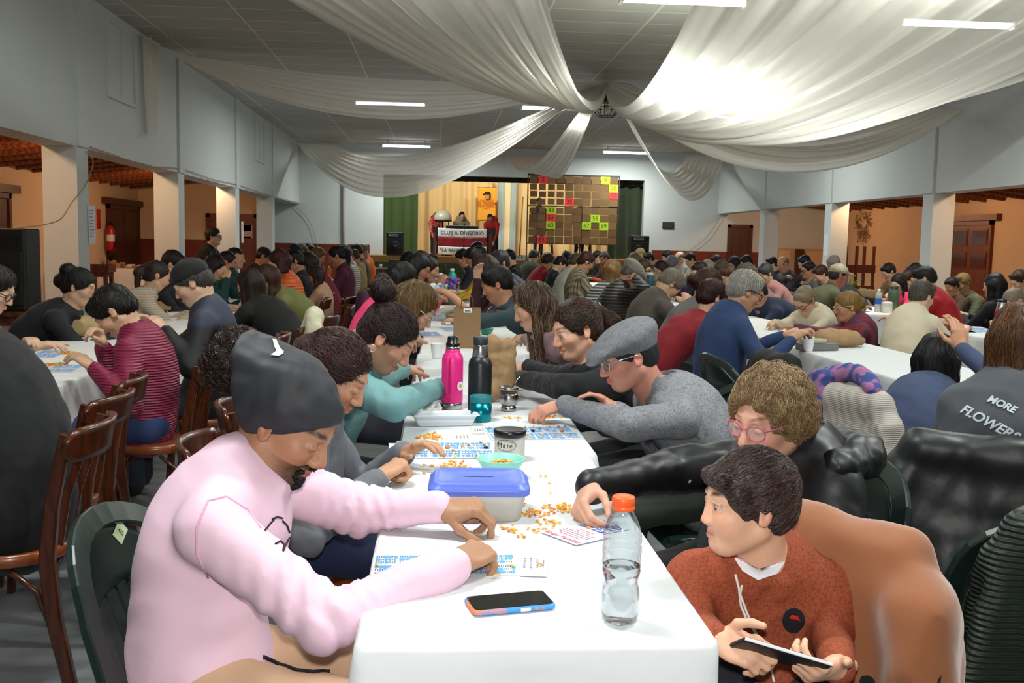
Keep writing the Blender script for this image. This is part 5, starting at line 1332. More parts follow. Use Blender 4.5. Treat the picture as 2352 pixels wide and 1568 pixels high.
# centre row, right side
far('person in dark green sweater with black hair reaching left', 1140, 652, 7.0, 188, ('short', '15100e'), sw('2a3c40'), hx=.98, pitch=22, hy=-15, fat=1.12, hands=((1050, 690, 7.2), (1040, 683, 6.9)), sleeve=.45, poses=('rest', 'rest'))
far('person in maroon top holding hand to mouth with phone', 1112, 619, 8.4, 182, ('bob', '34211a'), sw('3a1a22'), hx=.95, hands=((1096, 640, 8.3), None), sk=S3)
far('child in mustard yellow sweater', 1084, 591, 11.4, 182, ('bob', '1a110d'), sw('c8a010'), hx=.80, k=.86, pitch=30)
far('child in dark shirt beside the mustard sweater', 1062, 592, 12.6, 182, ('short', DK), sw('191b26'), hx=.76, k=.86, pitch=28)
far('person with cropped black hair behind the mustard sweater', 1098, 586, 13.2, 182, ('buzz', DK), sw('2b2b30'), hx=.82, pitch=18)
far('person with black hair just below the club banner', 1096, 573, 15.6, 182, ('short', DK), sw('4a4a4a'), hx=.84)
far('person with grey cropped hair in dark patterned shirt', 1146, 604, 9.6, 184, ('buzz', '2e2c2c'), sw('1c1f26', 'patch', '454a52'), hx=.98, pitch=18, hy=20)
far('person in dark jacket in the gloom before the stage', 1168, 592, 15., 175, ('short', DK), jk('1b1813'))
# first right row, left side (facing right)
PX = 0
far('person in dark green jacket with cream collar facing the stage', 1226, 590, 17.6, 60, ('short', '1d1b12'), jk('27301c'), coll='high', smats=mat('cloth_cream', 'b0a680', .85), fat=1.3)
far('person in red top with brown hair before the board', 1259, 599, 16.2, 20, ('curly', '33241a'), sw('8c161e'))
far('child in dark shirt bowing the head, before the board', 1286, 606, 14.2, 10, ('short', '19120e'), sw('161a22'), k=.9, pitch=38)
far('person with black hair below the board legs', 1303, 593, 18.2, 5, ('short', DK), sw('20242a'))
far('person with black bun behind the dark shirted child', 1309, 607, 15.6, 8, ('bun', DK), sw('2a2c34'))
far('person in white jacket left of the plaid poncho', 1324, 604, 13.2, 20, ('short', '4a4028'), jk('9c9a90'), fat=1.15)
far('person in beige plaid poncho with auburn hair and glasses', 1346, 602, 12.2, 8, ('short', '3a1c12'), jk('8f8468', 'plaid', '6a614c'), glasses=('c8c8d0', .8), fat=1.25, fem=True)
far('person with long brown and blonde hair in grey striped top', 1410, 624, 10.8, 30, ('long', '7a5c30'), sw('8a8a86', 'stripe', '2e2e30'), L=.34, pitch=15)
far('person in grey flat cap and black puffer jacket', 1453, 630, 9.2, 8, ('short', '5a5650'), ('puffer_jacket', '26221f', 'quilt', None), hat=('flat', '8a857c', 'speckle', '6c675e'), pitch=38, fat=1.25, hands=((1462, 640, 9.0), None))
far('person in brown grey jacket with thin fair hair bowing low', 1540, 653, 8.1, 10, ('short', '7c7264'), jk('4c463e'), pitch=52, fat=1.25, hip=(1.66, 8.15, .56), hands=((1578, 698, 7.9), (1590, 690, 8.2)), glasses=('20201e',))
far('person with brown bun in grey cardigan', 1628, 655, 7.25, 6, ('lowbun', '3c2010'), sw('5c5a58'), pitch=20)
far('person in red sweater with auburn hair', 1636, 683, 6.75, 12, ('short', '30120c'), sw('7a121c'), pitch=22, hy=10, fem=True)
far('white haired person in navy sweater with purple collar', 1712, 668, 5.95, 8, ('short', '918d84', 'b8b4a8'), sw('20345a'), pitch=24, fat=1.3, glasses=('151515',), hands=((1818, 780, 5.7), (1800, 770, 6.1)), hip=(1.72, 5.95, .56), smats=mat('cloth_purple', '2e1638', .85), strand=700, fem=True)
# first right row, right side (facing left)
far('person in cream turtleneck with short fair hair and black glasses', 1848, 690, 8.6, 215, ('short', '84745c'), sw('cfc5ae', 'knit', 'b3a890'), pitch=38, coll='turtle', fat=1.25, glasses=('141416',), fem=True, hands=((1768, 742, 8.3), (1800, 765, 8.0)), hip=(3.42, 8.75, .56))
far('person in red plaid shawl with golden hair and glasses', 1944, 703, 8.05, 182, ('lowbun', '8a6a34'), jk('7a1a22', 'plaid', '5a2a4a'), pitch=12, fat=1.2, glasses=('c8b890', .8), fem=True, hands=((1840, 760, 7.8), (1826, 752, 8.2)), hip=(3.5, 8.1, .56))
far('person in rust orange hooded top leaning on a hand', 1388, 593, 19., 185, ('short', '3e3834'), sw('b8431c'), coll='hood', pitch=32, hands=((1384, 603, 18.8), None))
far('person with black hair behind the orange hooded top', 1371, 590, 20.6, 182, ('short', DK), sw('2a2426'))
far('person with fluffy grey fair hair near the far curtain', 1457, 598, 16.4, 185, ('curly', '7a6c54'), sw('6a665c'))
far('person with fair hair under the right loudspeaker', 1470, 584, 20., 183, ('short', '86743c'), sw('5a5a44'))
far('person with dark hair beside the right loudspeaker', 1490, 595, 18.4, 184, ('short', DK), sw('1d1b1e'))
far('person with brown hair drinking beside the blue thermos', 1478, 618, 13.0, 0, ('curly', '40300f'), sw('6a6440'), hands=((1492, 620, 12.9), None))
far('person with chestnut hair in blue and purple scarf', 1517, 616, 14.7, 190, ('bob', '33190e'), sw('33345e', 'patch', '3a1c3a'), fat=1.1)
far('person with curly grey hair looking right', 1545, 606, 15.6, 10, ('curly', '77777a'), sw('7a6f5c'), pitch=12)
far('person with dark hair by the start of the wainscot', 1532, 589, 20.4, 182, ('short', DK), sw('33303a'))
far('bald pink faced person by the wainscot', 1561, 592, 19.2, 185, ('bald', '776a5c'), sw('84807a'))
far('person with bushy dark hair in pale shirt by the wainscot', 1584, 596, 17.8, 186, ('short', '1a1510'), sw('a49c84'), hy=10)
far('bearded person with dark brown hair in black jacket facing left', 1606, 624, 12.3, 195, ('short', '241611'), jk('15171c'), hx=3.62, pitch=20, beard=('241a16', .8), sk=S3)
far('person with white hair behind the bearded person', 1626, 615, 15.4, 8, ('bob', 'b4ab98'), sw('3a2a3c'))
far('person with grey brown hair in dark floral top', 1658, 616, 14.2, 10, ('short', '55503c'), sw('1f1c2c', 'patch', '3c2c44'), fem=True)
far('person with brown hair near the dark back door', 1645, 600, 18.6, 182, ('short', '2c1a12'), sw('8a6a5c'))
far('person with long black hair near the dark back door', 1686, 604, 17.4, 182, ('long', '17141a'), sw('2a2a34'), L=.3)
far('person with black hair in white shirt near the dark back door', 1714, 603, 16.4, 186, ('short', '17130f'), sw('b0a8b0'))
far('person with reddish brown hair and glasses facing left', 1672, 634, 11.4, 190, ('short', '4a2810'), sw('5c3438'), glasses=('6a4a30',), fem=True, sk=S3)
far('person with curly grey brown hair behind the white haired person', 1712, 632, 10.8, 172, ('curly', '4e4438'), sw('8a6468'))
far('person in navy top partly behind the white haired person', 1738, 672, 9.8, 195, ('short', '2e2a26'), sw('1c2440'), hx=3.55, fat=1.15)
# second right row
far('person with short grey hair in pale pink top', 1757, 628, 12.1, 200, ('short', '3c3f3c'), sw('b07c78'), fem=True)
far('person with jet black hair turned left before the niche', 1772, 606, 17., 186, ('short', '0e0c10'), sw('2a2e3a'), pitch=18)
far('balding person in grey hooded top leaning on an elbow', 1798, 606, 16.2, 196, ('bald', '7a5a44'), sw('46464e'), coll='hood', hands=((1812, 634, 15.8), None))
far('person with dark hair before the brown post', 1847, 604, 15.6, 186, ('short', '10101a'), jk('191a22'))
far('person with black hair and glasses raising a grey sleeve', 1856, 620, 14.4, 186, ('short', '17151a'), sw('6a6a68'), glasses=('202024',), hands=((1842, 648, 14.0), None), pitch=10)
far('bearded person in dark grey jacket with chestnut hair', 1884, 630, 13.1, 190, ('short', '38220e'), jk('3b3b40'), hx=5.66, beard=('241a14', .85), pitch=30, fat=1.2)
far('person in navy jacket with grey cap by the right column', 1914, 607, 15.2, 182, ('short', '77706a'), jk('24264e'), hat=('beanie', '8c8480'))
far('person in cream baseball cap with red face', 1927, 632, 11.0, 0, ('short', '2c241e'), jk('55553c'), hat=('cap', 'a89f86', 'patch', '948a70'), pitch=12, sk='a86a52', fat=1.1)
far('person with dark hair in beige jacket stooping left', 2040, 624, 13.8, 190, ('short', '1c120f'), jk('8f7656'), pitch=32, hip=(6.75, 13.9, .56))
far('child with dark fringe in pink satin top', 2062, 649, 11.8, 205, ('long', '170f0e'), sw('d83a62'), k=.86, L=.2, pitch=22)
far('person with black hair before the second right column', 2101, 625, 13.2, 180, ('short', '140d0a'), sw('3a2a26'))
far('person with brown hair behind the red jacket', 2086, 641, 12.4, 180, ('short', '372012'), sw('7a5a44'))
far('person with smooth black hair in red jacket turned away', 2122, 641, 9.3, 150, ('short', '1c1711'), jk('9c1018'), pitch=25, fat=1.15, fem=True)
far('person in cream sweater with streaked grey hair seen from behind', 2118, 680, 7.7, 25, ('short', '454038', '6a6458'), sw('c8bda4'), pitch=20, fat=1.25, hands=((2215, 762, 7.6), (2200, 735, 8.2)), hip=(3.62, 7.5, .56), elbows=((4.25, 7.42, .93), None) if False else (None, None))
far('small child with dark hair in brown coat by the right door', 2186, 656, 11.2, 190, ('short', '231712'), jk('4a3424'), k=.8)
far('fair haired child in olive quilted jacket', 2210, 650, 11.3, 200, ('short', '8a6a3c'), jk('56573f', 'quilt'), k=.95, pitch=18)
far('person with very long black wavy hair and blue clip', 2282, 655, 9.7, 120, ('long', '100b0b'), sw('15121a'), hx=5.75, L=.55, pitch=10, fat=1.1)
far('person with brown hair at the right picture edge', 2340, 645, 11., 190, ('short', '3c2818'), sw('8a8270'))
far('balding person in navy sweater and black glasses by the red thermos', 2328, 692, 8.9, 188, ('buzz', '8a7a6a'), sw('1b2b50'), glasses=('121212',), pitch=32, fat=1.2, sk=S3, hands=((2265, 740, 8.5), (2255, 748, 8.3)), poses=('fist', 'fist'))
far('person in navy sweatshirt with long black hair and raised hand', 2152, 828, 4.45, 65, ('long', '0d0a0c', '1c161a'), sw('38435e'), L=.36, pitch=12, hy=-15, fat=1.15, fem=True, hands=((2208, 800, 4.25), (2100, 900, 4.7)), hip=(2.12, 4.25, .56), hdir=(V(-.1, .25, 1), None), hup=(V(.1, -1, .2), None), strand=1400, flow='world', chairk='p', chairlab='under the navy sweatshirt with long black hair', chairth=8)
# aisle and standing figure
far('person in beige coat behind the counter in the left aisle', 258, 598, 21.3, -40, ('short', DK), jk('a07850'), hip=V(-6.66, 21.5, .56), chairk=None)
far('standing person in black jacket and glasses by the left columns', 491, 543, 14.2, -5, ('short', '17130f'), jk('0c0c0f'), stand=True, glasses=('303034',), pitch=0, chairk=None, hands=(V(-2.85, 14., 1.15), V(-2.85, 14.3, 1.15)))
# musicians and helpers on the stage
far('musician in red shirt behind the drum', 1004, 497, 29., -60, ('short', '14100d'), sw('b0281e', 'patch', 'c8746a'), stand=True, zfloor=1.04, pitch=5, chairk=None, legs='232a38')
far('musician in khaki shirt playing behind the keyboard', 1061, 496, 28.9, -80, ('short', '120d0a'), sw('8c7f5c'), stand=True, zfloor=1.04, pitch=8, chairk=None, H=uy(1061, 496, 28.9))
far('musician in red shirt leaning over at the right of the banner', 1126, 501, 28.9, -110, ('buzz', '201612'), sw('a8201c'), stand=True, zfloor=1.04, pitch=25, roll=15, chairk=None, fat=1.05)
for px, l in ((1236, 'jeans'), (1330, 'navy trousers')):
    p_ = uy(px, 590, 28.9); far('helper in %s standing behind the number board' % l, px, 460, 28.9, -90, ('short', BR), sw('4a4a50'), stand=True, zfloor=1.04, chairk=None, legs='4a5668' if l == 'jeans' else '1c2436', H=V(p_[0], 28.9, 2.62), pitch=5)
for x, l in ((3.05, 'left'), (4.15, 'right')): chair('b', x, 28.6, -PI/2, 'dark wooden chair behind the %s half of the number board' % l, z=1.04)
# ------------------------------------------------------------------ the people in front
def near(lab, *a, **k):
    i = person(lab, *a, **k); i['root']['group'] = 'people at the long tables'; return i
# man in pink
pm = near('person in pink sweatshirt and black head wrap sorting corn', (672, 985), 2.16, -10, pitch=33, hy=-8, sk='a67a5c', hair=('none', '17110e'), top=('sweatshirt', 'dfbdcd', 'cloth', None), legs='bd9a7c', H=uy(666, 968, 2.16),
          neck=uy(575, 1075, 2.16), hip=(-.50, 2.13, .505), hands=(uz(1050, 1296, .80), uz(1012, 1166, .825)), elbows=(uy(752, 1425, 1.86), uy(838, 1172, 2.40)), poses=('pinch', 'pinch'), hdir=(V(.62, .78, .10), V(.96, -.10, .05)), hup=(V(-.1, -.35, .95), V(.05, -.2, 1)),
          beard=('150f0c', .95), fat=1.12, sh=.185, eyes='down', slrad=1.15, slen=.055, nose=1.12, shoe='2a2a2e', chairk=None, sq=.78, handk=1.05, hem=.11, wra=1.6, noise=((.005, 15, .6), (.0024, 36, .8)))
# head wrap with a tuft of dark curls
H, R, k = pm['H'], pm['R'], 1.
s = SDF(); s.frame(R, H, 1.)
s.ell((-.012, 0, .040), (.112, .090, .088), k=.02); s.cap((-.04, 0, .055), (-.15, 0, .035), .090, .086, k=.03); s.cap((-.06, 0, .0), (-.14, 0, -.0), .085, .08, k=.03)
s.half((-.012, 0, -.030), unit((.643, 0, -.766)), .008)
s.half((-.176, 0, .085), unit((-.787, 0, -.616)), .012)
wrapm = mat('wrap_charcoal', '26282c', .62, kind='cloth', bump=.7)
sdf_obj(s, 'head_wrap', [wrapm], pm['root'], .0045, noise=((.0022, 38, 1.6), (.0012, 80, .5)))
t = SDF(); t.frame(R, H, 1.); t.ell((-.178, 0, .025), (.058, .060, .064), k=.02); t.ell((-.195, .02, .050), (.04, .05, .045), k=.02)
P, Q, o = t.mesh(.005, noise=((.006, 120, 1), (.004, 200, 1))); hm = hairmat('1a110d'); childmesh('hair', npmesh('hair', P, quads=Q, mats=[hm]), pm['root'])
strands(P, Q, pm['root'], H, R, 900, .05, [mat('strand_1a110d', '1a110d', .35), mat('strand_3a221a', '3a221a', .35)], flow='out', curl=.006, lift=.004, wild=1.2, rad=.0009, crown=(-.06, 0, .08))
# beard bristles
B_ = []
r = np.random.default_rng(3); q = MB()
for i in range(700):
    y = r.normal()*.018; u = r.uniform(0, 1); b = V(.070-.35*abs(y)+.012*u-.03*r.uniform()*abs(y)/.02, y, -.083-.030*u)
    d = unit(V(.35, y*8, -.9)+r.normal(size=3)*.25); L = .010+.012*r.uniform(); a = H+R@b; c = H+R@(b+d*L)
    q.tube([a, c], [.0006, .0003], 3, cap=False)
childmesh('beard', q.mesh('beard', [mat('strand_150f0c', '100b09', .4)]), pm['root'])
t = SDF(); t.frame(R, H, 1.); t.ell((.070, 0, -.106), (.027, .030, .024), k=.01); t.ell((.086, 0, -.090), (.012, .016, .012), k=.012)
for s_ in (1, -1): t.cap((.103, s_*.004, -.053), (.088, s_*.027, -.064), .0042, .0035, k=.004); t.cap((.088, s_*.027, -.064), (.076, s_*.026, -.092), .0035, .006, k=.008)
P, Q, o = t.mesh(.0032, noise=((.0026, 150, 1), (.0018, 320, 1))); childmesh('goatee', npmesh('goatee', P, quads=Q, mats=[hairmat('130d0a')]), pm['root'])
# white bird emblem on the wrap
def onsurf(Pts, off=.003, ray=None): return Pts
def decal(name, root, org, x, y, z, poly, m, thick=.0008):
    mb = MB()
    for pl in poly:
        n = len(pl); A = [org+x*a+y*b for a, b in pl]; Bv = [p+z*thick for p in A]
        mb.add(A+Bv, [tuple(range(n, 2*n)), tuple(range(n-1, -1, -1))]+[(i, (i+1) % n, n+(i+1) % n, n+i) for i in range(n)], 0, False)
    return childmesh(name, mb.mesh(name, [m]), root)
def hit(root, names, px, py):
    """world point and normal where the view ray first meets the named parts of a thing"""
    bpy.context.view_layer.update(); best = None
    for c in root.children:
        if c.type != 'MESH' or c.name.split('.')[0] not in names: continue
        Mi = c.matrix_world.inverted(); d = Vector(_ray(px, py)); a = Mi@Vector(CO); b = (Mi.to_3x3()@d).normalized()
        ok, loc, nrm, _ = c.ray_cast(a, b)
        if ok:
            w = c.matrix_world@loc; dist = (w-Vector(CO)).length
            if best is None or dist < best[0]: best = (dist, np.array(w), np.array((c.matrix_world.to_3x3()@nrm).normalized()))
    return best
def patch(root, name, names, outline, m, off=.0025, n=1, label=None, sub=4, closed=True):
    """small emblem laid on the cloth: outline in photo pixels projected on the surface"""
    pts = []
    for i in range(len(outline)):
        a, b = outline[i], outline[(i+1) % len(outline)]
        for j in range(sub): pts.append(lerp(a, b, j/sub))
    W = []; NN = []
    for p in pts:
        h = hit(root, names, *p)
        if h is None: continue
        W.append(h[1]+h[2]*off); NN.append(h[2])
    if len(W) < 3: return None
    c = np.mean(W, 0); nn = unit(np.mean(NN, 0)); cp = np.mean(np.array(pts), 0); h = hit(root, names, *cp)
    if h is not None: c = h[1]+h[2]*off*1.2
    mb = MB(); mb.add(W+[c], [(i, (i+1) % len(W), len(W)) for i in range(len(W))], 0, True)
    return childmesh(name, mb.mesh(name, [m]), root, label)
def pxline(root, name, names, pts, m, rad, off=.0015, label=None, sub=5):
    P = []
    for i in range(len(pts)-1):
        for j in range(sub): P.append(lerp(pts[i], pts[i+1], j/sub))
    P.append(pts[-1]); W = []
    for p in P:
        h = hit(root, names, *p)
        if h is not None: W.append(h[1]+h[2]*off)
    if len(W) < 2: return None
    mb = MB(); mb.tube(W, rad, 6); return childmesh(name, mb.mesh(name, [m]), root, label)
refl = mat('reflective_white', 'ffffff', .25)
patch(pm['root'], 'bird_emblem', ('head_wrap',), [(625, 779), (634, 782), (642, 800), (651, 808), (650, 814), (640, 818), (622, 816), (636, 811), (630, 797)], refl, label='white bird shaped emblem')
ink = mat('print_dark', '241a22', .8)
pxline(pm['root'], 'print_line', ('sweatshirt',), [(624, 1192), (636, 1187), (648, 1190)], ink, .0022); pxline(pm['root'], 'print_line', ('sweatshirt',), [(608, 1218), (618, 1204), (628, 1194)], ink, .002); pxline(pm['root'], 'print_line', ('sweatshirt',), [(648, 1196), (658, 1206), (664, 1222)], ink, .002)
pxline(pm['root'], 'print_line', ('sweatshirt',), [(632, 1250), (644, 1243), (652, 1252), (650, 1266), (660, 1240), (664, 1234)], ink, .002)
pxline(pm['root'], 'drawstring', ('trousers', 'sweatshirt'), [(604, 1508), (640, 1524), (680, 1540), (720, 1544), (758, 1541)], mat('cord_black_white', '16161a', .8, kind='bands', col2='101012'), .0045, label='black speckled drawstring')
sm_ = mat('seam_pink', 'd8a2ba', .85)
pxline(pm['root'], 'seam', ('sweatshirt',), [(598, 1212), (570, 1172), (520, 1140), (478, 1150), (452, 1210), (452, 1270), (478, 1326)], sm_, .0022, off=.0008)
q = MB()
for i in range(14):
    a = -.9+i*.13; p = pm['N']+V(-.02, 0, .03)+pm['fw']*(-.062*math.cos(a))-pm['lf']*(.07*math.sin(a))+V(0, 0, .012*math.cos(a)-.015); q.ball(p, .006, 0, 8)
childmesh('bead_necklace', q.mesh('bead_necklace', [mat('beads_brown', '4a2a1a', .4)]), pm['root'])
chair('p', -.37, 2.12, -6*D2R, 'dark green plastic chair with a paper tag under the pink sweatshirt', 'green plastic chairs')
pc = protos['p'] if len([c for c in bpy.data.objects if c.name.startswith('plastic_chair')]) == 1 else [c for c in bpy.data.objects if c.name.startswith('plastic_chair')][-1]
# woman in grey hoodie
w2 = near('person in grey sweatshirt with dark brown hair beside the pink sweatshirt', (770, 850), 2.95, 2, pitch=34, hy=-14, sk='b98a6c', hair=('pulled', '2c1a17', '4a2e28'), top=('sweatshirt', '66686e', 'cloth', None), legs='1a2140', H=uy(772, 856, 2.95), hip=(-.40, 3.02, .57), neck=uy(722, 930, 2.97),
          hands=(uz(868, 1098, .79), uz(930, 1040, .80)), fem=True, fat=1.12, strand=2600, flow='back', smats=None, coll='hood', chairk='b', chairlab='under the grey sweatshirt of the centre row', poses=('fist', 'rest'), bun=((-.10, 0, .0), (.05, .06, .06)), smile=.4)
# woman in teal hoodie
w3 = near('person in teal hooded top with dark hair in a bun', (893, 775), 3.62, 0, pitch=40, hy=-6, sk='b5846a', hair=('bun', '1b1113', '3c2420'), top=('hooded_top', '6c9798', 'cloth', None), legs='1c2430', hip=(-.44, 3.72, .57), neck=uy(825, 822, 3.66), hands=(uz(1022, 886, .83), uz(1020, 838, .85)),
          elbows=(uy(905, 930, 3.42), None), fem=True, fat=1.12, strand=2600, flow='back', coll='hood', smile=.8, slrad=1.15, chairk='b', chairlab='under the teal hooded top', poses=('fist', 'rest'))
E_ = w3['H']+w3['R']@V(-.014, -.092, -.050); q = MB(); q.tube([E_+V(.011*math.cos(a), -.004, .013*math.sin(a)) for a in np.linspace(0, 2*PI, 17)], .0016, 6, cap=False); childmesh('earring', q.mesh('earring', [mat('silver', 'd8d8d8', .2, metal=1.)]), w3['root'], 'silver hoop earring')
# glasses, grey sweater with striped cuffs
w4 = near('person in grey sweater with striped cuff and light brown fringe', (955, 705), 4.95, 0, pitch=38, hy=-2, sk='b98c74', hair=('long', '56401f', '7a5c30'), top=('sweater', '8e8e86', 'cloth', None), legs='23252c', L=.22, hands=(uz(1022, 760, .83), uz(1035, 752, .83)), hip=(-.55, 5.05, .56), fem=True, glasses=('b8b8b8', .9), smats=mat('cuff_stripes', '3a3f3a', .85, kind='bands', col2='8a8e84'), strand=900, flow='down')
# right side of the centre table: boy
by = near('child in rust knitted hooded top holding a phone', (1712, 1150), 2.0, -102, pitch=2, hy=-74, sk='d9a98c', hair=('fringe', '2a1e1b', '4a3832'), top=('hooded_top', '9a4a2c', 'knit', '7a3620'), legs='2a2a34', k=.90, H=uy(1716, 1152, 2.0), neck=uy(1752, 1282, 2.04), hip=(.735, 2.08, .50), sh=.150,
          hands=(uy(1640, 1468, 1.79), uy(1925, 1535, 1.79)), elbows=(uy(1590, 1440, 1.98), uy(1905, 1455, 1.97)), poses=('grip', 'grip'), hdir=(V(.82, -.5, -.12), V(-.80, -.5, .12)), hup=(V(-.35, -.55, .75), V(.5, -.45, -.75)), eyes='open', child=True, strand=5200, flow='front', coll='hood', noise=((.003, 30, .6), (.0018, 70, .8)), chairk=None, nose=.85, slrad=1.1,
          thumbs=(((.5, .35, .8), (.85, .15, .35), (.95, 0, .1)), ((.55, .75, .3), (.75, .6, .2), (.8, .5, .1))), lipc='c07a70', handk=.98, wstr=.0009)
patch(by['root'], 'undershirt', ('hooded_top', 'body'), [(1688, 1283), (1706, 1312), (1742, 1333), (1778, 1322), (1800, 1286), (1790, 1288), (1772, 1306), (1745, 1316), (1718, 1302), (1700, 1280)], mat('cloth_white_tee', 'e6e6ea', .85), off=.005, label='edge of a white undershirt')
patch(by['root'], 'badge', ('hooded_top',), [(1822+27*math.cos(a), 1423+29*math.sin(a)) for a in np.linspace(0, 2*PI, 14, endpoint=False)], mat('badge_black', '16151a', .7), off=.004, label='round black badge', sub=2)
patch(by['root'], 'badge_mark', ('hooded_top',), [(1811, 1416), (1816, 1409), (1830, 1411), (1837, 1422)], mat('badge_red', 'c81e1e', .6), off=.0062, label='red mark on the badge')
cordm = mat('cord_white', 'e6e2d8', .8)
pxline(by['root'], 'drawstring', ('hooded_top',), [(1690, 1318), (1699, 1350), (1703, 1390), (1716, 1424), (1734, 1450), (1760, 1500), (1770, 1530), (1778, 1566)], cordm, .0028, off=.003, label='white drawstring'); pxline(by['root'], 'drawstring', ('hooded_top',), [(1706, 1342), (1702, 1362), (1714, 1400), (1726, 1432), (1742, 1462)], cordm, .0028, off=.003, label='white drawstring')
# handheld phone
a, b = uy(1690, 1474, 1.735), uy(1893, 1534, 1.735); ux_ = unit(b-a); uy_ = unit(np.cross(V(0, .55, .83), ux_)); uz_ = np.cross(ux_, uy_)
Rp = np.stack([ux_, np.cross(uz_, ux_), uz_], 1); mid = (a+b)/2; Lh = np.linalg.norm(b-a)/2
root = empty('mobile_phone', mid, 'white phone in a black case held by the child in rust', 'phone')
Rt = np.stack([ux_, unit(V(.1, .75, -.55)-ux_*np.dot(V(.1, .75, -.55), ux_)), np.cross(ux_, unit(V(.1, .75, -.55)-ux_*np.dot(V(.1, .75, -.55), ux_)))], 1)
childmesh('case', MB().rbox((-Lh, -.037, -.0045), (Lh, .037, .0045), .012, R=Rt, o=mid).mesh('case', [mat('phone_case_black', '141416', .5)]), root)
childmesh('edge', MB().rbox((-Lh+.002, -.0385, -.003), (Lh-.002, -.033, .003), .002, R=Rt, o=mid).mesh('edge', [mat('phone_edge_white', 'd8d8d8', .3)]), root)
childmesh('screen', MB().rbox((-Lh+.006, -.033, .0045), (Lh-.006, .033, .0052), .008, R=Rt, o=mid).mesh('screen', [mat('screen_black', '0a0a0c', .08)]), root)
# old woman in black leather coat
ow = near('person in black leather coat and pink glasses with curly fair hair', (1765, 955), 2.50, 196, pitch=14, hy=18, roll=-4, sk='d3a088', hair=('curly', '7c6242', 'a08660'), top=('coat', '0f1013', 'leather', None), legs='1c1c20', H=uy(1765, 958, 2.5), neck=uy(1840, 1035, 2.58), hip=(.88, 2.64, .56),
          hands=(uz(1352, 1118, .835), (.74, 2.36, .64)), elbows=(uy(1540, 1082, 2.72), None), poses=('pinch', 'rest'), hdir=(V(-.35, -.72, -.42), None), hup=(V(-.75, .25, .6), None), fem=True, fat=1.28, glasses=('c0607c',), strand=3200, flow='out', curl=.004, coll='high', slrad=1.2, slen=.075, chairk='p', chairlab='under the black leather coat', noise=((.004, 20, .6), (.002, 50, .8)), nose=1.1, shoe='101012', lipc='b06a66', wstr=.0009)
sd = SDF(); N_ = ow['N']; f_, l_ = ow['fw'], ow['lf']
sd.cap(N_-f_*.12+l_*.10+V(0, 0, .0), N_-f_*.14-l_*.08, .055, .05, k=.04); sd.cap(N_-f_*.12+l_*.10, N_+l_*.16-V(0, 0, .01), .05, .045, k=.04); sd.cap(N_-f_*.12-l_*.10, N_-l_*.14+f_*.02, .05, .04, k=.04); sd.cap(N_-f_*.13+l_*.05, N_-f_*.17+V(0, 0, -.08), .05, .035, k=.04)
sd.ell(N_-f_*.07-V(0, 0, .02), (.11, .14, .05), k=.03); sd.ell(N_-f_*.10-l_*.09-V(0, 0, .01), (.07, .07, .05), k=.03)
sdf_obj(sd, 'collar', [gm('coat', '0f1013', 'leather')], ow['root'], .008, noise=((.006, 40, .7), (.003, 90, .8)))
for p in ((1584, 1106), (1515, 1212)):
    h = hit(ow['root'], ('coat',), *p)
    if h: childmesh('snap', MB().ball(h[1], .007, 0, 10).mesh('snap', [mat('steel', 'b8b8b8', .25, metal=1.)]), ow['root'], 'metal snap button')
# man in flat cap
fc = near('person in grey flat cap and speckled grey sweater picking corn', (1438, 812), 3.58, 184, pitch=20, hy=4, sk='c98d78', hair=('short', '2c2a2c'), top=('sweater', '8c8c90', 'speckle', '55565c'), legs='2c3028', H=uy(1440, 815, 3.58), neck=uy(1515, 900, 3.62), hip=(1.02, 3.62, .57),
          hands=((.72, 3.95, .80), uz(1292, 928, .835)), elbows=(None, uy(1440, 975, 3.42)), poses=('rest', 'reach'), hdir=(None, V(-.93, -.2, -.28)), hup=(None, V(-.2, -.35, 1)), hat=('flat', '77787c', 'speckle', '57585e'), glasses=('c8ccd2', .9, '6a5a50'), coll='high', fat=1.1, nose=1.2, slrad=1.2, sh=.19, chairk='p', chairlab='under the speckled grey sweater', bulge=None, eyes='open')
# woman in black hoodie
bw = near('smiling person in black hooded top with ponytail and white hair tie', (1322, 755), 4.15, 186, pitch=18, hy=12, sk='cf9e84', hair=('pony', '2a1a13', '4a3020'), top=('hooded_top', '15161a', 'cloth', None), legs='1b1c22', hip=(.98, 4.2, .57), hands=(uz(1180, 838, .85), uz(1188, 868, .83)), fem=True, strand=2400, flow='back', coll='hood', L=.16, smile=1., eyes='open', slrad=1.15, chairk='p', chairlab='under the black hooded top with ponytail', elbows=(None, uy(1300, 890, 3.95)))
childmesh('hair_tie', MB().lathe([(.022, -.012), (.030, -.006), (.030, .006), (.022, .012)], bw['H']+bw['R']@V(-.122, 0, .045), 14, R=roty(PI/2)@rotz(0)).mesh('hair_tie', [mat('hair_tie_white', 'd8d8e0', .6)]), bw['root'], 'white hair tie')
# woman in mauve sweater
mv = near('person in mauve sweater with long streaked brown hair', (1222, 702), 5.3, 186, pitch=24, sk='c29478', hair=('long', '3e2c20', '7a6248'), top=('sweater', '84686c', 'cloth', None), legs='22222a', L=.34, hands=(uz(1150, 765, .84), uz(1160, 772, .82)), hip=(.98, 5.4, .57), fem=True, strand=1500, flow='world', fat=1.05)
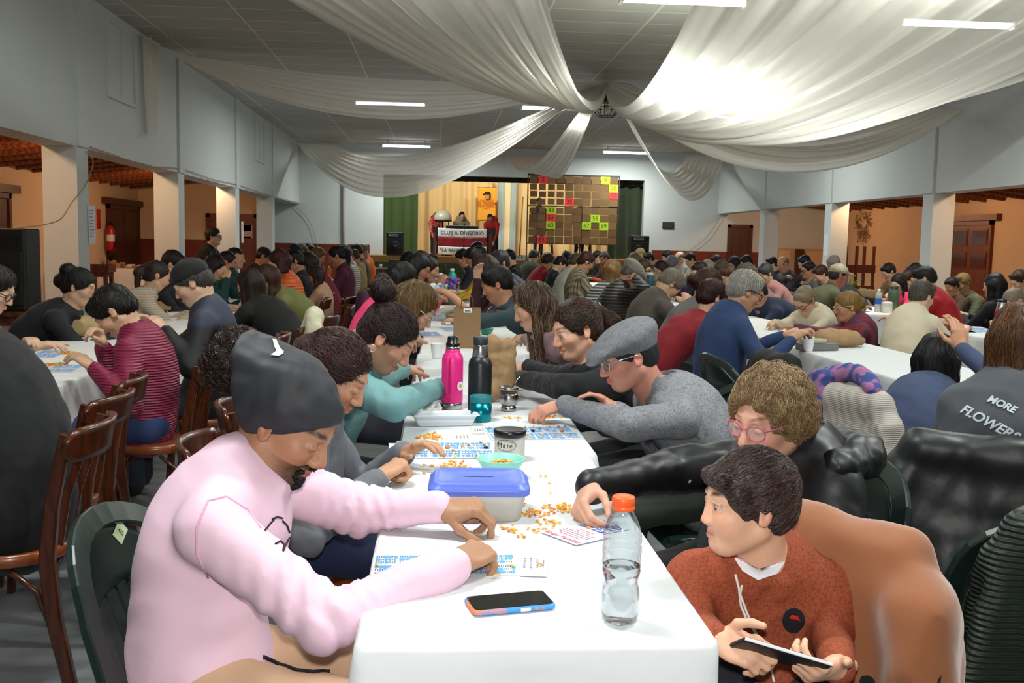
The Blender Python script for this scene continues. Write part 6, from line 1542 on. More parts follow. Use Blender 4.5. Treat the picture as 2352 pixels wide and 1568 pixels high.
# left foreground: the black back
bb = near('person in black top and blue jeans seen from behind at left', (-95, 660), 3.62, 176, pitch=15, sk='b98a6c', hair=('short', '1c1512'), top=('sweater', '0d0d0f', 'cloth', None), legs='3c5674', H=V(-1.62, 3.38, 1.20), hip=(-1.36, 3.34, .57), fat=1.45, hands=((-1.95, 3.9, .8), (-1.95, 3.3, .8)), shoe='d8d4cc')
chair('b', -1.41, 3.30, 182*D2R, 'bentwood chair nearest the viewer at left, under the blue jeans', 'bentwood chairs')
chair('b', -1.52, 3.88, 176*D2R, 'empty bentwood chair just behind the nearest one at left', 'bentwood chairs')
chair('b', -1.60, 4.34, 186*D2R, 'empty bentwood chair directly in front of the maroon jacket', 'bentwood chairs')
# right foreground: grey sweatshirt with lettering
fl = near('person in grey sweatshirt with lettering and flowers on the back', (2395, 770), 3.15, 62, pitch=10, sk='b98a6c', hair=('long', '4a2c14', '6a421e'), top=('sweatshirt', '45484e', 'cloth', None), legs='20242c', H=V(1.93, 3.18, 1.17), hip=(1.84, 3.14, .57), L=.42, fem=True, fat=1.25, strand=1800, flow='world', hands=((2.25, 3.35, .78), (2.0, 3.5, .78)), chairk=None, shoe='d8b8c0')
chair('p', 1.84, 3.22, 60*D2R, 'dark green plastic chair under the black coat at right', 'green plastic chairs')
def surf_text(i, name, names, body, size, px, py, ang, m, shear=0.):
    h = hit(i['root'], names, px, py)
    if h is None: return
    n = h[2]; x = unit(CR*math.cos(ang)-CU*math.sin(ang)); x = unit(x-n*np.dot(x, n)); y = np.cross(n, x)
    cu = bpy.data.curves.new('tmp', 'FONT'); cu.body = body; cu.size = size; cu.align_x = 'CENTER'; cu.align_y = 'CENTER'; cu.extrude = .001; cu.offset = .0012; cu.shear = shear
    o = bpy.data.objects.new('tmp', cu); COL.objects.link(o); me = bpy.data.meshes.new_from_object(o.evaluated_get(bpy.context.evaluated_depsgraph_get())); bpy.data.objects.remove(o)
    me.transform(frameM(h[1]+n*.004, x, y, n)); me.materials.clear(); me.materials.append(m)
    # settle the letters on the cloth
    tgt = [c for c in i['root'].children if c.name.split('.')[0] in names]
    for v in me.vertices:
        w = v.co.copy(); best = None
        for c in tgt:
            Mi = c.matrix_world.inverted(); a = Mi@(w+Vector(n)*.12); d = (Mi.to_3x3()@Vector(-n)).normalized(); ok, loc, nr, _ = c.ray_cast(a, d)
            if ok: best = c.matrix_world@loc
        if best is not None: v.co = best+Vector(n)*(.0035 if (Vector(w)-Vector(h[1])).dot(Vector(n)) > .004 else .0015)
    me.name = name; return childmesh(name, me, i['root'])
lt = mat('print_pale', 'b8c4cc', .6)
surf_text(fl, 'lettering', ('sweatshirt',), 'MORE', .032, 2300, 928, .52, lt, .25); surf_text(fl, 'lettering', ('sweatshirt',), 'FLOWERS', .043, 2270, 970, .50, lt, .25)
for x, y, r_ in ((2249, 1003, 5), (2265, 1015, 10), (2283, 1026, 8)):
    pts = [(x+r_*(1+.35*math.cos(6*a))*math.cos(a), y+r_*(1+.35*math.cos(6*a))*math.sin(a)) for a in np.linspace(0, 2*PI, 30, endpoint=False)]
    patch(fl['root'], 'flower_print', ('sweatshirt',), pts, lt, off=.003, sub=1)
# coats over chairs
coat(1.82, 3.21, 60*D2R, 'black coat draped over the plastic chair at right', gm('coat', '17181a', 'leather'), zt=.88, zb=.30, w=.25, spread=1.2, noise=((.008, 15, .5), (.003, 45, .6)))
chair('p', 1.98, 3.94, 20*D2R, 'dark green plastic chair under the beige quilted coat', 'green plastic chairs')
coat(1.97, 3.93, 20*D2R, 'beige quilted coat hanging on a chair to the right of the leather coat', gm('coat', 'a39b93', 'quilt'), zt=.90, zb=.30, w=.22, noise=((.006, 18, .5), (.002, 60, .6)))
sd = SDF(); sd.frame(rotz(20*D2R), (1.955, 3.915, .015))
for i in range(7):
    a0, a1 = i/7, (i+1)/7; f = lambda t: V(-.34+.05*math.sin(t*3), .20-.30*t, .95-.05*(2*t-1)**2)
    sd.cap(f(a0), f(a1), .034, k=.02)
sd.cap((-.36, .19, .92), (-.40, .22, .66), .036, .032, k=.02, n=(1, 0, 0), sq=.6); sd.cap((-.36, .15, .92), (-.39, .15, .74), .03, k=.02)
sdf_obj(sd, 'scarf', [mat('scarf_blue', '2c3f78', .8, kind='patch', col2='8a5a80', vscale=22.)], None, .007, noise=((.004, 60, .7),), label='blue and pink patterned scarf lying on the beige coat', cat='scarf')
chair('p', .62, 1.84, -142*D2R, 'dark green plastic chair under the tan suede jacket', 'green plastic chairs')
coat(.62, 1.84, -142*D2R, 'tan suede jacket covering the chair of the child in rust', mat('suede_tan', '8e5632', .8, kind='cloth', bump=.5, sheen=.4), zt=.87, zb=.10, w=.215, spread=1.22, noise=((.012, 11, .5), (.005, 26, .7)), res=.010, inner=.66, extra=lambda s: s.cap((-.27, .19, .74), (-.27, .26, .16), .07, .08, k=.05).cap((-.27, -.19, .74), (-.27, -.26, .16), .07, .08, k=.05).cap((-.2, -.1, .5), (.1, -.15, .47), .06, .05, k=.05).cap((-.235, .08, .84), (-.15, .15, .36), .014, k=.03, sub=True).cap((-.235, -.06, .80), (-.13, .01, .40), .013, k=.03, sub=True).cap((-.20, .20, .60), (-.13, -.02, .38), .012, k=.03, sub=True).cap((-.22, -.14, .82), (-.14, -.19, .3), .013, k=.03, sub=True))
chair('p', 1.32, 4.72, 185*D2R, 'dark plastic chair under the black coat behind the flat cap', 'green plastic chairs')
coat(1.30, 4.72, 185*D2R, 'black coat hanging on the chair behind the flat cap', mat('cloth_black_coat', '151516', .85, kind='cloth', bump=.4), zt=.93, zb=.35, w=.24, noise=((.010, 18, .5), (.004, 45, .7)))
chair('p', 1.85, 5.45, 10*D2R, 'dark plastic chair behind the navy sweater, left of two', 'green plastic chairs'); chair('p', 2.02, 4.95, 28*D2R, 'dark plastic chair with a tag right behind the curly fair hair', 'green plastic chairs')
chair('p', 3.55, 6.35, 190*D2R, 'dark plastic chair with shiny top behind the raised hand', 'green plastic chairs'); chair('p', 3.95, 5.45, 15*D2R, 'slatted plastic chair at the right edge by the red thermos table', 'green plastic chairs')
chair('b', -1.28, 6.35, 186*D2R, 'bentwood chair between the navy jacket and the cream coat', 'bentwood chairs')
chair('b', -1.22, 7.0, 184*D2R, 'bentwood chair carrying the cream padded coat', 'bentwood chairs')
coat(-1.20, 7.0, 184*D2R, 'cream padded coat hanging on a bentwood chair of the left row', mat('puffy_cream', 'd6d2b4', .6, kind='cloth', bump=.5), zt=.95, zb=.42, w=.21, noise=((.010, 20, .5), (.005, 50, .7)))
coat(-1.12, 10.4, 186*D2R, 'purple coat hanging behind the beige clad child', gm('coat', '4a1838'), zt=.9, zb=.3, w=.18, sleeves=False, res=.02)
coat(-1.05, 15.4, 186*D2R, 'dark red jacket hanging on a chair near the equipment table', gm('coat', '6a1420'), zt=.95, zb=.3, w=.2, sleeves=False, res=.02)
chair('b', -1.05, 15.4, 186*D2R, 'bentwood chair carrying the dark red jacket', 'bentwood chairs')
coat(1.44, 2.46, 90*D2R, 'dark green quilted jacket at the lower right corner', gm('jacket', '1c261e', 'quilt'), zt=.87, zb=.12, w=.18, spread=1.8, sleeves=False)
chair('p', 1.47, 2.49, 90*D2R, 'dark plastic chair behind the green quilted jacket at the lower right corner', 'green plastic chairs')
# ------------------------------------------------------------------ things on the tables
TZ = .7612
def clear(name, col, fac=.12):
    m = bpy.data.materials.new(name); m.use_nodes = True; nt = m.node_tree; N = nt.nodes; L = nt.links
    for n in list(N): N.remove(n)
    out = N.new('ShaderNodeOutputMaterial'); t = N.new('ShaderNodeBsdfTransparent'); g = N.new('ShaderNodeBsdfGlossy'); fr = N.new('ShaderNodeLayerWeight'); mx = N.new('ShaderNodeMixShader')
    t.inputs[0].default_value = lin(col); g.inputs['Roughness'].default_value = .06; fr.inputs[0].default_value = .25; mr = N.new('ShaderNodeMapRange'); mr.inputs[3].default_value = fac; mr.inputs[4].default_value = .75
    L.new(fr.outputs['Facing'], mr.inputs[0]); L.new(mr.outputs[0], mx.inputs[0]); L.new(t.outputs[0], mx.inputs[1]); L.new(g.outputs[0], mx.inputs[2]); L.new(mx.outputs[0], out.inputs[0]); return m
plast = clear('clear_bottle_plastic', 'eef2f4'); frost = mat('frosted_plastic', 'c9c6bc', .4, alpha=.72)
water = mat('water', 'ffffff', .02, trans=1., ior=1.33)
steel = mat('brushed_steel', 'b4b4b2', .25, metal=1.)
papr = mat('kraft_paper', '9a7c58', .8, kind='cloth', bump=.4); whitep = mat('white_plastic', 'e8eaec', .5)
def on(px, py): return uz(px, py, TZ)
# phone
A, B, C_, D = [uz(x, y, .772) for x, y in ((1071, 1369), (1252, 1354), (1276, 1388), (1080, 1406))]
c = (A+B+C_+D)/4; x = unit((B-A)+(C_-D)); z = V(0, 0, 1); y = np.cross(z, x); w = .5*(np.linalg.norm(B-A)+np.linalg.norm(C_-D))/2; h = .041; Rm = np.stack([x, y, z], 1)
root = empty('mobile_phone', (c[0], c[1], TZ), 'phone with black screen in an orange and blue case on the nearest cloth', 'phone')
O = V(c[0], c[1], TZ)
childmesh('case', MB().rbox((-w, -h, 0), (w, h, .0115), .012, R=Rm, o=O).mesh('case', [mat('case_orange_blue', 'd27a4a', .5, kind='patch', col2='3f8fd0', vscale=16.)]), root)
childmesh('screen', MB().rbox((-w+.004, -h+.004, .0115), (w-.004, h-.004, .0122), .009, R=Rm, o=O).mesh('screen', [mat('screen_black', '0a0a0c', .08)]), root)
childmesh('button', MB().rbox((w*.12, -h-.0012, .003), (w*.36, -h+.001, .009), .001, R=Rm, o=O).mesh('button', [mat('button_white', 'e4e0d4', .3)]), root)
for a in (.46, .6): childmesh('button', MB().rbox((w*a, -h-.001, .004), (w*(a+.09), -h+.001, .008), .001, R=Rm, o=O).mesh('button', [mat('button_orange', 'd27a4a', .5)]), root)
# water bottle
b = on(1423, 1427); root = empty('water_bottle', b, 'clear ridged bottle of water with orange cap on the nearest cloth', 'bottle')
pr = [(.012, .004), (.026, .001), (.033, .006), (.0355, .02), (.0355, .055), (.034, .066), (.031, .075), (.0315, .082), (.0345, .092), (.0362, .10), (.0350, .104), (.0366, .112), (.0366, .122), (.0352, .126), (.0366, .134), (.0366, .144), (.0352, .148), (.0366, .156), (.0360, .166), (.033, .180), (.027, .196), (.0205, .207), (.0195, .214)]
pet = lambda t, z_: 1-.06*max(0, 1-z_/.014)*(1+math.cos(5*t))
childmesh('bottle_body', MB().lathe(pr, b, 40, cap=False, wob=pet).mesh('bottle_body', [plast]), root)
childmesh('water', MB().lathe([(r_-.0012, z_+.0012) for r_, z_ in pr if z_ < .109]+[(.034, .1095)], b, 40).mesh('water', [water]), root)
q = MB().lathe([(.0205, .2135), (.0215, .215), (.0215, .221), (.0208, .2215), (.0208, .2225), (.0215, .223), (.0212, .236), (.0195, .2385), (.004, .239)], b, 40, wob=lambda t, z_: 1+.012*math.cos(30*t)*(z_ > .222))
childmesh('cap', q.mesh('cap', [mat('cap_orange', 'f0632a', .4)]), root, 'orange screw cap')
# bingo cards: printed grids of blue and white cells
cardw = mat('card_paper', 'd9d8d2', .7); cblue = mat('print_blue', '5a9ee2', .7); cblue2 = mat('print_royal', '2f4fb8', .7); cdark = mat('print_number', '5a6a86', .7)
def sheet(name, corners, lab, cat, cells=None, group=None, seed=0, thick=.0006, z=TZ, blue=None, lines=None, mats_=None, cellnums=True):
    P = [uz(x, y, z) for x, y in corners]      # near-left, near-right, far-right, far-left
    c = sum(P)/4; ex = unit((P[1]-P[0])+(P[2]-P[3])); ey = np.cross(V(0, 0, 1), ex)
    W = (np.linalg.norm(P[1]-P[0])+np.linalg.norm(P[2]-P[3]))/2; Hh = abs(((P[3]-P[0])@ey+(P[2]-P[1])@ey)/2)
    Rm = np.stack([ex, ey, V(0, 0, 1)], 1); O = V(c[0], c[1], z)
    mb = MB().box((-W/2, -Hh/2, 0), (W/2, Hh/2, thick), 0, R=Rm, o=O); r = np.random.default_rng(seed)
    if cells:
        nx, ny = cells
        for i in range(nx):
            for j in range(ny):
                x0 = -W/2+W*.02+(W*.96)/nx*i; y0 = -Hh/2+Hh*.04+(Hh*.92)/ny*j; cw = W*.96/nx*.86; ch = Hh*.92/ny*.84
                for a in range(9):
                    for d in range(3):
                        xa, ya = x0+cw*a/9, y0+ch*d/3; on_ = ((a//1+d*2+int(r.integers(0, 3))) % 2) == 0
                        if on_: mb.add([O+Rm@V(xa, ya, thick+.0002), O+Rm@V(xa+cw/9*.98, ya, thick+.0002), O+Rm@V(xa+cw/9*.98, ya+ch/3*.96, thick+.0002), O+Rm@V(xa, ya+ch/3*.96, thick+.0002)], [(0, 1, 2, 3)], 1, False)
                        else:
                            mb.add([O+Rm@V(xa+cw*.025, ya+ch*.08, thick+.0002), O+Rm@V(xa+cw*.085, ya+ch*.08, thick+.0002), O+Rm@V(xa+cw*.085, ya+ch*.25, thick+.0002), O+Rm@V(xa+cw*.025, ya+ch*.25, thick+.0002)], [(0, 1, 2, 3)], 2, False)
                mb.add([O+Rm@V(x0+cw, y0+ch*.55, thick+.0002), O+Rm@V(x0+cw*1.09, y0+ch*.55, thick+.0002), O+Rm@V(x0+cw*1.09, y0+ch, thick+.0002), O+Rm@V(x0+cw, y0+ch, thick+.0002)], [(0, 1, 2, 3)], 1, False)
    o = mb.obj(name, [cardw if mats_ is None else mats_, blue or cblue, cdark], label=lab, cat=cat, group=group)
    return o, O, Rm, W, Hh
sheet('bingo_card', [(848, 1319), (1196, 1322), (1188, 1266), (862, 1273)], 'bingo card with blue grids under the hands of the pink sweatshirt', 'bingo card', (6, 2), 'bingo cards', 1)
sheet('bingo_card', [(905, 1051), (1134, 1051), (1138, 1013), (912, 1012)], 'bingo card with blue grids between the grey sweatshirt and the jar', 'bingo card', (6, 2), 'bingo cards', 2, z=TZ+.0012)
sheet('paper_sheet', [(886, 1051), (1010, 1051), (1012, 1016), (902, 1018)], 'plain white sheet sticking out under the left bingo card', 'paper', seed=3, mats_=mat('paper_white', 'e9ebf2', .7))
sheet('bingo_card', [(1122, 1010), (1334, 1008), (1314, 976), (1116, 979)], 'bingo card with blue grids in front of the flat cap', 'bingo card', (6, 2), 'bingo cards', 4)
sheet('bingo_card', [(1338, 1236), (1428, 1218), (1400, 1190), (1318, 1202)], 'bingo card with dark blue cells beside the water bottle', 'bingo card', (2, 2), 'bingo cards', 5, blue=cblue2)
o, O, Rm, W, Hh = sheet('number_slip', [(1198, 1322), (1252, 1324), (1262, 1268), (1194, 1266)], 'white slip printed with rows of grey numbers beside the bingo card', 'paper slip', seed=6, z=TZ+.0014, mats_=mat('paper_lilac', 'e2e2f2', .7))
Ms = lambda px_, py_, z_=.001: frameM(O+Rm@V(px_, py_, z_), Rm@V(0, -1, 0), Rm@V(1, 0, 0), V(0, 0, 1))
gr = mat('print_grey_ink', '77788a', .7); rdk = mat('print_red_ink', 'c03a48', .7)
for k_, t in enumerate(('Club Atletico Divisorio', '4 0 16 22 33 0 51 0 0', '06 0 0 35 41 0 0 75 84', '08 0 28 0 0 55 68 0 85')): text_mesh(t, W*.13 if k_ else W*.10, gr, Ms(W*.36-W*.24*k_, 0), parent=o, ext=.0001)
o, O, Rm, W, Hh = sheet('paper_slip', [(1312, 1254), (1384, 1238), (1338, 1200), (1252, 1219)], 'white leaflet with red bingo lettering lying beside the water bottle', 'leaflet', seed=7, z=TZ+.0026, mats_=mat('paper_lilac', 'e2e2f2', .7))
My = lambda px_, py_, z_=.001: frameM(O+Rm@V(px_, py_, z_), Rm@V(0, -1, 0), Rm@V(1, 0, 0), V(0, 0, 1))
text_mesh('Bingo Familiar', Hh*.17, rdk, My(-W*.36, 0), parent=o, ext=.0001, bold=.0002)
for k_ in range(6): text_mesh(('Premios en efectivo', 'Bingo 1000 pesos linea 500', 'Mas de 1.000.000 en premios', 'sabado 22 horas en el salon', 'rifas y sorteos', 'los esperamos')[k_], Hh*.07, rdk if k_ != 2 else gr, My(-W*.16+W*.10*k_, 0), parent=o, ext=.0001)
o, O, Rm, W, Hh = sheet('number_slip', [(1036, 1012), (1078, 1012), (1078, 996), (1038, 996)], 'small printed slip behind the left bingo card', 'paper slip', seed=8)
for k_ in range(4): text_mesh('04 16 22 33 51', W*.12, gr, frameM(O+Rm@V(W*(-.2+.2*k_), 0, .001), Rm@V(0, -1, 0), Rm@V(1, 0, 0), V(0, 0, 1)), parent=o, ext=.0001)
o, O, Rm, W, Hh = sheet('number_slip', [(1084, 996), (1112, 996), (1110, 980), (1082, 980)], 'small printed slip behind the round jar', 'paper slip', seed=9)
for k_ in range(4): text_mesh('06 35 41 75 84', W*.14, gr, frameM(O+Rm@V(W*(-.2+.2*k_), 0, .001), Rm@V(0, -1, 0), Rm@V(1, 0, 0), V(0, 0, 1)), parent=o, ext=.0001)
for i, (px, py, l) in enumerate(((1040, 755, 'bingo card beside the teal bowl of corn'), (985, 765, 'bingo card by the striped cuff'), (1150, 787, 'bingo card by the mauve sweater'))):
    sheet('bingo_card', [(px-25, py+6), (px+25, py+6), (px+24, py-5), (px-24, py-5)], l, 'bingo card', (3, 1), 'bingo cards', 20+i)
for i, (px, py, l) in enumerate(((112, 812, 'bingo card at the left end of the left table'), (150, 845, 'bingo card near the sleeve of the maroon jacket'), (352, 728, 'bingo card in front of the flat paper bag'))):
    sheet('bingo_card', [(px-34, py+9), (px+34, py+9), (px+34, py-9), (px-30, py-9)], l, 'bingo card', (3, 2), 'bingo cards', 30+i)
for i, (px, py, l) in enumerate(((2250, 757, 'bingo card before the red thermos'), (2330, 776, 'bingo card at the right picture edge'), (1810, 785, 'bingo card beside the grey box'))):
    sheet('bingo_card', [(px-30, py+6), (px+30, py+8), (px+26, py-6), (px-30, py-8)], l, 'bingo card', (3, 1), 'bingo cards', 40+i)
# corn kernels
ky = [mat('corn_yellow', 'e8a01e', .3), mat('corn_orange', 'd9781c', .3), mat('corn_gold', 'f0b93a', .3)]; kt = mat('corn_tip', 'ecd9ae', .5)
def kernel(i):
    v = []; n = 10; rings = ((-.0062, .0014), (-.005, .0026), (-.002, .0036), (.002, .0042), (.0045, .0036), (.0056, .0014)); F = []; M_ = []
    for x_, r_ in rings:
        for j in range(n): t = 2*PI*j/n; v.append((x_, r_*math.cos(t), .62*r_*math.sin(t)+.0026))
    for a in range(5):
        for j in range(n): F.append((a*n+j, a*n+(j+1) % n, (a+1)*n+(j+1) % n, (a+1)*n+j)); M_.append(1 if a == 0 else 0)
    F.append(tuple(range(n-1, -1, -1))); F.append(tuple(range(5*n, 6*n))); M_ += [1, 0]
    return npmesh('corn_kernel', v, polys=F, mats=[ky[i], kt], mi=M_)
KM = [kernel(i) for i in range(3)]
def kern(x, y, z, r): 
    o = bpy.data.objects.new('corn_kernel', KM[int(r.integers(0, 3))]); COL.objects.link(o); o.location = (x, y, z); o.rotation_euler = (r.uniform(-.25, .25), r.uniform(-.2, .2), r.uniform(0, 6.28)); s = r.uniform(.85, 1.15); o.scale = (s, s, s)
    return props(o, 'loose yellow corn kernel on the white cloth of the centre table', 'corn kernel', 'corn kernels on the centre table')
r = np.random.default_rng(42)
def heap(px, py, sx, sy, n, layers=1):
    c = on(px, py); pts = []
    for i in range(n):
        for _ in range(30):
            p = c+V(r.normal()*sx, r.normal()*sy, 0)
            if all((p[0]-q[0])**2+(p[1]-q[1])**2 > .0085**2 for q in pts): pts.append(p); break
    for p in pts: kern(p[0], p[1], TZ+.0003, r)
heap(1225, 1178, .018, .022, 26); heap(1292, 1168, .020, .020, 34); heap(1262, 1200, .016, .016, 10); heap(1236, 1216, .016, .010, 6); heap(1196, 1231, .006, .005, 3); heap(1172, 1215, .01, .02, 8)
heap(1040, 1074, .024, .045, 62); heap(991, 1003, .017, .024, 40); heap(1252, 958, .026, .014, 34); heap(1170, 960, .02, .008, 8)
for px, py in ((1241, 1095), (1253, 1096), (1264, 1135), (1203, 1150), (1207, 1160), (975, 1070), (1061, 1228), (1181, 1220), (1318, 1190), (1100, 1090), (1140, 1326), (1240, 1301), (866, 1300), (1176, 1302), (1262, 1113), (1190, 966), (1215, 967), (1238, 1220), (1247, 1170)):
    p = on(px, py); kern(p[0], p[1], TZ+.002, r)
for px, py in [(925, 1020), (930, 1018), (962, 1043), (980, 1030), (992, 1036), (1008, 1022), (1015, 1046), (1030, 1028), (1040, 1036), (1046, 1044), (1062, 1026), (1075, 1024), (1085, 1030), (1094, 1047), (1104, 1018), (1112, 1024), (920, 1047), (1123, 984), (1150, 990), (1178, 984), (1206, 983), (1225, 981), (1240, 984), (1262, 981), (1282, 982), (1296, 980), (1210, 1000), (1246, 1002), (1275, 1004), (1290, 1000), (1310, 1003), (1345, 1206), (1352, 1216), (1372, 1208), (1240, 1302)]:
    p = on(px, py); kern(p[0], p[1], TZ+.0024, r)
gem = mat('glass_bead_dark', '16181e', .05, spec=.8); gem2 = mat('glass_bead_orange', 'd9754a', .05, spec=.8)
for px, py, m_, l in ((966, 1029, gem, 'dark green glass bead on the second grid of the left bingo card'), (1027, 1031, gem2, 'orange glass bead in the middle of the left bingo card'), (1116, 1031, gem, 'dark glass bead at the right of the left bingo card'), (1224, 992, gem, 'dark glass bead on the bingo card in front of the flat cap'), (1290, 992, gem2, 'orange glass bead on the bingo card in front of the flat cap')):
    p = on(px, py); MB().ball(p+V(0, 0, .0055), (.0085, .0085, .0042)).obj('glass_bead', m_, label=l, cat='bead')
def pile(name, c, rad, hh, n, lab, seed=0, m=None):
    r = np.random.default_rng(seed); mb = MB()
    for i in range(n):
        a = r.uniform(0, 6.28); d = rad*math.sqrt(r.uniform(0, 1)); h = hh*(1-(d/rad)**2)*r.uniform(.3, 1); R_ = rotz(r.uniform(0, 6.28))@roty(r.uniform(-.9, .9))
        o = len(mb.v); base = V(c[0]+d*math.cos(a), c[1]+d*math.sin(a), c[2]+h+.003)
        q = MB().ball((0, 0, 0), (.006, .004, .0028), n=6); mb.add([base+R_@np.array(p) for p in q.v], q.f, int(r.integers(0, 3)))
    return mb.obj(name, m or ky, label=lab, cat='corn', kind='stuff')
# blue lidded container
b0 = uz(1092, 1166, TZ); c = V(uz(1095, 1150, TZ)[0], 2.53, TZ); sx, sy, hh = .128, .098, .085
root = empty('food_container', c, 'clear food container with blue lid on the centre table', 'container')
ang = -.03; Rm = rotz(ang)
def rr(k_, z_, n=6, rad=.032):
    pts = []
    for cx_, cy_, t0 in ((sx*k_-rad, sy*k_-rad, 0), (-sx*k_+rad, sy*k_-rad, PI/2), (-sx*k_+rad, -sy*k_+rad, PI), (sx*k_-rad, -sy*k_+rad, 1.5*PI)):
        for i in range(n+1): t = t0+PI/2*i/n; pts.append(c+Rm@V(cx_+rad*math.cos(t), cy_+rad*math.sin(t), z_))
    return pts
def loft(rows, m=0, capb=True, capt=True):
    mb = MB(); n = len(rows[0]); P = [p for q in rows for p in q]
    mb.add(P, [(i*n+j, i*n+(j+1) % n, (i+1)*n+(j+1) % n, (i+1)*n+j) for i in range(len(rows)-1) for j in range(n)], m)
    if capb: mb.add(rows[0], [tuple(range(n-1, -1, -1))], m, False)
    if capt: mb.add(rows[-1], [tuple(range(n))], m, False)
    return mb
childmesh('tub', loft([rr(.82, 0), rr(.84, .004), rr(.93, .07), rr(.94, .078)], capt=False).mesh('tub', [frost]), root)
childmesh('lid', loft([rr(.985, .066), rr(1., .068), rr(1.01, .079), rr(.99, .085), rr(.96, .087), rr(.93, .094), rr(.90, .098), rr(.80, .098), rr(.77, .095), rr(.3, .0945)]).mesh('lid', [mat('lid_blue', '5f74d2', .35)]), root, 'periwinkle blue lid')
pile('corn_kernels', c+V(0, 0, .004), .07, .02, 120, 'corn kernels inside the blue lidded container', 3)
# mint bowl
p = on(1150, 1096); c = V(p[0], p[1]+.0, TZ); root = empty('bowl', c, 'mint green bowl holding corn on the centre table', 'bowl')
childmesh('shell', MB().lathe([(.004, .004), (.036, .004), (.038, .0), (.040, .004), (.062, .040), (.071, .056), (.0735, .058), (.0715, .060), (.068, .057), (.058, .040), (.036, .009), (.002, .007)], c, 40, cap=False).mesh('shell', [mat('mint_plastic', '8fd6c4', .35)]), root)
pile('corn_kernels', c+V(0, 0, .030), .052, .022, 110, 'corn kernels in the mint green bowl', 4)
# mate jar
p = on(1171, 1058); c = V(p[0], p[1]+.02, TZ); root = empty('storage_jar', c, 'round clear jar with black lid and the word Mate', 'jar')
childmesh('jar_body', MB().lathe([(.046, 0), (.050, .004), (.049, .010), (.049, .080), (.046, .082)], c, 40).mesh('jar_body', [frost]), root)
childmesh('lid', MB().lathe([(.050, .078), (.053, .080), (.053, .096), (.050, .100), (.046, .1), (.03, .098), (.002, .098)], c, 40).mesh('lid', [mat('lid_black', '121214', .3)]), root, 'black lid')
dkp = mat('print_black', '151515', .6)
a0 = -1.9
for ch, da in zip('Mate', (-.44, -.10, .13, .34)):
    t = a0+da; n = V(math.cos(t), math.sin(t), 0); text_mesh(ch, .023, dkp, frameM(c+n*.0495+V(0, 0, .054), (-math.sin(t), math.cos(t), 0), (0, 0, 1), n), parent=root, ext=.0003)
childmesh('oval', MB().tube([c+V(.0497*math.cos(a0+.68*math.cos(t)), .0497*math.sin(a0+.68*math.cos(t)), 
 .055+.018*math.sin(t)) for t in np.linspace(0, 2*PI, 29)], .0006, 4, cap=False).mesh('oval', [dkp]), root)
# foam tray
A, B = on(960, 979), on(1078, 971); c = V((A[0]+B[0])/2, A[1]+.055, TZ); sx, sy = .125, .058; ang = .12; Rm = rotz(ang)
root = empty('plastic_tray', c, 'white ribbed plastic tray in front of the crumpled napkin', 'tray')
childmesh('tray_body', loft([rr(.80, .001, rad=.012), rr(.84, .004, rad=.012), rr(.96, .038, rad=.012), rr(1.05, .040, rad=.012), rr(1.05, .042, rad=.012), rr(.95, .042, rad=.012), rr(.82, .007, rad=.012)]).mesh('tray_body', [mat('tray_white', 'e9edf2', .35, kind='bands', col2='d4d9e0')]), root)
# crumpled napkin and phone under it
p = on(990, 950); s = SDF(); r2 = np.random.default_rng(8)
for i in range(9): s.cap(p+V(r2.normal()*.018, r2.normal()*.014, .008+.006*i*r2.uniform()), p+V(r2.normal()*.026, r2.normal()*.018, .012+.03*r2.uniform()), .009, .007, k=.008)
sdf_obj(s, 'crumpled_napkin', [mat('napkin_white', 'ecebe6', .8)], None, .0035, noise=((.003, 120, 1),), label='crumpled white napkin beside the pink thermos', cat='napkin')
p = on(1002, 934)
MB().rbox((-.10, -.04, 0), (.10, .04, .009), .012, R=rotz(.03), o=(p[0], p[1]+.02, TZ)).obj('mobile_phone', mat('phone_maroon', '3a1a22', .25), label='dark phone lying behind the napkin near the pink thermos', cat='phone')
# thermoses and cup
def vessel(name, px, py, prof, parts, lab, cat='thermos', n=36):
    p = on(px, py); root = empty(name, p, lab, cat)
    for nm, pr, m_, l in parts: childmesh(nm, MB().lathe(pr, p, n).mesh(nm, [m_]), root, l)
    return root, p
pk = mat('pink_enamel', 'e02a86', .3)
root, p = vessel('thermos', 1038, 938, None, (('foot', [(.040, 0), (.043, .002), (.043, .026), (.042, .028)], steel, 'steel foot'), ('flask', [(.043, .028), (.0445, .032), (.0445, .205), (.042, .222), (.032, .236), (.030, .244), (.030, .250)], pk, None), ('collar', [(.029, .25), (.029, .262)], steel, 'steel collar'), ('stopper', [(.027, .262), (.029, .264), (.029, .276), (.024, .279), (.022, .300), (.019, .305), (.002, .306)], mat('lid_black', '121214', .3), 'black pouring stopper')), 'tall pink thermos with side handle and black stopper')
hd = unit(V(-.35, -1, 0)); q = MB(); b = p+hd*.040
q.tube([b+V(0, 0, .215), b+hd*.018+V(0, 0, .212), b+hd*.022+V(0, 0, .19), b+hd*.022+V(0, 0, .075), b+hd*.017+V(0, 0, .055), b+V(0, 0, .055)], 1., flat=(.011, .005), up=(1, 0, 0)); childmesh('handle', q.mesh('handle', [mat('pink_handle', 'd82470', .4)]), root)
t = -.75; n_ = V(math.cos(t), math.sin(t), 0); childmesh('sun_sticker', MB().add([p+n_*.0452+V(-math.sin(t), math.cos(t), 0)*.019*(1+.06*math.cos(24*a))*math.cos(a)+V(0, 0, .10+.019*math.sin(a)) for a in np.linspace(0, 2*PI, 48, endpoint=False)], [tuple(range(48))], 0, False).mesh('sun_sticker', [mat('sticker_white', 'dfe6ec', .5)]), root)
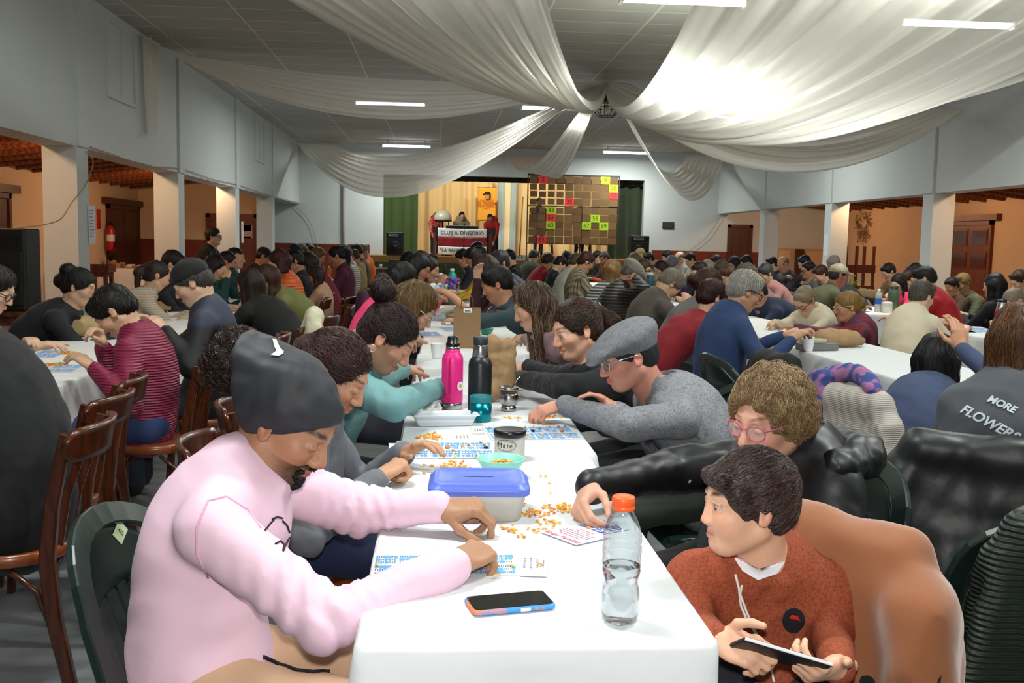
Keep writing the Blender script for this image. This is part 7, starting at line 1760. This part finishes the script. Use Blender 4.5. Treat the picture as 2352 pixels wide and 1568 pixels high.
childmesh('sun_sticker', MB().add([p+n_*.0456+V(-math.sin(t), math.cos(t), 0)*.008*math.cos(a)+V(0, 0, .10+.008*math.sin(a)) for a in np.linspace(0, 2*PI, 24, endpoint=False)], [tuple(range(24))], 0, False).mesh('sun_sticker', [mat('sticker_gold', 'e0a23a', .5)]), root)
root, p = vessel('thermos', 1101, 955, None, (('flask', [(.042, 0), (.0465, .003), (.0475, .02), (.0475, .205), (.045, .222), (.037, .236), (.034, .240)], mat('charcoal_metal', '3a3b3e', .35, metal=.75), None), ('collar', [(.032, .24), (.033, .243), (.028, .285), (.027, .288)], steel, 'steel collar'), ('lid', [(.027, .288), (.029, .29), (.029, .316), (.027, .320), (.003, .321)], mat('lid_slate', '28343c', .45), 'slate lid')), 'dark grey metal thermos with steel neck')
vessel('cup', 1104, 966, None, (('cup_body', [(.038, 0), (.0415, .003), (.043, .075)], mat('teal_metal', '0f7f8c', .25, metal=.8), None), ('rim_band', [(.0435, .075), (.044, .077), (.0445, .098), (.043, .1), (.040, .1), (.040, .06), (.002, .06)], mat('teal_band', '1f6f76', .5), 'matt teal band')), 'teal metallic cup standing in front of the dark thermos', 'cup')
root, p = vessel('mate_gourd', 1168, 942, None, (('base', [(.030, 0), (.033, .003), (.032, .012), (.028, .020)], steel, None), ('bowl', [(.028, .020), (.036, .032), (.040, .050), (.038, .066), (.034, .074)], steel, None), ('leather_band', [(.0345, .074), (.0355, .075), (.0355, .084), (.0345, .085)], mat('leather_brown', '5a3a26', .6), 'brown leather band'), ('rim', [(.035, .085), (.041, .090), (.042, .098), (.040, .1), (.036, .1), (.034, .09), (.002, .09)], steel, None)), 'silver mate gourd with metal straw', 'mate gourd')
childmesh('yerba', MB().lathe([(.034, .088), (.03, .093), (.002, .094)], p, 20).mesh('yerba', [mat('yerba_green', '4a4420', .9)]), root); childmesh('straw', MB().tube([p+V(.01, 0, .09), p+V(.03, .0, .125), p+V(.045, 0, .142)], .003, 8).mesh('straw', [steel]), root)
# crumpled paper bag
p = on(1150, 932); p[1] += .12; s = SDF(); s.cap(p+V(-.035, 0, .05), p+V(-.028, 0, .25), .045, .040, k=.02, n=(0, 1, 0), sq=.5); s.cap(p+V(.030, 0, .05), p+V(.038, .01, .24), .045, .036, k=.02, n=(0, 1, 0), sq=.5); s.cap(p+V(-.03, 0, .25), p+V(-.05, 0, .30), .025, .008, k=.02, n=(0, 1, 0), sq=.4); s.cap(p+V(-.09, .0, .03), p+V(-.02, 0, .05), .035, .04, k=.02)
sdf_obj(s, 'paper_bag', [papr], None, .006, noise=((.006, 42, .8), (.003, 90, .8)), label='crumpled brown paper bag standing behind the dark thermos', cat='paper bag')
# gift bag
p = on(1072, 800); p[1] += .05; w, d, h = .088, .045, .265; root = empty('gift_bag', p, 'upright brown paper gift bag with string handles and a white tag', 'gift bag')
q = MB(); q.add([p+V(a*w, b*d*(1-.35*(z > 0)), z*h) for z in (0, 1) for a, b in ((-1, -1), (1, -1), (1, 1), (-1, 1))], [(3, 2, 1, 0), (0, 1, 5, 4), (1, 2, 6, 5), (2, 3, 7, 6), (3, 0, 4, 7)], 0, False); childmesh('bag_body', q.mesh('bag_body', [mat('gift_kraft', '8c6e4c', .75)]), root)
for y in (-d*.64, d*.64): childmesh('handle', MB().tube([p+V(-.04, y, h-.01), p+V(-.036, y, h+.055), p+V(-.015, y, h+.085), p+V(.018, y, h+.085), p+V(.036, y, h+.055), p+V(.04, y, h-.01)], .003, 6).mesh('handle', [mat('string_brown', '7a5c3c', .8)]), root)
childmesh('tag', MB().box((-.024, -.001, -.014), (.030, 0, .016), o=p+V(0, -d*.67, h-.02)).mesh('tag', [whitep]), root); text_mesh('Banda', .015, dkp, frameM(p+V(.003, -d*.67-.002, h-.02), (1, 0, 0), (0, 0, 1), (0, -1, 0)), parent=root, ext=.0003, bold=.0004)
# foam cups
def cup(px, py, lab, s=1., col='e8e8e6', z=None, hgt=.085, Y=None):
    p = on(px, py) if Y is None else uy(px, py, Y)*[1, 1, 0]+[0, 0, TZ]; return MB().lathe([(.026*s, 0), (.027*s, .002), (.037*s, hgt*s), (.039*s, hgt*s+.003), (.037*s, hgt*s+.003), (.026*s, .006), (.001, .006)], p, 20, cap=False).obj('foam_cup', mat('cup_'+col, col, .6), label=lab, cat='cup', group='white foam cups')
cup(1003, 822, 'white foam cup left of the pink thermos'); cup(1802, 790, 'white foam cup in front of the cream turtleneck', 1.1); cup(1836, 800, 'white foam cup beside the grey box, middle of three', 1.1); cup(1856, 806, 'white foam cup touching the grey box', 1.1); cup(2322, 788, 'white foam cup beside the red thermos'); cup(2347, 795, 'white foam cup at the right picture edge'); cup(1056, 682, 'white foam cup on the centre table beyond the gap', 1.2); cup(751, 650, 'white foam cup in front of the burgundy jacket', 1.3); cup(1441, 660, 'white foam cup under the grey flat cap beyond', 1., Y=13.6)
# black mate with gold rim, teal bowls
root, p = vessel('mate_gourd', 1116, 752, None, (('bowl', [(.03, 0), (.045, .02), (.046, .08), (.042, .1)], mat('lid_black', '121214', .3), None), ('rim', [(.043, .1), (.045, .104), (.042, .108), (.03, .1), (.002, .1)], mat('gold_rim', 'b08a3a', .3, metal=.9), 'gold rim')), 'black mate gourd with gold rim and straw behind the gift bag', 'mate gourd'); childmesh('straw', MB().tube([p+V(.0, 0, .1), p+V(.02, 0, .15), p+V(.045, 0, .175)], .004, 8).mesh('straw', [steel]), root)
for px, py, l in ((1117, 768, 'teal bowl heaped with corn behind the gift bag'), (1047, 684, 'teal bowl on the centre table beyond the gap')):
    p = on(px, py); MB().lathe([(.03, 0), (.034, .003), (.055, .042), (.057, .045), (.054, .045), (.03, .006), (.002, .006)], p, 24, cap=False).obj('bowl', mat('teal_plastic', '1fa08a', .4), label=l, cat='bowl'); pile('corn_kernels', p+V(0, 0, .02), .045, .03, 70, 'corn kernels in the '+l, 9)
# bottles on the far centre table
def bottle(px, py, hgt, rad, col, lab, cap=None, Y=None, neck=.45, label=None, name='bottle', m=None):
    p = on(px, py) if Y is None else uy(px, py, Y)*[1, 1, 0]+[0, 0, TZ]; root = empty(name, p, lab, 'bottle'); m = m or mat('bottle_'+col, col, .35)
    childmesh('body', MB().lathe([(rad*.9, 0), (rad, .004), (rad, hgt*.72), (rad*.85, hgt*.8), (rad*neck, hgt*.88), (rad*neck, hgt*.9)], p, 24).mesh('body', [m]), root); cm = cap or 'd8d8d8'
    childmesh('lid', MB().lathe([(rad*neck*1.05, hgt*.895), (rad*neck*1.12, hgt*.9), (rad*neck*1.1, hgt*.985), (rad*.2, hgt)], p, 18).mesh('lid', [mat('lid_'+cm, cm, .4)]), root)
    if label: childmesh('label', MB().lathe([(rad*1.01, hgt*.35), (rad*1.01, hgt*.6)], p, 24, cap=False).mesh('label', [mat('label_'+label, label, .5)]), root)
    return root
bottle(1011, 672, .34, .05, 'd58c86', 'tall salmon pink bottle on the centre table beyond the gap', 'd0d0cc', Y=11.2); bottle(1038, 655, .36, .055, '2aa39a', 'turquoise bottle with white cap behind the purple orchid', 'd8e0e0', Y=12.4); bottle(1022, 690, .26, .042, 'c8c8a0', 'clear yellowish bottle beside the salmon pink bottle', 'e0e0d0', Y=11.0, m=frost)
bottle(1023, 620, .34, .03, '25201c', 'slim dark bottle at the far end of the centre table', '3a3a3a', Y=15.2); bottle(1046, 640, .25, .035, '8c1a22', 'dark red bottle behind the turquoise one', '8c1a22', Y=13.8)
bottle(1491, 690, .36, .055, '1c4560', 'blue thermos with steel top on the first right row', 'b8b8b0', Y=12.3, neck=.7); bottle(1543, 650, .26, .04, '1c1c1e', 'small black bottle with orange band on the first right row', 'e8e0d0', Y=12.6, label='d8602c')
bottle(756, 614, .26, .035, 'd8701c', 'orange soft drink bottle by the burgundy jacket', 'd8d8d8', Y=16.); bottle(2016, 722, .26, .037, 'cfd8e0', 'clear water bottle with blue label by the green bottle', 'e8ecf0', label='2463b8', Y=10.9, m=frost); bottle(2050, 726, .30, .062, '4a5c46', 'large dull green bottle in front of the pink satin child', '3c4c3a', Y=11.0, neck=.7)
bottle(1763, 668, .26, .036, 'c8d4dc', 'water bottle with blue label beside the pale pink top', '3a6ac0', label='2463b8', Y=14.6, m=frost)
p = on(2036, 722); p = uy(2036, 722, 10.85)*[1, 1, 0]+[0, 0, TZ]; MB().lathe([(.055, 0), (.06, .005), (.062, .10), (.058, .118), (.04, .122), (.002, .123)], p, 24).obj('canister', mat('canister_cream', 'cfc8bc', .5, kind='patch', col2='b89a9a'), label='pale flowery canister between the water bottle and the green bottle', cat='canister')
root, p = vessel('thermos', 2296, 782, None, (('flask', [(.046, 0), (.05, .004), (.05, .235), (.047, .245)], mat('red_metal', 'b51a1e', .3, metal=.3), None), ('band', [(.0505, 0), (.0505, .012)], mat('band_dark_red', '6a1014', .4), None), ('collar', [(.044, .245), (.042, .25), (.036, .30), (.035, .305)], steel, 'steel cup lid'), ('stopper', [(.034, .305), (.036, .307), (.034, .325), (.01, .33)], mat('lid_black', '121214', .3), 'black stopper')), 'red thermos with steel collar on the right table')
# orchid pot
p = on(1038, 690); p = uy(1038, 690, 10.9)*[1, 1, 0]+[0, 0, TZ]; root = empty('potted_orchid', p, 'small potted orchid with purple flowers on the centre table', 'plant')
childmesh('pot', MB().lathe([(.05, 0), (.06, .1), (.062, .105), (.05, .1), (.002, .095)], p, 18).mesh('pot', [mat('pot_grey', '4c5250', .6)]), root); q = MB(); r2 = np.random.default_rng(12)
for i in range(14): a = r2.uniform(0, 6.28); q.tube([p+V(0, 0, .1), p+V(.05*math.cos(a), .05*math.sin(a), .16), p+V(.10*math.cos(a), .1*math.sin(a), .17+.05*r2.uniform())], [.006, .014, .002], 4, flat=(1, .2))
childmesh('leaves', q.mesh('leaves', [mat('leaf_green', '45702a', .5)]), root); q = MB()
for i in range(16): c = p+V(r2.normal()*.04, r2.normal()*.03, .24+r2.normal()*.03); q.ball(c, (.022, .01, .02), 0, 8)
childmesh('flowers', q.mesh('flowers', [mat('orchid_purple', '7a3aa0', .6)]), root, 'purple flowers')
# right row: grey box, container and paper bag
p = on(1884, 806); Rm = rotz(.25); MB().rbox((-.135, -.06, 0), (.135, .06, .05), .01, R=Rm, o=p+V(0, .06, 0)).obj('flat_box', mat('tin_grey', '6c6c6a', .5), label='flat grey box on the end of the first right table', cat='box')
MB().rbox((-.085, -.045, .0502), (.085, .045, .078), .012, R=Rm, o=p+V(-.03, .06, 0)).obj('food_box', mat('tub_pale', 'b4b090', .4), label='pale plastic tub on top of the flat grey box', cat='tub')
def paperbag(px, py, w, d, h, rz, lab, seed, Y=None, m=papr):
    p = on(px, py) if Y is None else uy(px, py, Y)*[1, 1, 0]+[0, 0, TZ]; s = SDF(); s.frame(rotz(rz), p); s.cap((-w*.6, 0, h*.5), (w*.5, 0, h*.42), h*.5, h*.42, k=.03, n=(0, 1, 0), sq=1.4); s.cap((w*.5, 0, h*.4), (w*.9, 0, h*.3), h*.4, h*.2, k=.03, n=(0, 1, 0), sq=1.3)
    return sdf_obj(s, 'paper_bag', [m], None, .010, noise=((.010, 26, .8), (.005, 60, .8)), label=lab, cat='paper bag')
paperbag(1925, 796, .2, .1, .13, .2, 'crumpled brown paper bag in front of the red plaid shawl', 1); paperbag(342, 716, .19, .1, .10, .1, 'flat brown paper bag on the left row before the cream fleece', 2); paperbag(195, 772, .16, .1, .16, .05, 'open paper bag on the left row behind the maroon jacket', 3, m=mat('kraft_pale', 'b49a70', .8, kind='cloth', bump=.4)); paperbag(2000, 666, .2, .1, .16, 0, 'paper bag in front of the stooping beige jacket', 4, Y=13.6); paperbag(1760, 690, .2, .1, .16, .3, 'paper bag leaning by the clear water bottle', 5, Y=11.6)
paperbag(1063, 655, .14, .1, .14, .4, 'pale paper bag beside the orchid', 6, Y=11.8, m=mat('kraft_pale', 'b49a70', .8, kind='cloth', bump=.4)); paperbag(1508, 660, .1, .1, .2, .2, 'paper bag behind the blue thermos', 7, Y=12.0)
p = uy(2270, 892, 4.6); s = SDF(); s.cap(p+V(-.08, 0, 0), p+V(.05, .02, -.03), .05, .05, k=.03); sdf_obj(s, 'paper_bag', [papr], None, .01, noise=((.007, 40, 1),), label='paper bag on the lap beside the grey lettered sweatshirt', cat='paper bag')
p = uy(729, 612, 14.5)*[1, 1, 0]+[0, 0, TZ]; MB().box((-.06, -.04, 0), (.06, .04, .2), o=p).obj('carton', mat('carton_red', 'c02430', .6), label='red carton on the left row before the fair curly hair', cat='carton')
p = on(742, 640); MB().lathe([(.03, 0), (.036, .1), (.038, .102)], p, 16).obj('cup', mat('cup_blue', '2a5ab8', .5), label='blue cup beside the white foam cup in the left row', cat='cup')
# napkin fan and snacks on the aisle counter
a, b = uz(262, 613, TZ), uz(322, 616, TZ)
for i in range(6):
    t = i/5.; p = lerp(a, b, t)+V(0, .1, 0); p[2] = .762
    MB().rbox((-.06, -.1, 0), (.06, .1, .05+.02*(i % 2)), .01, o=p).obj('snack_pack', mat('pack_%d' % i, ('c89a3a', '7a4a2a', 'b8a08a', 'd8d0c4', 'a86a3a', 'c8b8b0')[i], .5), label='%s snack pack on the counter of the left aisle' % ('yellow', 'brown', 'beige', 'white', 'rust', 'pale pink')[i], cat='snack')
# corn on the left table and far tables
pile('corn_kernels', on(135, 795), .06, .012, 110, 'scattered corn beside the hand of the maroon jacket', 21); pile('corn_kernels', on(128, 838), .06, .008, 90, 'scattered corn at the near corner of the left table', 22); pile('corn_kernels', on(160, 812), .05, .012, 90, 'small heap of corn before the maroon sleeve', 23)
pile('corn_kernels', on(1118, 782), .07, .01, 80, 'scattered corn beside the mauve sweater', 24); pile('corn_kernels', on(1060, 692), .1, .012, 90, 'scattered corn before the dark green sweater', 25); pile('corn_kernels', on(1035, 706), .1, .012, 90, 'scattered corn at the front of the far centre table', 26); pile('corn_kernels', on(2320, 778), .08, .01, 70, 'scattered corn beside the red thermos', 27)
# tag on the near plastic chair
cur = [c for c in bpy.data.objects if c.type == 'EMPTY' and c.get('label', '').startswith('dark green plastic chair with a paper tag')][0]
bpy.context.view_layer.update()
h = None
for ch in cur.children:
    if ch.name.startswith(('head_panel', 'back_frame')):
        Mi = ch.matrix_world.inverted(); d = Vector(_ray(274, 1222)); ok, loc, nr, _ = ch.ray_cast(Mi@Vector(CO), (Mi.to_3x3()@d).normalized())
        if ok: h = (np.array(ch.matrix_world@loc), np.array((ch.matrix_world.to_3x3()@nr).normalized())); break
if h is not None:
    n = h[1]; n = n if n@(CO-h[0]) > 0 else -n; x = unit(CR-n*(CR@n)); y = np.cross(n, x); Rm = np.stack([x, y, n], 1)
    childmesh('paper_tag', MB().box((-.017, -.022, .002), (.017, .022, .0032), R=Rm, o=h[0]).mesh('paper_tag', [mat('tag_green', 'b9d0a4', .7)]), cur, 'pale green paper tag'); text_mesh('422', .013, dkp, frameM(h[0]+n*.004, x, y, n), parent=cur, ext=.0002)

# ------------------------------------------------------------------ light and camera
W_ = bpy.data.worlds.new('World'); SC.world = W_; W_.use_nodes = True; W_.node_tree.nodes['Background'].inputs[0].default_value = (.8, .9, 1, 1); W_.node_tree.nodes['Background'].inputs[1].default_value = .05
cd = bpy.data.cameras.new('camera'); co = bpy.data.objects.new('camera', cd); COL.objects.link(co); cd.sensor_width = 36.; cd.lens = FOC/2352*36.; cd.clip_start = .05
co.matrix_world = frameM(CO, CR, CU, -CF); SC.camera = co
cd.dof.use_dof = True; cd.dof.focus_distance = 2.9; cd.dof.aperture_fstop = 22.
fl_ = bpy.data.lights.new('camera_flash', 'SPOT'); fl_.energy = 145; fl_.color = (1., .98, .95); fl_.shadow_soft_size = .03; fl_.spot_size = 1.45; fl_.spot_blend = .5
fo = bpy.data.objects.new('camera_flash', fl_); COL.objects.link(fo); fo.location = [float(x) for x in CO+CU*.13-CF*.02]; fo.rotation_euler = Vector(CF).to_track_quat('-Z', 'Y').to_euler()
SC.view_settings.view_transform = 'Standard'; SC.view_settings.look = 'None'; SC.view_settings.gamma = 1.; SC.view_settings.use_curve_mapping = False; SC.view_settings.exposure = .06
